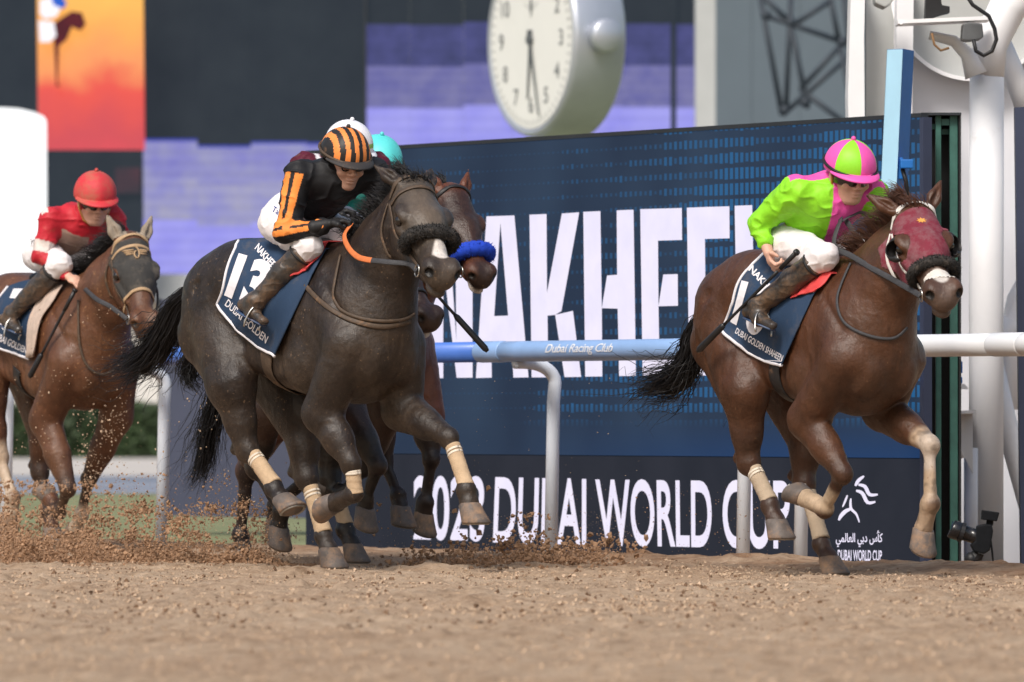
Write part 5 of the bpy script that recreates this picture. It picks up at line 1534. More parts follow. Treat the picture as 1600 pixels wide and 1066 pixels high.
def coat_material(name, rough, dust, dust_amt, speck):
    m, nt, N, L, b = new_mat(name)
    tc = N.new('ShaderNodeTexCoord')
    def nz(s, d=5, r=0.6, stretch=None):
        n = N.new('ShaderNodeTexNoise'); n.inputs['Scale'].default_value = s; n.inputs['Detail'].default_value = d; n.inputs['Roughness'].default_value = r
        if stretch:
            mp = N.new('ShaderNodeMapping'); mp.inputs['Scale'].default_value = stretch; L.new(tc.outputs['Object'], mp.inputs[0]); L.new(mp.outputs[0], n.inputs['Vector'])
        else: L.new(tc.outputs['Object'], n.inputs['Vector'])
        return n.outputs['Fac']
    def rng(v, a, b_, c, d):
        r = N.new('ShaderNodeMapRange'); 
        for k, x in zip(('From Min', 'From Max', 'To Min', 'To Max'), (a, b_, c, d)): r.inputs[k].default_value = x
        L.new(v, r.inputs['Value']); return r.outputs[0]
    def mul(a, b_):
        n = N.new('ShaderNodeMath'); n.operation = 'MULTIPLY'; L.new(a, n.inputs[0]); L.new(b_, n.inputs[1]); return n.outputs[0]
    at_ = N.new('ShaderNodeAttribute'); at_.attribute_name = 'Col'
    v = mul(rng(nz(5, 6), 0.3, 0.7, 0.72, 1.3), rng(nz(30, 5, 0.7, (1.0, 1.0, 0.35)), 0.3, 0.7, 0.82, 1.2))
    sc = N.new('ShaderNodeVectorMath'); sc.operation = 'SCALE'; L.new(at_.outputs['Color'], sc.inputs[0]); L.new(v, sc.inputs['Scale'])
    # fine film of dust in drifts, plus spatter
    d = mul(rng(nz(3.2, 7, 0.7), 0.42, 0.72, 0.0, dust_amt), rng(nz(70, 4, 0.8), 0.35, 0.65, 0.25, 1.0))
    m1 = N.new('ShaderNodeMix'); m1.data_type = 'RGBA'; L.new(d, m1.inputs['Factor']); L.new(sc.outputs[0], m1.inputs[6]); m1.inputs[7].default_value = (*dust, 1)
    s2 = mul(rng(nz(55, 2, 0.5), 0.70 - 0.06 * speck, 0.74 - 0.06 * speck, 0.0, 0.8), rng(nz(2.5, 3), 0.42, 0.62, 0.0, 1.0))
    m2 = N.new('ShaderNodeMix'); m2.data_type = 'RGBA'; L.new(s2, m2.inputs['Factor']); L.new(m1.outputs[2], m2.inputs[6]); m2.inputs[7].default_value = (dust[0] * 1.25, dust[1] * 1.2, dust[2] * 1.15, 1)
    L.new(m2.outputs[2], b.inputs['Base Color'])
    L.new(rng(nz(8, 4), 0.3, 0.7, rough - 0.10, rough + 0.10), b.inputs['Roughness'])
    b.inputs['Specular IOR Level'].default_value = 0.42
    bp = N.new('ShaderNodeBump'); bp.inputs['Strength'].default_value = 0.4; bp.inputs['Distance'].default_value = 0.006; L.new(nz(150, 6, 0.7, (1.0, 1.0, 0.25)), bp.inputs['Height'])
    b2 = N.new('ShaderNodeBump'); b2.inputs['Strength'].default_value = 0.4; b2.inputs['Distance'].default_value = 0.02; L.new(nz(17, 5, 0.55), b2.inputs['Height']); L.new(bp.outputs[0], b2.inputs['Normal'])
    L.new(b2.outputs[0], b.inputs['Normal'])
    return m
M_coat = coat_material('chestnut_coat', 0.41, srgb(110, 84, 62), 0.22, 0.0)
M_coat_bay = coat_material('spattered_bay_coat', 0.42, srgb(150, 112, 78), 0.30, 1.0)
M_coat_dusty = coat_material('dusty_dark_coat', 0.43, srgb(112, 92, 72), 0.40, 0.6)
MATSET = dict(coat=M_coat, eye=M_eye, hoof=M_hoof_pale)
# --- winner: chestnut bay with red hood
FA = Frame(1.46, 39.5, 57)
def coatA(C, V, T, HP, mk):
    dark = A3(0.030, 0.014, 0.010)
    for k in ('rh', 'lh'):
        C = paint(C, V, mk[k][1] * 0.35 + mk[k][2] * 0.65, mk[k][3], 0.11, 0.06, dark, 0.65); C = paint(C, V, mk[k][3], mk[k][4], 0.07, 0.03, (0.045, 0.024, 0.017))
    C = paint(C, V, mk['rf'][2], mk['rf'][3], 0.08, 0.05, dark, 0.5); C = paint(C, V, mk['rf'][3] * .7 + mk['rf'][2] * .3, mk['rf'][4], 0.075, 0.02, (0.42, 0.31, 0.21))
    C = paint(C, V, mk['lf'][2] * .98 + mk['lf'][1] * .02, mk['lf'][4], 0.10, 0.02, (0.33, 0.235, 0.16))
    C = paint(C, V, mk['lf'][2], mk['lf'][2] * 0.75 + mk['lf'][3] * 0.25, 0.062, 0.02, (0.44, 0.37, 0.31), 0.8)
    nl_ = sstep(0.1, 0.6, fbm(V * 22.0, 2, 5))[:, None]; near_ = (seg_d(V, mk['lf'][2], mk['lf'][4])[0] < 0.11)[:, None]
    C = np.where(near_, C * (1 - 0.4 * nl_), C)
    C = paint(C, V, HP(0.44, 0, -0.1), HP(0.60, 0, -0.12), 0.10, 0.04, (0.105, 0.075, 0.062), 0.8)          # grey-brown muzzle
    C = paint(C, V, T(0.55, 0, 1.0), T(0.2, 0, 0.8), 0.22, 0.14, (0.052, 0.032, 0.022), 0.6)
    C = paint(C, V, HP(0.45, 0.0, -0.02), HP(0.49, 0.0, -0.03), 0.034, 0.01, (0.60, 0.55, 0.50))
    return C
specA = dict(scale=1.0, dz=0.015, pitch=4.5, coat=(0.068, 0.026, 0.012), coat_fn=coatA,
    poll=FA.px(1430, 323, 0.0), yaw=76, hpitch=37, roll=-6, ears=((-0.7, -0.85, 0.25), (-0.85, 0.55, 0.45)), hscale=1.12,
    rf=dict(j=J(FA, [(1262, 655, -0.20), (1316, 738, -0.17), (1288, 795, -0.15), (1258, 778, -0.14)]), sole=30),
    lf=dict(j=J(FA, [(1378, 640, 0.20), (1452, 694, 0.19), (1453, 788, 0.17), (1443, 826, 0.17)]), sole=8),
    rh=dict(j=J(FA, [(1164, 612, -0.21), (1170, 722, -0.17), (1203, 790, -0.16), (1212, 812, -0.16)]), sole=35),
    lh=dict(j=J(FA, [(1262, 650, 0.19), (1256, 752, 0.16), (1283, 850, 0.15), (1295, 871, 0.15)]), sole=38))

# --- the dark runner number 13
FB = Frame(-1.085, 40.5, 50)
def coatB(C, V, T, HP, mk):
    for k in ('rf', 'lf', 'rh', 'lh'):
        C = paint(C, V, mk[k][2], mk[k][4], 0.10, 0.06, (0.020, 0.015, 0.013), 0.5)
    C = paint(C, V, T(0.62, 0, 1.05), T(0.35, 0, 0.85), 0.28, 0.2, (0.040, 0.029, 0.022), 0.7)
    C = paint(C, V, HP(0.06, 0, -0.06), HP(0.30, 0, -0.08), 0.13, 0.05, (0.072, 0.058, 0.046), 0.8)
    C = paint(C, V, HP(0.15, 0, 0.02), HP(0.30, 0, -0.02), 0.07, 0.05, (0.15, 0.112, 0.08), 0.6)
    C = paint(C, V, HP(0.50, 0, -0.1), HP(0.60, 0, -0.12), 0.10, 0.04, (0.095, 0.07, 0.052), 0.7)
    C = paint(C, V, HP(0.40, 0.02, -0.03), HP(0.47, 0.0, -0.04), 0.040, 0.006, (0.55, 0.50, 0.46))
    return C
specB = dict(scale=1.04, dz=0.085, pitch=3.5, coat=(0.017, 0.011, 0.009), coat_fn=coatB,
    poll=FB.px(652, 281, 0.0), yaw=72, hpitch=40, roll=5, ears=((-0.8, -0.45, -0.1), (-0.8, 0.3, -0.1)), hscale=1.17,
    rf=dict(j=J(FB, [(505, 645, -0.20), (548, 722, -0.17), (553, 772, -0.15), (524, 786, -0.14)]), sole=30),
    lf=dict(j=J(FB, [(628, 640, 0.20), (700, 682, 0.19), (728, 766, 0.17), (733, 787, 0.17)]), sole=20),
    rh=dict(j=J(FB, [(362, 600, -0.21), (386, 702, -0.17), (428, 763, -0.16), (440, 778, -0.16)]), sole=25),
    lh=dict(j=J(FB, [(470, 640, 0.19), (478, 745, 0.16), (505, 838, 0.15), (513, 857, 0.15)]), sole=35))

# --- the left runner with the grey mask
FL = Frame(-2.75, 47.0, 59)
def coatL(C, V, T, HP, mk):
    blk = (0.022, 0.015, 0.012)
    C = paint(C, V, mk['rh'][2], mk['rh'][4], 0.10, 0.03, (0.44, 0.34, 0.25))
    for k in ('rf', 'lf', 'lh'):
        C = paint(C, V, mk[k][2], mk[k][3], 0.09, 0.05, blk, 0.8)
    C = paint(C, V, mk['lf'][3], mk['lf'][4], 0.08, 0.02, (0.5, 0.40, 0.30))
    return C
specL = dict(scale=1.0, dz=0.04, pitch=3.5, coat=(0.095, 0.038, 0.019), coat_fn=coatL,
    poll=FL.px(208, 374, 0.0), yaw=74, hpitch=50, roll=0, ears=((-0.85, -0.35, 0.3), (-0.85, 0.35, 0.3)), hscale=1.06,
    rf=dict(j=J(FL, [(72, 655, -0.20), (106, 762, -0.17), (92, 800, -0.15), (78, 780, -0.15)]), sole=30),
    lf=dict(j=J(FL, [(182, 650, 0.20), (140, 748, 0.17), (126, 805, 0.16), (118, 826, 0.16)]), sole=38),
    rh=dict(j=J(FL, [(-20, 620, -0.21), (-2, 712, -0.17), (20, 778, -0.16), (17, 800, -0.16)]), sole=35),
    lh=dict(j=J(FL, [(70, 640, 0.19), (62, 735, 0.16), (75, 800, 0.15), (80, 822, 0.15)]), sole=38))

# --- the bay with the blue noseband, nearest the rail
FC = Frame(-1.04, 43.10, 50)
def coatC(C, V, T, HP, mk):
    blk = (0.012, 0.009, 0.009)
    for k in ('rf', 'lf', 'rh', 'lh'):
        C = paint(C, V, mk[k][1] * 0.3 + mk[k][2] * 0.7, mk[k][4], 0.12, 0.05, blk, 0.95)
    C = paint(C, V, HP(0.1, 0, -0.05), HP(0.32, 0, -0.08), 0.13, 0.05, (0.020, 0.011, 0.009), 0.85)
    C = paint(C, V, HP(0.53, 0, -0.08), HP(0.60, 0, -0.12), 0.085, 0.03, (0.016, 0.010, 0.009), 0.9)
    C = paint(C, V, HP(0.54, -0.03, -0.17), HP(0.58, 0.03, -0.17), 0.032, 0.012, (0.55, 0.48, 0.42), 0.9)
    return C
specC = dict(scale=1.0, dz=0.09, pitch=3.0, coat=(0.105, 0.032, 0.014), coat_fn=coatC,
    poll=FC.px(712, 300, 0.0), yaw=64, hpitch=47, roll=0, ears=((-0.8, -0.4, 0.3), (-0.9, 0.35, 0.3)), hscale=1.0,
    rf=dict(j=J(FC, [(590, 640, -0.20), (600, 722, -0.17), (622, 775, -0.15), (625, 790, -0.15)]), sole=30),
    lf=dict(j=J(FC, [(665, 650, 0.20), (674, 715, 0.17), (664, 785, 0.16), (662, 800, 0.16)]), sole=15),
    rh=dict(j=J(FC, [(440, 640, -0.21), (385, 735, -0.17), (376, 835, -0.16), (380, 858, -0.16)]), sole=38),
    lh=dict(j=J(FC, [(540, 640, 0.19), (500, 730, 0.16), (430, 790, 0.15), (430, 812, 0.15)]), sole=20))

# --- the dark bay squeezed between them
FD = Frame(-1.17, 41.93, 50)
def coatD(C, V, T, HP, mk):
    for k in ('rf', 'lf', 'rh', 'lh'):
        C = paint(C, V, mk[k][1] * 0.3 + mk[k][2] * 0.7, mk[k][4], 0.12, 0.05, (0.012, 0.010, 0.009), 0.9)
    C = paint(C, V, HP(0.52, -0.02, -0.18), HP(0.58, 0.02, -0.16), 0.035, 0.012, (0.55, 0.52, 0.50), 0.9)
    return C
specD = dict(scale=0.98, dz=0.06, pitch=4.0, coat=(0.034, 0.016, 0.011), coat_fn=coatD,
    poll=FD.px(612, 376, 0.0), yaw=55, hpitch=42, roll=0, ears=((-0.9, -0.3, 0.1), (-0.9, 0.3, 0.1)), hscale=0.97,
    rf=dict(j=J(FD, [(545, 650, -0.20), (590, 725, -0.17), (572, 780, -0.15), (571, 792, -0.15)]), sole=20),
    lf=dict(j=J(FD, [(600, 650, 0.20), (570, 730, 0.17), (535, 770, 0.16), (520, 765, 0.16)]), sole=30),
    rh=dict(j=J(FD, [(415, 640, -0.21), (400, 730, -0.17), (440, 800, -0.16), (436, 822, -0.16)]), sole=10),
    lh=dict(j=J(FD, [(520, 650, 0.19), (515, 745, 0.16), (540, 828, 0.15), (550, 850, 0.15)]), sole=38))

if globals().get('DEBUG'):
    for nm_, F_, s_ in (('A', FA, specA), ('B', FB, specB), ('L', FL, specL), ('C', FC, specC), ('D', FD, specD)):
        print('==', nm_, 'poll', np.round(s_['poll'], 2))
        for k in ('rf', 'lf', 'rh', 'lh'):
            j = s_[k]['j']; print(k, [tuple(np.round(p, 2)) for p in j], 'len', [round(float(np.linalg.norm(j[i + 1] - j[i])), 2) for i in range(3)])
# ================================================================== RIDERS
M_skin = mat('skin', (0.62, 0.36, 0.27), 0.5, 0.10, 18, bump=0.1, bscale=120, spec=0.35, dirt=(0.33, 0.22, 0.15), dirt_amt=0.10, dirt_scale=25)
M_cloth = mat('silks', (1, 1, 1), 0.55, 0.14, 10, bump=0.6, bscale=22, spec=0.3, attr=True, dirt=(0.30, 0.26, 0.10), dirt_amt=0.16, dirt_scale=7)
M_silk_clean = mat('clean_silks', (1, 1, 1), 0.5, 0.08, 10, bump=0.25, bscale=30, spec=0.3, attr=True)
M_breech = mat('white_breeches', (0.78, 0.74, 0.75), 0.7, 0.05, 8, bump=0.2, bscale=40, dirt=(0.42, 0.29, 0.18), dirt_amt=0.22, dirt_scale=9)
M_boot = mat('muddy_riding_boot', (0.045, 0.038, 0.034), 0.35, 0.25, 12, bump=0.2, bscale=60, spec=0.5, dirt=srgb(138, 104, 72), dirt_amt=0.62, dirt_scale=6)
M_boot_blue = mat('blue_boot_sole', (0.05, 0.085, 0.17), 0.4, 0.3, 10, dirt=DUST, dirt_amt=0.3, dirt_scale=9)
M_glove = mat('black_glove', (0.012, 0.012, 0.013), 0.6, 0.3, 20)
M_lens = mat('smoked_lens', (0.014, 0.012, 0.012), 0.08, 0.1, 10, spec=0.8, dirt=DUST, dirt_amt=0.05, dirt_scale=20)
M_whip = mat('whip_leather', (0.016, 0.016, 0.018), 0.4, 0.2, 30)

def face_frame(F, hc, yaw, pitch):
    d = F.dirl(A3(math.cos(R(yaw)), -math.sin(R(yaw)), 0))
    f = d * math.cos(R(pitch)) - UP * math.sin(R(pitch)); u = d * math.sin(R(pitch)) + UP * math.cos(R(pitch)); l = np.cross(u, f)
    return f, l, u
def fold_noise(V, N, amp, sc_=9.0, seed=0):
    n = fbm(V * sc_, 2, seed); w = (1 - np.abs(vnoise(V * A3(sc_, sc_, sc_ * 1.6) * 1.3, seed + 3))) ** 4
    return V + N * (amp * (0.6 * n + 0.8 * (w - 0.3)))[:, None]
def hand(S, wr, ha, curl_dir, thumb_dir, gl=0.0):
    """palm and five separate bent fingers; curl_dir: where the finger tips turn"""
    ax = unit(ha - wr); cd = unit(curl_dir - ax * (curl_dir @ ax)); sd = np.cross(ax, cd)
    if sd @ thumb_dir < 0: sd = -sd
    pc = wr + ax * 0.055
    S.cone(wr - ax * 0.02, pc, 0.025 + gl, 0.027 + gl, 0.015, (cd, 0.75))
    S.ell(pc, A3(0.036, 0.042, 0.017) + gl, 0.012, np.array((ax, sd, cd)))
    for i, (o, ln) in enumerate(((0.028, 0.034), (0.010, 0.038), (-0.009, 0.036), (-0.027, 0.029))):
        k = pc + ax * 0.034 + sd * o
        a = k + ax * ln * 0.9 + cd * ln * 0.45; b = a + cd * ln * 0.85 - ax * ln * 0.15; c = b - ax * ln * 0.6 + cd * ln * 0.2
        S.chain([k, a, b, c], [0.0105 + gl, 0.0095 + gl, 0.0088 + gl, 0.0075 + gl], 0.004)
    t0 = pc - ax * 0.015 + sd * 0.03; t1 = t0 + sd * 0.022 + ax * 0.02 + cd * 0.014; t2 = t1 + ax * 0.022 + cd * 0.022 - sd * 0.008
    S.chain([t0, t1, t2], [0.0135 + gl, 0.0115 + gl, 0.0085 + gl], 0.006)
def build_jockey(name, F, j, st, hres=0.0065):
    hres = st.get('hres', hres)
    root = empty(name, tuple(F.o), F.rz())
    g = {k: np.asarray(v, float) for k, v in j.items() if k not in ('yaw', 'pitch', 'hup')}
    f, l, u = face_frame(F, g['head'], j['yaw'], j['pitch'])
    hip = (g['hipR'] + g['hipL']) / 2; sh = (g['shR'] + g['shL']) / 2
    tup = unit(sh - hip); tlat = unit(g['shL'] - g['shR']); tfr = np.cross(tlat, tup)      # out of the chest
    neck0 = sh + tup * 0.02 - tfr * 0.01
    HSC = 1.12
    hc = g['head'] + u * j.get('hup', 0.0) + f * 0.02; hp = lambda a, b, c: hc + (f * a + l * b + u * c) * HSC
    HM = np.array((f, l, u))
    # ---------- body: one continuous skin mesh under the clothes
    B = Sculpt()
    B.cone(hip, (hip + sh) / 2, 0.10, 0.095, 0.05, (tfr, 0.8)); B.cone((hip + sh) / 2, sh - tup * 0.05, 0.095, 0.115, 0.05, (tfr, 0.8))
    B.cone(neck0, hp(-0.02, 0, -0.07), 0.058, 0.052, 0.03)
    for s_ in 'RL':
        B.cone(g['sh' + s_], g['el' + s_], 0.045, 0.036, 0.03); B.cone(g['el' + s_], g['wr' + s_], 0.036, 0.025, 0.02)
        B.cone(g['hip' + s_], g['kn' + s_], 0.075, 0.052, 0.03); B.cone(g['kn' + s_], g['an' + s_], 0.05, 0.034, 0.02)
        B.cone(g['sh' + s_], sh - tup * 0.06, 0.05, 0.08, 0.04)
        if s_ not in st.get('gloves', ''): hand(B, g['wr' + s_], g['ha' + s_], g.get('curl' + s_, A3(0.5, 0, -1)), g.get('thumb' + s_, A3(1, 0, 0.5)))
    B.ell(hp(-0.012, 0, 0.035), A3(0.098, 0.077, 0.095) * HSC, 0.02, HM)
    B.ell(hp(0.022, 0, -0.035), A3(0.070, 0.060, 0.075) * HSC, 0.03, HM)
    B.ell(hp(0.045, 0, -0.088), A3(0.040, 0.034, 0.026) * HSC, 0.025, HM)                         # chin
    B.cone(hp(-0.01, 0.052, -0.06), hp(0.04, 0.022, -0.095), 0.02, 0.018, 0.02); B.cone(hp(-0.01, -0.052, -0.06), hp(0.04, -0.022, -0.095), 0.02, 0.018, 0.02)
    B.cone(hp(0.086, 0, 0.012), hp(0.107, 0, -0.022), 0.009, 0.0125, 0.012)               # nose
    for s_ in (-1, 1):
        B.ell(hp(0.098, s_ * 0.013, -0.028), A3(0.011, 0.009, 0.008) * HSC, 0.008, HM)
        B.ell(hp(0.068, s_ * 0.040, -0.022), A3(0.022, 0.024, 0.020) * HSC, 0.02, HM)             # cheek
        B.ell(hp(0.088, s_ * 0.031, 0.012), A3(0.016, 0.017, 0.011) * HSC, 0.01, HM, -1)          # eye socket
        B.ell(hp(0.080, s_ * 0.030, 0.034), A3(0.016, 0.026, 0.009) * HSC, 0.012, HM)             # brow
        B.ell(hp(-0.02, s_ * 0.080, -0.005), A3(0.022, 0.010, 0.032) * HSC, 0.008, HM)            # ear
    B.ell(hp(0.088, 0, -0.052), A3(0.014, 0.025, 0.0065) * HSC, 0.006, HM); B.ell(hp(0.084, 0, -0.066), A3(0.014, 0.022, 0.0075) * HSC, 0.006, HM)
    B.ell(hp(0.098, 0, -0.0590), A3(0.010, 0.024, 0.0022) * HSC, 0.003, HM, -1)
    V, Q = B.mesh(hres * 0.85)
    np_mesh('body', V, Q, M_skin, root)
    for s_ in (-1, 1):
        b = MB(); b.ball(hp(0.074, s_ * 0.031, 0.010), 0.0125, 10, 8); b.build('eye', mat('jockey_eye', (0.05, 0.035, 0.03), 0.1, 0.1, 30, spec=0.7), root, smooth=True)
    # ---------- jacket
    S = Sculpt()
    w = st.get('bulk', 1.0)
    waist = hip + tup * 0.10 - tfr * 0.02
    S.cone(waist, (hip + sh) / 2 - tfr * 0.03, 0.128 * w, 0.135 * w, 0.05, (tfr, 0.85))
    S.cone((hip + sh) / 2 - tfr * 0.02, sh - tup * 0.06, 0.135 * w, 0.140 * w, 0.05, (tfr, 0.82))
    S.cone(sh - tup * 0.07 - tfr * 0.02, neck0 - tup * 0.005, 0.110 * w, 0.062, 0.06)
    for s_ in 'RL':
        S.cone(sh - tup * 0.05, g['sh' + s_], 0.10 * w, 0.072 * w, 0.05)
        S.cone(g['sh' + s_], g['el' + s_], 0.072 * w, 0.054 * w, 0.035)
        cuff = g['el' + s_] + (g['wr' + s_] - g['el' + s_]) * (st.get('cuff' + s_, 0.92))
        S.cone(g['el' + s_], cuff, 0.052 * w, 0.037 * w, 0.02)
    S.cone(neck0, neck0 + unit(hp(-0.02, 0, -0.07) - neck0) * 0.03, 0.066, 0.062, 0.02)
    V, Q = S.mesh(hres); N = vnormals(V, Q)
    V = fold_noise(V, N, 0.0125, 11, st.get('seed', 1))
    C = st['jacket'](V, dict(g, hip=hip, sh=sh, tup=tup, tlat=tlat, tfr=tfr, neck=neck0))
    jo = np_mesh('jacket', V, Q, st.get('silk', M_cloth), root, C)
    jbv = BVHTree.FromPolygons([tuple(v) for v in V.tolist()], [tuple(q) for q in Q.tolist()]) if st.get('print') else None
    # ---------- breeches
    S = Sculpt()
    S.ell(hip, (0.135, 0.165, 0.125), 0.04)
    S.cone(hip, waist, 0.13, 0.122, 0.04, (tfr, 0.85))
    for s_ in 'RL':
        S.cone(g['hip' + s_], (g['hip' + s_] + g['kn' + s_]) / 2, 0.105, 0.085, 0.05)
        S.cone((g['hip' + s_] + g['kn' + s_]) / 2, g['kn' + s_], 0.085, 0.066, 0.03)
        S.cone(g['kn' + s_], g['kn' + s_] * 0.72 + g['an' + s_] * 0.28, 0.064, 0.056, 0.03)
    V, Q = S.mesh(hres); N = vnormals(V, Q); V = fold_noise(V, N, 0.007, 13, 8)
    br = np_mesh('breeches', V, Q, st.get('breech', M_breech), root)
    bbv = BVHTree.FromPolygons([tuple(v) for v in V.tolist()], [tuple(q) for q in Q.tolist()]) if st.get('print') else None
    # ---------- boots
    for s_ in 'RL':
        S = Sculpt(); kn, an, to, he_ = g['kn' + s_], g['an' + s_], g['to' + s_], g['he' + s_]
        top = kn * 0.80 + an * 0.20; mid = kn * 0.5 + an * 0.5
        S.chain([top, mid, an], [0.063, 0.060, 0.044], 0.02)
        S.cone(an, he_ + (an - he_) * 0.3, 0.045, 0.038, 0.02)
        S.cone(he_ + (an - he_) * 0.25, to, 0.036, 0.028, 0.02, (unit(an - (he_ + to) / 2), 0.8))
        S.cone(an, (to + he_) / 2, 0.042, 0.034, 0.03)
        V, Q = S.mesh(hres); N = vnormals(V, Q); V = fold_noise(V, N, 0.005, 16, 5)
        bo = np_mesh('boot', V, Q, M_boot, root)
        ax = unit(an - kn); b = MB(); c0 = kn * 0.82 + an * 0.18
        r1 = unit(np.cross(ax, A3(0, 1, 0.2))); r2 = np.cross(ax, r1)
        b.tube([c0 + (r1 * math.cos(t) + r2 * math.sin(t)) * 0.064 for t in np.linspace(0, 2 * math.pi, 25)], 0.007, 6); b.build('boot_cuff', M_glove, bo, smooth=True)
        b = MB(); sd = unit(np.cross(to - he_, an - he_)); dn = -unit(an - (he_ + to) / 2)
        b.tube([he_ + dn * 0.026, (he_ * 2 + to) / 3 + dn * 0.027, to + dn * 0.022], [0.03, 0.032, 0.026], 10, flat=([dn] * 3, 0.007)); b.build('sole', M_boot_blue, bo, smooth=True)
    # ---------- gloves
    for s_ in st.get('gloves', ''):
        S = Sculpt(); hand(S, g['wr' + s_], g['ha' + s_], g.get('curl' + s_, A3(0.5, 0, -1)), g.get('thumb' + s_, A3(1, 0, 0.5)), 0.003)
        S.cone(g['wr' + s_] - unit(g['ha' + s_] - g['wr' + s_]) * 0.06, g['wr' + s_], 0.036, 0.032, 0.015)
        V, Q = S.mesh(0.005); np_mesh('glove', V, Q, M_glove, root)
    # ---------- helmet
    make_helmet(root, hp, f, l, u, st)
    # goggles
    if st.get('goggles', True):
        b = MB(); vs = []; n = 22
        for i, z in enumerate((0.030, 0.024, -0.018, -0.024)):
            for k in range(n):
                a = R(-82 + 164 * k / (n - 1)); rr = (0.098, 0.104, 0.104, 0.098)[i]
                cut = 0.012 * math.exp(-(a / 0.16) ** 2) if i > 1 else 0
                vs.append(hp(-0.004 + math.cos(a) * rr * 1.02, math.sin(a) * rr * 0.84, z + cut))
        fs = [(i * n + k, i * n + k + 1, (i + 1) * n + k + 1, (i + 1) * n + k) for i in range(3) for k in range(n - 1)]
        b.add(vs, fs); go = b.build('goggles', M_lens, root, smooth=True)
        so = go.modifiers.new('thickness', 'SOLIDIFY'); so.thickness = 0.003
        b = MB(); b.tube([hp(-0.004 + math.cos(a) * 0.106, math.sin(a) * 0.106 * .84, 0.031) for a in np.linspace(R(-84), R(84), 24)], 0.005, 6); b.build('goggle_rim', st.get('rim', M_glove), go, smooth=True)
    # chin strap
    for s_ in (-1, 1):
        b = MB(); b.tube([hp(-0.005, s_ * 0.088, 0.03), hp(0.0, s_ * 0.084, -0.03), hp(0.02, s_ * 0.06, -0.09), hp(0.035, s_ * 0.02, -0.118)], 0.006, 6); b.build('chin_strap', st.get('strap', M_glove), root, smooth=True)
    return dict(root=root, F=F, jacket=jo, breeches=br, jbv=jbv, bbv=bbv, T=lambda x, y, z: A3(x, y, z + 0.5), g=g, hp=hp, f=f, l=l, u=u, tup=tup, tlat=tlat, tfr=tfr, sh=sh, hip=hip)
def make_helmet(root, hp, f, l, u, st):
    cx_, cz_ = -0.012, 0.048
    ra, rb, rc_ = 0.132, 0.112, 0.118
    n, m = 120, 30
    vs = []; fs = []; mi = []
    for i in range(m + 1):
        t = math.pi / 2 * i / m * 1.12
        for k in range(n):
            a = 2 * math.pi * k / n
            x = math.sin(t) * math.cos(a) * ra; y = math.sin(t) * math.sin(a) * rb; z = math.cos(t) * rc_
            bulge = 1 + 0.012 * math.cos(a * 2 * st.get('panels', 4)) * math.sin(t)
            vs.append(hp(cx_ + x * bulge, y * bulge, cz_ + z))
    for i in range(m):
        for k in range(n):
            fs.append((i * n + k, i * n + (k + 1) % n, (i + 1) * n + (k + 1) % n, (i + 1) * n + k)); mi.append(st['cap_fn'](2 * math.pi * (k + 0.5) / n, (i + 0.5) / m))
    b = MB(); b.add(vs, fs); b.m = mi
    o = b.build('helmet', st['cap_mats'], root, smooth=True)
    so = o.modifiers.new('thickness', 'SOLIDIFY'); so.thickness = 0.006; so.offset = -1
    # peak
    b = MB(); vs = []; k = 19
    for i, (r1, dz) in enumerate(((0.0, 0.0), (0.028, -0.006), (0.052, -0.018), (0.056, -0.026), (0.0, -0.010))):
        for q in range(k):
            a = R(-72 + 144 * q / (k - 1)); wv = math.cos(a * 0.95) ** 0.8
            vs.append(hp(cx_ + math.cos(a) * (ra * 0.97 + r1 * wv), math.sin(a) * (rb * 0.985 + r1 * 0.5 * wv), cz_ - 0.008 + dz * wv))
    fs = [(i * k + q, i * k + q + 1, (i + 1) * k + q + 1, (i + 1) * k + q) for i in range(4) for q in range(k - 1)]
    b.add(vs, fs); b.build('peak', st['peak_mat'], o, smooth=True)
    if st.get('band'):
        b = MB(); b.tube([hp(cx_ + math.cos(a) * (ra + 0.004), math.sin(a) * (rb + 0.004), cz_ + 0.004 + 0.022 * math.cos(a + math.pi) ) for a in np.linspace(0, 2 * math.pi, 41)], 0.0075, 8); b.build('helmet_band', st['band'], o, smooth=True)
    b = MB(); b.ball(hp(cx_, 0, cz_ + rc_ + 0.006), 0.012, 10, 8); b.build('button', st.get('button', st['peak_mat']), o, smooth=True)

def solid(name, c, rough=0.5, dirt=None, amt=0.0, sc_=10.0, spec=0.4):
    return mat(name, c, rough, 0.10, 9, bump=0.08, bscale=60, dirt=dirt, dirt_amt=amt, dirt_scale=sc_, spec=spec)
LIME = (0.27, 0.70, 0.025); PINK = (0.83, 0.10, 0.42)
def mirror(p): return (p[0], -p[1], p[2])
def thing_side(j):
    for k in ('hip', 'kn', 'an', 'to', 'he', 'el', 'wr', 'ha', 'sh'):
        if k + 'L' not in j: j[k + 'L'] = mirror(j[k + 'R'])
    return j
# ------------------------------------------------------------------ winner's rider
def jacketA(V, g):
    C = np.tile(A3(*LIME), (len(V), 1))
    d = V - g['hip']; t = d @ g['tup']; la = d @ g['tlat']; fr = d @ g['tfr']
    L = np.linalg.norm(g['sh'] - g['hip'])
    arm = np.minimum.reduce([seg_d(V, g['shR'] + (g['elR'] - g['shR']) * 0.12, g['elR'])[0], seg_d(V, g['elR'], g['wrR'])[0], seg_d(V, g['shL'] + (g['elL'] - g['shL']) * 0.12, g['elL'])[0], seg_d(V, g['elL'], g['wrL'])[0]])
    torso = arm > 0.088
    pk = torso & (((la > 0.055) & (fr > 0.0)) | ((la < 0.20) & (fr < 0.0) & (t > L * 0.45) & (la > -0.15)) | ((la < 0.06) & (t < L * 0.30)))
    C[pk] = PINK
    band = np.abs(seg_d(V, g['wrR'], g['elR'])[1] - 0.16) < 0.035
    C[False & band & (seg_d(V, g['wrR'], g['elR'])[0] < 0.06)] = (0.05, 0.09, 0.03)
    return C
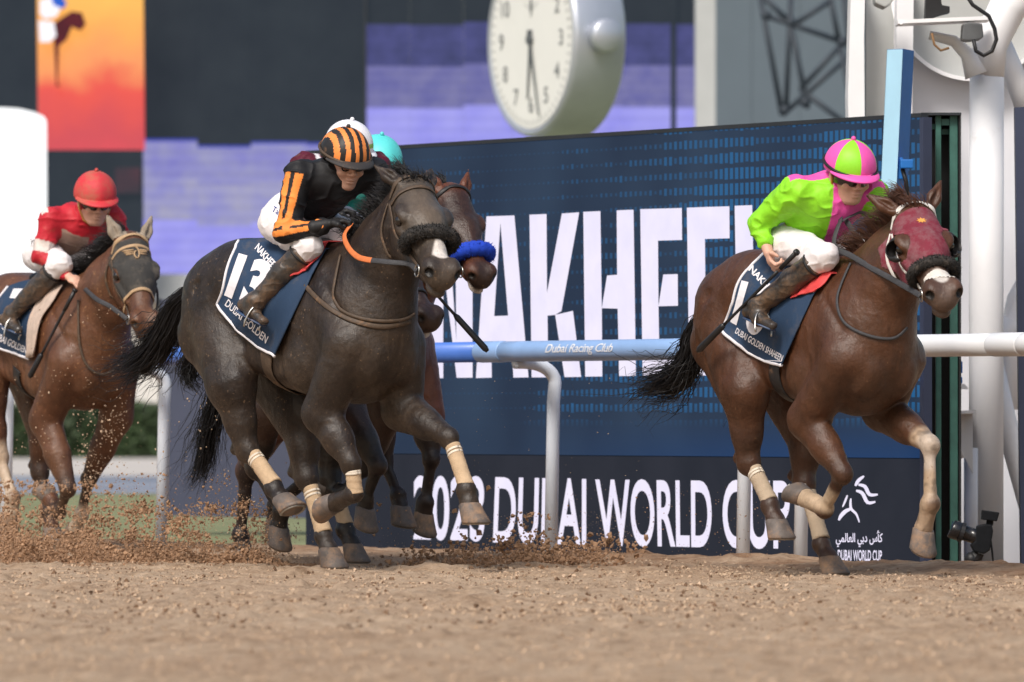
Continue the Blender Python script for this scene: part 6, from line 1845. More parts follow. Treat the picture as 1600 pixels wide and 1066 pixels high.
jA = thing_side(dict(
    hipR=(0.0, -0.12, 1.64), shR=(0.20, -0.185, 1.895), shL=(0.34, 0.155, 1.89), head=(0.37, 0.005, 2.01), yaw=68, pitch=17, hup=-0.035,
    elR=(-0.05, -0.245, 1.745), wrR=(0.055, -0.262, 1.60), haR=(0.13, -0.285, 1.52), curlR=(0.9, 0.25, -0.5), thumbR=(0.2, 0.1, 0.8),
    elL=(0.42, 0.215, 1.70), wrL=(0.45, 0.10, 1.62), haL=(0.48, 0.03, 1.60),
    knR=(0.415, -0.175, 1.575), anR=(0.05, -0.315, 1.335), toR=(0.19, -0.335, 1.235), heR=(-0.04, -0.325, 1.295)))
m_lime = solid('lime_cap', LIME, 0.5, (0.25, 0.22, 0.08), 0.08); m_pink = solid('pink_cap', PINK, 0.5, (0.4, 0.2, 0.2), 0.03)
def capA(a, t):
    return int(math.floor((a + R(62)) / R(60))) % 2
JA = build_jockey('person', FA, jA, dict(jacket=jacketA, cap_fn=capA, cap_mats=[m_lime, m_pink], peak_mat=m_pink, band=M_glove, cuffR=0.60, rim=M_glove, strap=solid('amber_strap', (0.35, 0.14, 0.02)), seed=3, bulk=1.14, panels=3))
tag(JA['root'], 'jockey in lime green and pink silks with quartered cap, crouched on the leading horse', 'jockey')
# clear visor below the goggles
def visor(Jk):
    m, nt, N_, L_, b_ = new_mat('clear_visor'); b_.inputs['Transmission Weight'].default_value = 1.0; b_.inputs['Roughness'].default_value = 0.12; b_.inputs['IOR'].default_value = 1.05; b_.inputs['Base Color'].default_value = (0.93, 0.90, 0.90, 1)
    return m
# whips
def whip(name, F, pts, label, rad=(0.011, 0.011, 0.009, 0.008, 0.008, 0.014, 0.015)):
    root = empty(name, tuple(F.o), F.rz())
    P = [np.asarray(p, float) for p in pts]
    a, b_ = P[0], P[-1]
    ax = unit(b_ - a); L = np.linalg.norm(b_ - a)
    b = MB(); b.tube([a - ax * 0.0, a + ax * 0.012, a + ax * 0.013], [0.016, 0.018, 0.012], 12); b.tube([a + ax * 0.012, a + ax * 0.15], [0.0125, 0.011], 12); b.build('grip', M_whip, root, smooth=True)
    b = MB(); b.tube([a + ax * t * L for t in np.linspace(0.2, 0.74, 8)], [0.009] * 4 + [0.008] * 4, 10); b.build('shaft', M_whip, root, smooth=True)
    b = MB(); b.tube([a + ax * L * 0.73, a + ax * L * 0.75, a + ax * L * 0.98, b_], [0.010, 0.016, 0.017, 0.010], 12); b.build('flap', M_whip, root, smooth=True)
    return tag(root, label, 'whip')
whip('whip', FA, [FA.px(1246, 393, -0.32), FA.px(1090, 549, -0.40)], 'black padded whip in the bare right hand of the lime and pink jockey')

# ------------------------------------------------------------------ rider of the dark runner
def jacketB(V, g):
    C = np.tile(A3(0.013, 0.013, 0.015), (len(V), 1)); OR = A3(0.86, 0.27, 0.055)
    for s_ in 'RL':
        for a, b_, n0 in ((g['sh' + s_], g['el' + s_], 0), (g['el' + s_], g['wr' + s_], 1)):
            d, t = seg_d(V, a, b_); ax = unit(b_ - a)
            out = A3(0.45 if n0 == 0 else 0.35, -0.9 if s_ == 'R' else 0.5, 0.05 if n0 == 0 else 0.30); out = unit(out - ax * (out @ ax)); up_ = np.cross(ax, out) * (1 if s_ == 'R' else -1)
            p = V - (a + t[:, None] * (b_ - a)); ang = np.arctan2(p @ up_, p @ out)
            near = (d < 0.095) & (((t > 0.02) | (n0 == 1)) & (t < 0.999))
            k1 = np.abs(ang - 0.42) < 0.26; k2 = np.abs(ang + 0.38) < 0.26
            C[near & (k1 | k2)] = OR
    return C
jB = thing_side(dict(
    hipR=(-0.02, -0.12, 1.775), shR=(0.235, -0.185, 2.005), shL=(0.385, 0.165, 2.02), head=(0.345, 0.01, 2.075), yaw=64, pitch=17, hup=0.0,
    elR=(0.235, -0.275, 1.72), wrR=(0.42, -0.165, 1.755), haR=(0.49, -0.07, 1.78), curlR=(0.3, 0.4, -1), thumbR=(0.4, 0.3, 0.8),
    elL=(0.39, 0.25, 1.79), wrL=(0.47, 0.12, 1.76), haL=(0.51, 0.04, 1.77),
    knR=(0.315, -0.185, 1.65), anR=(0.05, -0.315, 1.375), toR=(0.13, -0.335, 1.27), heR=(-0.07, -0.325, 1.345)))
m_or = solid('orange_cap', (0.82, 0.26, 0.06), 0.5, (0.3, 0.2, 0.12), 0.15); m_bk = solid('black_cap', (0.018, 0.016, 0.016), 0.5, DUST, 0.12)
def capB(a, t):
    y = math.sin(a) * math.sin(t * math.pi / 2 * 1.12)
    return 1 if int(math.floor((y + 1.0) / 0.185)) % 2 == 0 else 0
m_dustbk = solid('dusty_black_peak', (0.035, 0.032, 0.032), 0.7, DUST, 0.35)
JB = build_jockey('person', FB, jB, dict(jacket=jacketB, gloves='RL', cap_fn=capB, cap_mats=[m_or, m_bk], peak_mat=m_dustbk, band=M_leather, bulk=1.06, seed=6, goggles=False, hres=0.005, print=True, silk=mat('black_silks', (1, 1, 1), 0.6, 0.12, 10, bump=0.25, bscale=30, spec=0.25, attr=True, dirt=(0.10, 0.075, 0.055), dirt_amt=0.06, dirt_scale=6)))
tag(JB['root'], 'jockey in black silks with orange striped sleeves and cap on the dark number 13 horse', 'jockey')
# clear goggles with a thin rim
def clear_goggles(Jk):
    hp = Jk['hp']
    for s_ in (-1, 1):
        b = MB(); b.tube([hp(0.092 - 0.025 * (math.cos(a) * s_ * 0.5 + 0.0) * s_ , s_ * 0.033 + math.cos(a) * 0.030, 0.010 + math.sin(a) * 0.020) for a in np.linspace(0, 2 * math.pi, 21)], 0.0035, 6); b.build('goggle_rim', M_glove, Jk['root'], smooth=True)
        b = MB(); b.add([hp(0.091 - 0.0125 * math.cos(a), s_ * 0.033 + math.cos(a) * s_ * 0.029, 0.010 + math.sin(a) * 0.019) for a in np.linspace(0, 2 * math.pi, 20, endpoint=False)], [tuple(range(20))]); b.build('goggle_lens', M_clear, Jk['root'])
M_clear = visor(None)
clear_goggles(JB)
def print_on(Jk, which, s, quad, mat_, **kw):
    return cloth_text(dict(F=Jk['F'], T=Jk['T']), Jk['jbv' if which == 'jacket' else 'bbv'], Jk[which], s, quad, mat_, cell=0.25, off=0.003, **kw)
M_print_or = mat('orange_embroidery', (0.80, 0.30, 0.10), 0.6)
print_on(JB, 'jacket', 'CR', ((462, 238), (490, 222), (492, 232), (466, 248)), M_print_or, offset=0.01, shear=0.3)
print_on(JB, 'breeches', 'Tad', ((428, 322), (442, 331), (440, 341), (426, 331)), mat('blue_embroidery', (0.03, 0.06, 0.25), 0.6), offset=0.0, shear=0.3)
whip('whip', FB, [np.asarray(jB['haL']) + A3(-0.02, 0.0, 0.03), FB.px(762, 549, 0.42)], 'thin black whip slanting down past the muzzle of the dark number 13 horse', )

# ------------------------------------------------------------------ rider of the left runner
def jacketL(V, g):
    C = np.tile(A3(0.48, 0.018, 0.032), (len(V), 1))
    d = V - g['hip']; t = d @ g['tup']; la = d @ g['tlat']; fr = d @ g['tfr']; L = np.linalg.norm(g['sh'] - g['hip'])
    for s_ in 'RL':
        dd, tt = seg_d(V, g['sh' + s_], g['el' + s_]); C[(dd < 0.09) & (tt > 0.62) & (tt < 0.93)] = (0.66, 0.58, 0.54)
    arm = np.minimum.reduce([seg_d(V, g['shR'] + (g['elR'] - g['shR']) * 0.15, g['elR'])[0], seg_d(V, g['elR'], g['wrR'])[0], seg_d(V, g['shL'] + (g['elL'] - g['shL']) * 0.15, g['elL'])[0], seg_d(V, g['elL'], g['wrL'])[0]])
    C[(arm > 0.085) & (fr > 0.03) & (np.abs(la) < 0.13) & (t < L * 0.95)] = (0.42, 0.29, 0.23)
    C[(arm > 0.085) & (np.abs(la) < 0.1) & (t < L * 0.30)] = (0.62, 0.50, 0.47)
    C[(fr < 0) & (np.abs(np.abs(la) - 0.13) < 0.018)] = (0.70, 0.62, 0.60)
    return C
jL = thing_side(dict(
    hipR=(0.05, -0.08, 1.75), hipL=(0.06, 0.14, 1.75), shR=(0.30, -0.135, 1.945), shL=(0.40, 0.215, 1.955), head=(0.47, 0.06, 2.03), yaw=74, pitch=16, hup=0.02,
    elR=(0.30, -0.20, 1.73), wrR=(0.50, -0.13, 1.61), haR=(0.58, -0.10, 1.57), curlR=(0.3, 0.4, -1), thumbR=(0.5, 0.3, 0.8),
    elL=(0.45, 0.25, 1.74), wrL=(0.56, 0.13, 1.64), haL=(0.62, 0.05, 1.60),
    knR=(0.46, -0.155, 1.68), knL=(0.46, 0.2, 1.68), anR=(0.14, -0.305, 1.395), anL=(0.14, 0.305, 1.395), toR=(0.25, -0.325, 1.295), toL=(0.25, 0.325, 1.295), heR=(0.04, -0.315, 1.345), heL=(0.04, 0.315, 1.345)))
m_red = solid('dusty_red_cap', (0.56, 0.035, 0.045), 0.6, (0.34, 0.17, 0.10), 0.62, 5.0)
JL = build_jockey('person', FL, jL, dict(jacket=jacketL, cap_fn=lambda a, t: 0, cap_mats=[m_red], peak_mat=m_red, band=None, seed=9, print=True, strap=solid('ochre_strap', (0.4, 0.2, 0.06))))
tag(JL['root'], 'jockey in red silks with dusty red cap on the bay at the left edge', 'jockey')
print_on(JL, 'breeches', 'YL', ((48, 374), (57, 376), (55, 386), (47, 384)), M_glove, offset=0.01)
whip('whip', FL, [FL.px(118, 452, -0.20), FL.px(46, 590, -0.36)], 'dark whip held down the shoulder of the left bay horse')

# ------------------------------------------------------------------ two riders behind
def shifted(j, d, **kw):
    o = {k: (tuple(np.asarray(v) + np.asarray(d)) if k not in ('yaw', 'pitch', 'hup') and not k.startswith(('curl', 'thumb')) else v) for k, v in j.items()}
    o.update(kw); return o
def jacketD(V, g):
    C = np.tile(A3(0.085, 0.008, 0.022), (len(V), 1))
    for s_ in 'RL':
        dd, tt = seg_d(V, g['sh' + s_], g['el' + s_]); C[(dd < 0.1) & (tt > 0.60) & (tt < 0.82)] = (0.72, 0.70, 0.74)
    d = V - g['hip']; C[(np.abs(d @ g['tlat']) < 0.012) & (d @ g['tfr'] < 0)] = (0.7, 0.68, 0.72)
    return C
m_wcap = solid('white_cap', (0.80, 0.79, 0.84), 0.45); m_gcap = solid('green_stripe', (0.30, 0.52, 0.12), 0.5)
JD = build_jockey('person', FD, shifted(jB, (0.12, 0.0, 0.085)), dict(jacket=jacketD, gloves='RL', cap_fn=lambda a, t: 1 if 0.72 < t < 0.84 else 0, cap_mats=[m_wcap, m_gcap], peak_mat=m_wcap, band=None, seed=12), 0.009)
tag(JD['root'], 'jockey in maroon silks with white armband and white cap, half hidden behind the dark horse', 'jockey')
def jacketC(V, g): return np.tile(A3(0.02, 0.26, 0.24), (len(V), 1))
m_cyan = solid('turquoise_cap', (0.10, 0.62, 0.62), 0.45)
JC = build_jockey('person', FC, shifted(jB, (0.13, 0.0, 0.05), shL=(0.44, 0.16, 2.0), elL=(0.52, 0.22, 1.8)), dict(jacket=jacketC, gloves='RL', cap_fn=lambda a, t: 0, cap_mats=[m_cyan], peak_mat=m_cyan, band=solid('dark_teal_band', (0.015, 0.08, 0.08)), seed=15), 0.009)
tag(JC['root'], 'jockey with turquoise cap and teal silks, mostly hidden behind the other riders', 'jockey')
# ================================================================== TACK, MANES AND TAILS
M_navycloth = mat('navy_saddle_cloth', (0.016, 0.040, 0.088), 0.75, 0.12, 8, bump=0.15, bscale=150, dirt=(0.13, 0.11, 0.095), dirt_amt=0.30, dirt_scale=7)
M_clothwhite = mat('white_cloth_print', (0.74, 0.72, 0.76), 0.7, 0.05, 8, dirt=(0.4, 0.33, 0.27), dirt_amt=0.06, dirt_scale=12)
M_redpad = mat('red_saddle_pad', (0.62, 0.06, 0.06), 0.6, 0.1, 10)
M_fleece_black = mat('black_fleece', (0.016, 0.015, 0.015), 0.95, 0.4, 30, dirt=DUST, dirt_amt=0.12, dirt_scale=20)
M_fleece_dusty = mat('dusty_black_fleece', (0.028, 0.026, 0.025), 0.95, 0.4, 30, dirt=(0.20, 0.16, 0.13), dirt_amt=0.30, dirt_scale=18)
M_fleece_blue = mat('blue_fleece', (0.012, 0.055, 0.48), 0.9, 0.2, 30)
M_iron = mat('bit_steel', (0.55, 0.53, 0.50), 0.3, 0.1, 20, metal=1.0)
M_reins = mat('black_rein_rubber', (0.045, 0.045, 0.05), 0.65, 0.25, 30, bump=0.3, bscale=120)
M_orange_rein = mat('orange_rein_grip', (0.62, 0.17, 0.05), 0.65, 0.15, 30, bump=0.3, bscale=120)

def bit(hd, side=-1):
    HP = hd['HP']
    c = HP(0.462, side * 0.058, -0.135); o = MB()
    o.tube([c + hd['hf'] * 0.03 * math.cos(t) + hd['hu'] * 0.03 * math.sin(t) + hd['hl'] * side * 0.004 for t in np.linspace(0, 2 * math.pi, 21)], 0.0042, 6)
    o.build('bit_ring', M_iron, hd['root'], smooth=True)
    return c + hd['hl'] * side * 0.008
def rein(hd, pts, mat_, half=0.009, name='rein', dens=8):
    P = catmull(pts, dens); b = MB(); b.tube(P, half, 8, flat=([A3(0.2, -1, 0.3)] * len(P), 0.003)); return b.build(name, mat_, hd['root'], smooth=True)
def bridle(hd, m_main, m_cheek=None, brow=True, nose=None):
    HP = hd['HP']; m_cheek = m_cheek or m_main
    if brow: surf_strap(hd, [HP(0.06, s * b_, c) for s, b_, c in ((-1, .085, -.10), (-1, .075, -.03), (-1, .03, .01), (1, .03, .01), (1, .075, -.03), (1, .085, -.10))], 0.011, m_main, 'browband')
    surf_strap(hd, [HP(0.02, -.09, -.10), HP(-0.01, -.06, -.03), HP(-0.02, 0, 0.0), HP(-0.01, .06, -.03), HP(0.02, .09, -.10)], 0.012, m_main, 'headpiece')
    for s in (-1, 1):
        surf_strap(hd, [HP(0.05, s * .10, -.10), HP(0.16, s * .11, -.135), HP(0.30, s * .085, -.15), HP(0.44, s * .065, -.135)], 0.009, m_cheek, 'cheek_strap')
        surf_strap(hd, [HP(0.03, s * .10, -.11), HP(0.10, s * .10, -.22), HP(0.15, s * .06, -.28), HP(0.16, 0, -.31)], 0.008, m_cheek, 'throat_lash')
    if nose is not None:
        surf_strap(hd, [HP(nose + 0.02, s * b_, c) for s, b_, c in ((-1, .03, -.19), (-1, .07, -.12), (-1, .05, -.03), (0, 0, 0.0), (1, .05, -.03), (1, .07, -.12), (1, .03, -.19))], 0.011, m_main, 'nose_strap')
def saddle(hd, m_seat, x0=0.08, dz_=0.0):
    T = hd['T']; S = Sculpt()
    S.cone(T(x0 - 0.16, 0, 1.565 + dz_), T(x0 + 0.18, 0, 1.57 + dz_), 0.085, 0.06, 0.03, (A3(0, 0, 1), 0.45))
    for s in (-1, 1): S.cone(T(x0 + 0.06, s * 0.08, 1.54), T(x0 + 0.14, s * 0.235, 1.32), 0.07, 0.08, 0.03, (A3(0.2, s, 0.5), 0.22))
    V, Q = S.mesh(0.009); np_mesh('saddle', V, Q, m_seat, hd['root'])
def stirrup(hd, Jk, s_='R'):
    g = Jk['g']; to, he_, an = g['to' + s_], g['he' + s_], g['an' + s_]
    c = to * 0.65 + he_ * 0.35; up_ = unit(an - (to + he_) / 2); sd = unit(np.cross(to - he_, up_))
    b = MB(); b.tube([c + sd * math.cos(t) * 0.052 + up_ * (math.sin(t) * 0.095 - 0.035) for t in np.linspace(-0.35, math.pi + 0.35, 19)], 0.0055, 6); b.build('stirrup_iron', M_iron, hd['root'], smooth=True)
    b = MB(); top = hd['T'](0.17, -0.20 if s_ == 'R' else 0.20, 1.46); P = catmull([c + up_ * 0.06, (c + up_ * 0.06) * 0.5 + top * 0.5 + A3(0, -0.05 if s_ == 'R' else 0.05, 0), top], 6)
    b.tube(P, 0.009, 6, flat=([A3(0, -1, 0.2)] * len(P), 0.003)); b.build('stirrup_leather', M_leather, hd['root'], smooth=True)
def girth(hd, x=0.16, half=0.05, m=None):
    T = hd['T']; pts = [T(x - 0.01, -0.3, 1.03), T(x - 0.02, -0.26, 0.98), T(x - 0.02, -0.12, 0.86), T(x - 0.02, 0, 0.82), T(x - 0.02, 0.12, 0.86), T(x - 0.02, 0.26, 0.98), T(x - 0.01, 0.3, 1.03)]
    surf_strap(hd, pts, half, m or M_leather_blk, 'girth', 0.008, 0.005, None, 6)
def eye_mask(hd, V, r=0.05):
    a, b_, c = hcoord(hd, V)
    return np.minimum.reduce([np.sqrt((a - 0.20) ** 2 + ((np.abs(b_) - 0.085) * 1.0) ** 2 + (c + 0.07) ** 2) - r])

# ---------------- winner
hA = build_horse('horse', FA, specA, MATSET)
tag(hA['root'], 'leading chestnut horse in a dusty red hood with white left foreleg, beside the finish post', 'horse')
for i in (2, 3): wrap_leg(hA, i, mat('pale_tan_leg_wrap', (0.42, 0.33, 0.24), 0.9, 0.14, 14, bump=0.4, bscale=160, dirt=(0.5, 0.44, 0.36), dirt_amt=0.2, dirt_scale=9), 0.2, 0.95)
M_hood = mat('dusty_red_hood', (0.17, 0.013, 0.030), 0.75, 0.2, 14, bump=0.2, bscale=120, dirt=(0.22, 0.12, 0.13), dirt_amt=0.75, dirt_scale=12)
def hoodA(V):
    a, b_, c = hcoord(hA, V)
    w = np.minimum.reduce([a - 0.015, 0.345 - a - 0.5 * np.maximum(0, -c - 0.10), eye_mask(hA, V, 0.060), c + 0.24, 0.13 - np.abs(b_)])
    return w
hood = shell(hA, hoodA, 0.006, M_hood, 'hood')
for s in (-1, 1):
    HP = hA['HP']; ec = HP(0.20, s * 0.098, -0.075); b = MB(); vs = []; n = 15
    out = unit(hA['hl'] * s + hA['hu'] * 0.25); bk = unit(-hA['hf'] * 0.55 - hA['hu'] * 0.75 + out * 0.0); bk = unit(bk - out * (bk @ out)); sdv = np.cross(out, bk)
    for i, (r_, h_) in enumerate(((0.062, -0.014), (0.066, 0.012), (0.060, 0.036), (0.042, 0.050))):
        for k in range(n):
            t = R(-115 + 230 * k / (n - 1)); vs.append(ec + bk * math.cos(t) * r_ + sdv * math.sin(t) * r_ + out * h_ * (0.35 + 0.65 * max(0, math.cos(t * 0.75))))
    b.add(vs, [(i * n + k, i * n + k + 1, (i + 1) * n + k + 1, (i + 1) * n + k) for i in range(3) for k in range(n - 1)])
    o = b.build('blinker_cup', M_leather_blk, hood, smooth=True); so = o.modifiers.new('thickness', 'SOLIDIFY'); so.thickness = 0.004
# star print on the hood
b = MB(); star = []
for k in range(16):
    a_ = 2 * math.pi * k / 16; r_ = 0.022 if k % 2 == 0 else 0.011
    l_, n_, _, _ = hA['bvh'].find_nearest(Vector(HP(0.115 + math.cos(a_) * r_, math.sin(a_) * r_, 0.02))); star.append(np.array(l_) + np.array(n_) * 0.0085)
b.add(star, [tuple(range(16))]); b.build('star_print', mat('orange_print', (0.72, 0.32, 0.07), 0.7), hood)
fleece_band(hA, 0.365, 0.023, M_fleece_dusty, hair=1800, hl_=0.010, c0=-0.095, w=0.080, hgt=0.082)
shell(hA, lambda V: (lambda a, b_, c: np.minimum.reduce([a - 0.425, 0.490 - a, 0.058 - np.abs(b_), c + 0.082]))(*hcoord(hA, V)), 0.005, mat('white_nasal_strip', (0.66, 0.62, 0.57), 0.85, 0.1, 30, bump=0.6, bscale=60, dirt=DUST, dirt_amt=0.25, dirt_scale=22), 'nasal_strip')
bridle(hA, M_leather_white, M_leather_white, False)
bt = bit(hA); bit(hA, 1)
g = JA['g']
rein(hA, [bt, FA.px(1395, 437, -0.12), FA.px(1360, 418, -0.13), FA.px(1330, 400, -0.13), FA.px(1306, 388, -0.11), FA.px(1304, 372, -0.08), FA.px(1312, 348, -0.04), FA.px(1318, 340, 0.0), np.asarray(g['haL'])], M_reins, 0.015)
rein(hA, [FA.px(1312, 348, -0.04), FA.px(1330, 338, 0.02), FA.px(1352, 335, 0.08), np.asarray(g['haL']) + A3(0, 0.06, 0.03)], M_reins, 0.008)
rein(hA, [bit(hA, 1), hA['nm'] + A3(0.05, 0.24, 0.02), np.asarray(g['haL']) + A3(0.05, 0.08, 0), np.asarray(g['haL'])], M_reins, 0.011)
strap(hA, [(1331, 412), (1318, 440), (1309, 470), (1317, 500), (1338, 517), (1370, 528), (1398, 528), (1416, 512)], 0.008, M_reins, 'neck_loop', 0.005, 0.008)
rowsA = [[(1194, 400), (1226, 408), (1262, 424), (1290, 440)], [(1160, 438), (1196, 455), (1236, 468), (1270, 470)], [(1147, 482), (1182, 504), (1216, 520), (1250, 514)], [(1129, 518), (1160, 543), (1195, 562), (1230, 572)]]
cA, GA, bvA = cloth(hA, rowsA, M_navycloth, edge=M_clothwhite)
cloth_text(hA, bvA, cA, '10', ((1160, 438), (1215, 452), (1190, 530), (1142, 504)), M_clothwhite, 'number', 0.035, 0.1)
cloth_text(hA, bvA, cA, 'NAKHEEL', ((1177, 415), (1221, 462), (1213, 470), (1170, 423)), M_clothwhite, offset=0.03)
cloth_text(hA, bvA, cA, 'DUBAI GOLDEN SHAHEEN', ((1153, 512), (1226, 556), (1223, 566), (1149, 521)), M_clothwhite, offset=0.015)
saddle(hA, M_leather_blk); stirrup(hA, JA); stirrup(hA, JA, 'L'); girth(hA, 0.10)
cloth(hA, [[(1262, 424), (1282, 428), (1304, 432)], [(1250, 455), (1270, 452), (1292, 446)], [(1240, 470), (1262, 464), (1284, 456)]], M_redpad, 'saddle_pad', 12, 10, 0.024)
tail(hA, [hA['T'](-0.72, 0, 1.36), FA.px(1092, 512, 0.02), FA.px(1078, 566, 0.02), FA.px(1050, 596, 0.0), FA.px(1014, 604, -0.03), FA.px(1000, 618, -0.06)], 620, M_hair_black, 0.03, 0.085, 0.0026, 4, 0.035)
mane(hA, 0.05, 0.98, 700, 0.15, M_hair_brown, (-0.7, -0.5, 0.25), 6)

# ---------------- dark runner, number 13
hB = build_horse('horse', FB, specB, dict(MATSET, coat=M_coat_dusty))
tag(hB['root'], 'dusty dark brown horse wearing number 13 with tan leg wraps and black noseband', 'horse')
for i in range(4): wrap_leg(hB, i, M_wrap, 0.2, 0.97)
fleece_band(hB, 0.325, 0.028, M_fleece_dusty, hair=2600, hl_=0.012, c0=-0.085, w=0.090, hgt=0.080)
bridle(hB, M_leather, M_leather, True)
bt = bit(hB); bit(hB, 1); g = JB['g']
rein(hB, [bt, FB.px(640, 413, -0.16), FB.px(610, 410, -0.22), FB.px(580, 407, -0.24)], M_reins, 0.014)
rein(hB, [FB.px(580, 407, -0.24), FB.px(560, 402, -0.23), FB.px(545, 388, -0.20), FB.px(538, 368, -0.15), np.asarray(g['haR']) + A3(0.02, 0.0, -0.02)], M_orange_rein, 0.015)
rein(hB, [bit(hB, 1), hB['nm'] + A3(0.1, 0.24, 0.05), np.asarray(g['haL'])], M_reins, 0.012)
strap(hB, [(534, 400), (525, 440), (523, 465), (535, 485), (565, 498), (600, 502), (630, 499), (646, 490)], 0.009, M_leather, 'neck_loop', 0.005, 0.010)
strap(hB, [(470, 438), (492, 462), (520, 486), (555, 503), (600, 511), (640, 502)], 0.013, M_leather, 'breast_strap', 0.004, 0.008)
rowsB = [[(374, 380), (408, 377), (452, 384), (512, 392)], [(360, 415), (395, 422), (440, 430), (488, 436)], [(352, 455), (386, 470), (426, 484), (462, 490)], [(341, 475), (370, 507), (402, 538), (437, 557)]]
cB, GB, bvB = cloth(hB, rowsB, M_navycloth, edge=M_clothwhite)
cloth_text(hB, bvB, cB, '13', ((374, 396), (430, 412), (402, 486), (351, 462)), M_clothwhite, 'number', 0.05, 0.1)
cloth_text(hB, bvB, cB, 'NAKHEEL', ((405, 381), (437, 416), (429, 424), (398, 390)), M_clothwhite, offset=0.03)
cloth_text(hB, bvB, cB, 'DUBAI GOLDEN', ((358, 467), (421, 526), (416, 537), (352, 477)), M_clothwhite, offset=0.015)
saddle(hB, M_leather_blk); stirrup(hB, JB); stirrup(hB, JB, 'L'); girth(hB, 0.06, 0.05, M_leather)
cloth(hB, [[(470, 398), (490, 388), (516, 384)], [(462, 424), (482, 414), (504, 404)], [(450, 442), (468, 434), (488, 424)]], M_redpad, 'saddle_pad', 12, 10, 0.026)
tail(hB, [hB['T'](-0.72, 0, 1.36), FB.px(284, 470, 0.0), FB.px(262, 515, 0.0), FB.px(238, 552, 0.0), FB.px(205, 574, -0.02), FB.px(172, 580, -0.05)], 760, M_hair_black, 0.03, 0.085, 0.0026, 8, 0.03)
mane(hB, 0.05, 0.98, 800, 0.13, M_hair_black, (-0.8, -0.15, 0.15), 7)

# ---------------- left runner
hL = build_horse('horse', FL, specL, dict(MATSET, coat=M_coat_bay))
tag(hL['root'], 'bay horse in a grey face mask galloping through flying dirt at the left edge', 'horse')
M_mask = mat('dusty_grey_mask', (0.040, 0.038, 0.036), 0.9, 0.25, 14, bump=0.3, bscale=150, dirt=(0.20, 0.16, 0.12), dirt_amt=0.40, dirt_scale=9)
M_earc = mat('tan_ear_cover', (0.27, 0.22, 0.17), 0.9, 0.2, 14, bump=0.3, bscale=150)
M_tanstrap = mat('tan_strap', (0.42, 0.28, 0.16), 0.7, 0.15, 20)
mk = shell(hL, lambda V: (lambda a, b_, c: np.minimum.reduce([a - 0.005, 0.350 - a, eye_mask(hL, V, 0.040), c + 0.15 + 0 * a, 0.13 - np.abs(b_)]))(*hcoord(hL, V)), 0.005, M_mask, 'face_mask')
shell(hL, lambda V: (lambda a, b_, c: np.minimum.reduce([-0.018 - a, c + 0.10, 0.16 - np.abs(b_), np.abs(b_) - 0.018]))(*hcoord(hL, V)), 0.004, M_earc, 'ear_cover', mk)
bridle(hL, M_tanstrap, M_leather, True, 0.33)
b = MB()
for s in (-1, 1):
    for k in range(3):
        a0 = [(0.092 + 0.012 * k, s * 0.012), (0.086 + 0.014 * k, s * 0.055), (0.082 + 0.016 * k, s * (0.078 - 0.012 * k))]
        P = []
        for a_, b_ in a0:
            l_, n_, _, _ = hL['bvh'].find_nearest(Vector(hL['HP'](a_, b_, 0.02))); P.append(np.array(l_) + np.array(n_) * 0.009)
        b.tube(P, [0.005, 0.006, 0.003], 6)
P = []
for t in np.linspace(0, 2 * math.pi, 15):
    l_, n_, _, _ = hL['bvh'].find_nearest(Vector(hL['HP'](0.105 - 0.03 * math.cos(t) + 0.012 * t / 3, 0.012 * math.sin(t), 0.02))); P.append(np.array(l_) + np.array(n_) * 0.010)
b.tube(P, 0.005, 6); b.build('winged_emblem', M_tanstrap, mk, smooth=True)
bt = bit(hL); bit(hL, 1); g = JL['g']
rein(hL, [bt, FL.px(172, 479, -0.18), FL.px(150, 467, -0.20), np.asarray(g['haR'])], M_reins, 0.014)
rein(hL, [bit(hL, 1), hL['nm'] + A3(0.1, 0.24, 0.05), np.asarray(g['haL'])], M_reins, 0.012)
strap(hL, [(124, 470), (124, 500), (125, 540), (135, 570), (155, 585), (178, 578)], 0.008, M_leather, 'neck_loop', 0.005, 0.010)
rowsL = [[(14, 450), (36, 443), (56, 440), (78, 438)], [(-8, 480), (18, 478), (44, 478), (64, 476)], [(-26, 514), (4, 515), (30, 518), (54, 515)], [(-38, 530), (0, 542), (26, 552), (52, 562)]]
cL, GL, bvL = cloth(hL, rowsL, M_navycloth, edge=M_clothwhite)
cloth_text(hL, bvL, cL, '7', ((22, 452), (52, 452), (24, 524), (-4, 512)), M_clothwhite, 'number', 0.05, 0.1)
cloth_text(hL, bvL, cL, 'DUBAI GOLDEN', ((-8, 517), (44, 543), (42, 553), (-12, 528)), M_clothwhite, offset=0.015)
saddle(hL, M_leather_blk); stirrup(hL, JL); stirrup(hL, JL, 'L'); girth(hL, 0.08)
cloth(hL, [[(72, 452), (88, 450), (104, 450)], [(62, 478), (76, 474), (90, 470)], [(50, 510), (60, 506), (70, 502)], [(48, 560), (54, 560), (62, 556)]], mat('stained_chamois', (0.48, 0.38, 0.32), 0.8, 0.3, 9, dirt=DUST, dirt_amt=0.4, dirt_scale=9), 'saddle_pad', 14, 16, 0.03, mirror=False)
tail(hL, [hL['T'](-0.72, 0, 1.36), hL['T'](-0.92, 0, 1.30), hL['T'](-1.15, 0, 1.2), hL['T'](-1.4, 0, 1.1)], 300, M_hair_black, 0.03, 0.09, 0.003, 9)
mane(hL, 0.05, 0.90, 800, 0.15, M_hair_black, (-0.6, -0.8, -0.1), 8, False)

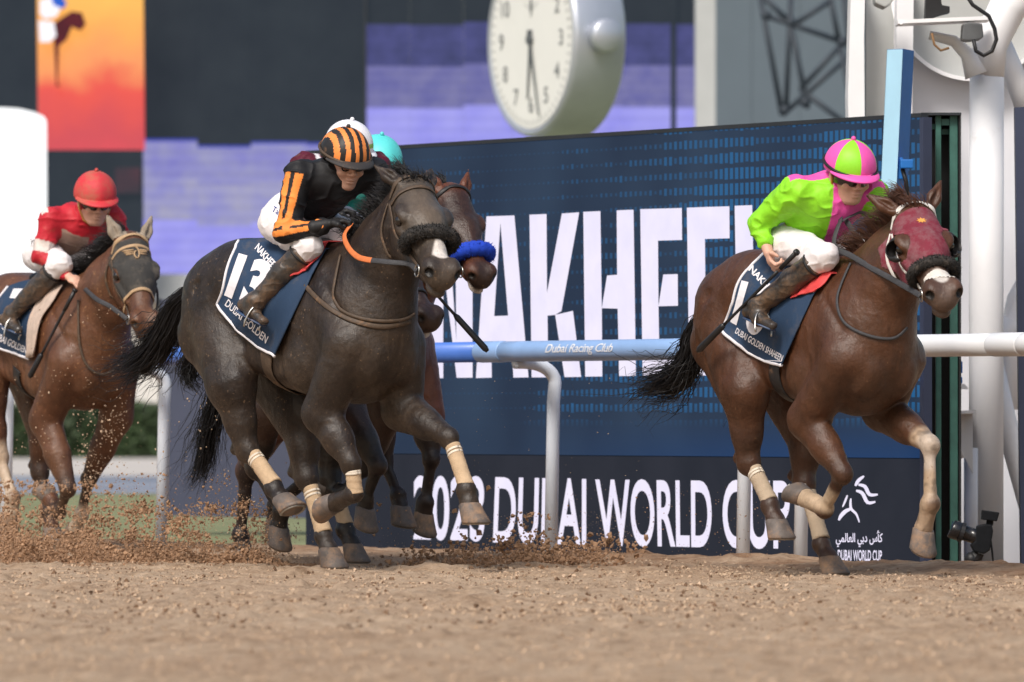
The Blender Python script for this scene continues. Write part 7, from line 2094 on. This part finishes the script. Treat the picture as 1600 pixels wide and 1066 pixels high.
# ---------------- bay with the blue noseband
hC = build_horse('horse', FC, specC, MATSET, 0.010)
tag(hC['root'], 'bay horse with a bright blue noseband, its head showing past the dark horse', 'horse')
fleece_band(hC, 0.385, 0.042, M_fleece_blue, hair=900, hl_=0.009, c0=-0.09, w=0.078, hgt=0.075)
bridle(hC, M_leather_blk, M_leather_blk, False); bit(hC); bit(hC, 1)
saddle(hC, M_leather_blk); girth(hC, 0.08)
tail(hC, [hC['T'](-0.72, 0, 1.36), FC.px(352, 560, 0.0), FC.px(340, 620, 0.0), FC.px(326, 680, 0.0), FC.px(316, 730, 0.0), FC.px(300, 762, 0.0)], 700, M_hair_black, 0.03, 0.055, 0.0022, 12, 0.025)
mane(hC, 0.05, 0.98, 350, 0.12, M_hair_black, (-0.8, -0.2, 0.2), 17, False)
# ---------------- dark bay between
hD = build_horse('horse', FD, specD, MATSET, 0.010)
tag(hD['root'], 'dark bay horse with a white chin, squeezed behind the dark number 13 horse', 'horse')
bridle(hD, M_leather_blk, M_leather, False, 0.36); bit(hD); bit(hD, 1)
saddle(hD, M_leather_blk); girth(hD, 0.08)
wrap_leg(hD, 3, M_wrap, 0.2, 0.95)
tail(hD, [hD['T'](-0.72, 0, 1.36), FD.px(318, 520, 0.0), FD.px(300, 560, 0.0), FD.px(292, 590, 0.0), FD.px(310, 606, 0.0)], 360, M_hair_black, 0.03, 0.05, 0.003, 13, 0.02)
mane(hD, 0.05, 0.98, 350, 0.12, M_hair_black, (-0.8, -0.2, 0.2), 18, False)
for Jk, hh in ((JC, hC), (JD, hD)): stirrup(hh, Jk); stirrup(hh, Jk, 'L')
# ================================================================== FLYING DIRT
def spray(name, label, groups, mat_, seed, clumps=()):
    rg = np.random.default_rng(seed); P = []; S = []
    for (x0, x1, y0, y1, d0, d1, n, s0, s1, px_, py_) in groups:
        # px_, py_: exponents that crowd the crumbs to the right / to the ground
        x = x0 + (x1 - x0) * rg.random(n) ** px_; y = y1 - (y1 - y0) * rg.random(n) ** py_; d = rg.uniform(d0, d1, n)
        clump = vnoise(np.stack((x / 34.0, y / 26.0, d * 0.5), -1), seed)
        keep = rg.random(n) < np.clip(0.45 + 0.9 * clump, 0.05, 1)
        for a, b_, c in zip(x[keep], y[keep], d[keep]):
            p = at(a, b_, c)
            if p[2] < 0.0: p[2] = abs(p[2]) * 0.3
            P.append(p)
        k = int(keep.sum()); S.append(s0 + (s1 - s0) * rg.random(k) ** 3.5)
    # a few loose clumps that hold together in the air
    for (x0, x1, y0, y1, d0, d1, n, s0, s1, px_, py_) in clumps:
        for k in range(n):
            c = at(rg.uniform(x0, x1), y1 - (y1 - y0) * rg.random() ** py_, rg.uniform(d0, d1)); r_ = rg.uniform(0.02, 0.055); m = int(rg.uniform(25, 90))
            q = c + rg.normal(size=(m, 3)) * r_ * np.array((1.2, 1.0, 0.8)); q[:, 2] = np.abs(q[:, 2])
            P.extend(list(q)); S.append(s0 + (s1 - s0) * rg.random(m) ** 2)
    return tag(scatter(name, np.array(P), np.concatenate(S), mat_, seed, stretch=0.9), label, 'dirt', kind='stuff')
spray('flying_dirt', 'cloud of brown dirt thrown up low on the left behind the dark horse', [
    (-20, 440, 790, 892, 41.0, 44.5, 11000, 0.002, 0.012, 1.0, 2.0),
    (-20, 330, 830, 892, 41.0, 44.0, 11000, 0.0025, 0.013, 1.0, 1.1),
    (130, 430, 740, 870, 41.5, 44.5, 3500, 0.002, 0.009, 1.0, 1.6),
    (-10, 180, 750, 860, 44.0, 46.5, 3500, 0.0025, 0.015, 1.0, 1.2)], M_clod_dark, 31,
    [(-10, 430, 790, 885, 41.2, 44.0, 46, 0.004, 0.014, 1.0, 1.6)])
spray('dust_grains', 'haze of fine dust grains low behind the dark horse', [
    (-20, 460, 800, 890, 41.0, 45.0, 9000, 0.0010, 0.0026, 1.0, 1.3),
    (60, 440, 740, 880, 41.5, 44.5, 4000, 0.0010, 0.0024, 1.0, 1.2),
    (440, 760, 820, 886, 41.0, 43.0, 1500, 0.0010, 0.0026, 1.0, 1.5),
    (760, 1000, 800, 886, 41.0, 43.0, 2000, 0.0010, 0.0026, 1.0, 1.4)], M_clod, 53)
spray('flying_crumbs', 'fine pale crumbs of dirt spattering the air round the left bay horse', [
    (-10, 270, 480, 820, 44.0, 46.6, 900, 0.0022, 0.0065, 1.0, 0.8),
    (120, 200, 640, 800, 44.5, 46.0, 700, 0.0025, 0.008, 1.0, 1.0),
    (240, 520, 600, 860, 41.0, 45.5, 700, 0.002, 0.0065, 1.0, 1.3),
    (360, 470, 770, 880, 42.0, 43.5, 800, 0.003, 0.010, 1.0, 1.4),
    (700, 1000, 560, 860, 41.0, 44.0, 260, 0.0015, 0.004, 1.0, 1.2)], M_clod, 37)
spray('kicked_clods', 'brown clods kicked up in front of the lower lettering between the two leading horses', [
    (640, 1010, 830, 888, 41.0, 43.5, 900, 0.003, 0.022, 1.0, 1.6),
    (720, 940, 850, 890, 40.5, 43.0, 1400, 0.004, 0.018, 1.0, 1.1),
    (790, 860, 800, 885, 41.0, 43.0, 500, 0.004, 0.018, 1.0, 1.2),
    (560, 780, 760, 880, 41.0, 43.0, 160, 0.004, 0.02, 1.0, 1.2),
    (880, 1240, 760, 880, 41.0, 42.0, 500, 0.002, 0.0055, 1.0, 1.2)], M_clod_dark, 41,
    [(650, 1000, 835, 888, 40.8, 43.0, 22, 0.004, 0.015, 1.0, 1.5)])
# heap pushed up by the hoof behind the dark horse
def heap(px, d, w, hgt, n, seed):
    rg = np.random.default_rng(seed); c = at(px, 880, d)
    a = rg.normal(size=(n, 2)) * (w, w * 0.6); z = hgt * np.exp(-(a[:, 0] / w) ** 2 - (a[:, 1] / (w * .6)) ** 2) * rg.random(n) ** 0.6
    P = np.stack((c[0] + a[:, 0], c[1] + a[:, 1], z), -1)
    return P, 0.004 + 0.012 * rg.random(n) ** 2
P1, S1 = heap(385, 41.8, 0.16, 0.10, 900, 3); P2, S2 = heap(100, 42.5, 0.45, 0.12, 1500, 4); P3, S3 = heap(240, 42.3, 0.4, 0.10, 1300, 5); P4, S4 = heap(830, 42.0, 0.3, 0.07, 700, 6)
tag(scatter('dirt_heap', np.concatenate((P1, P2, P3, P4)), np.concatenate((S1, S2, S3, S4)), M_clod_dark, 9), 'low heaps of churned dirt along the inner edge of the track', 'dirt', kind='stuff')
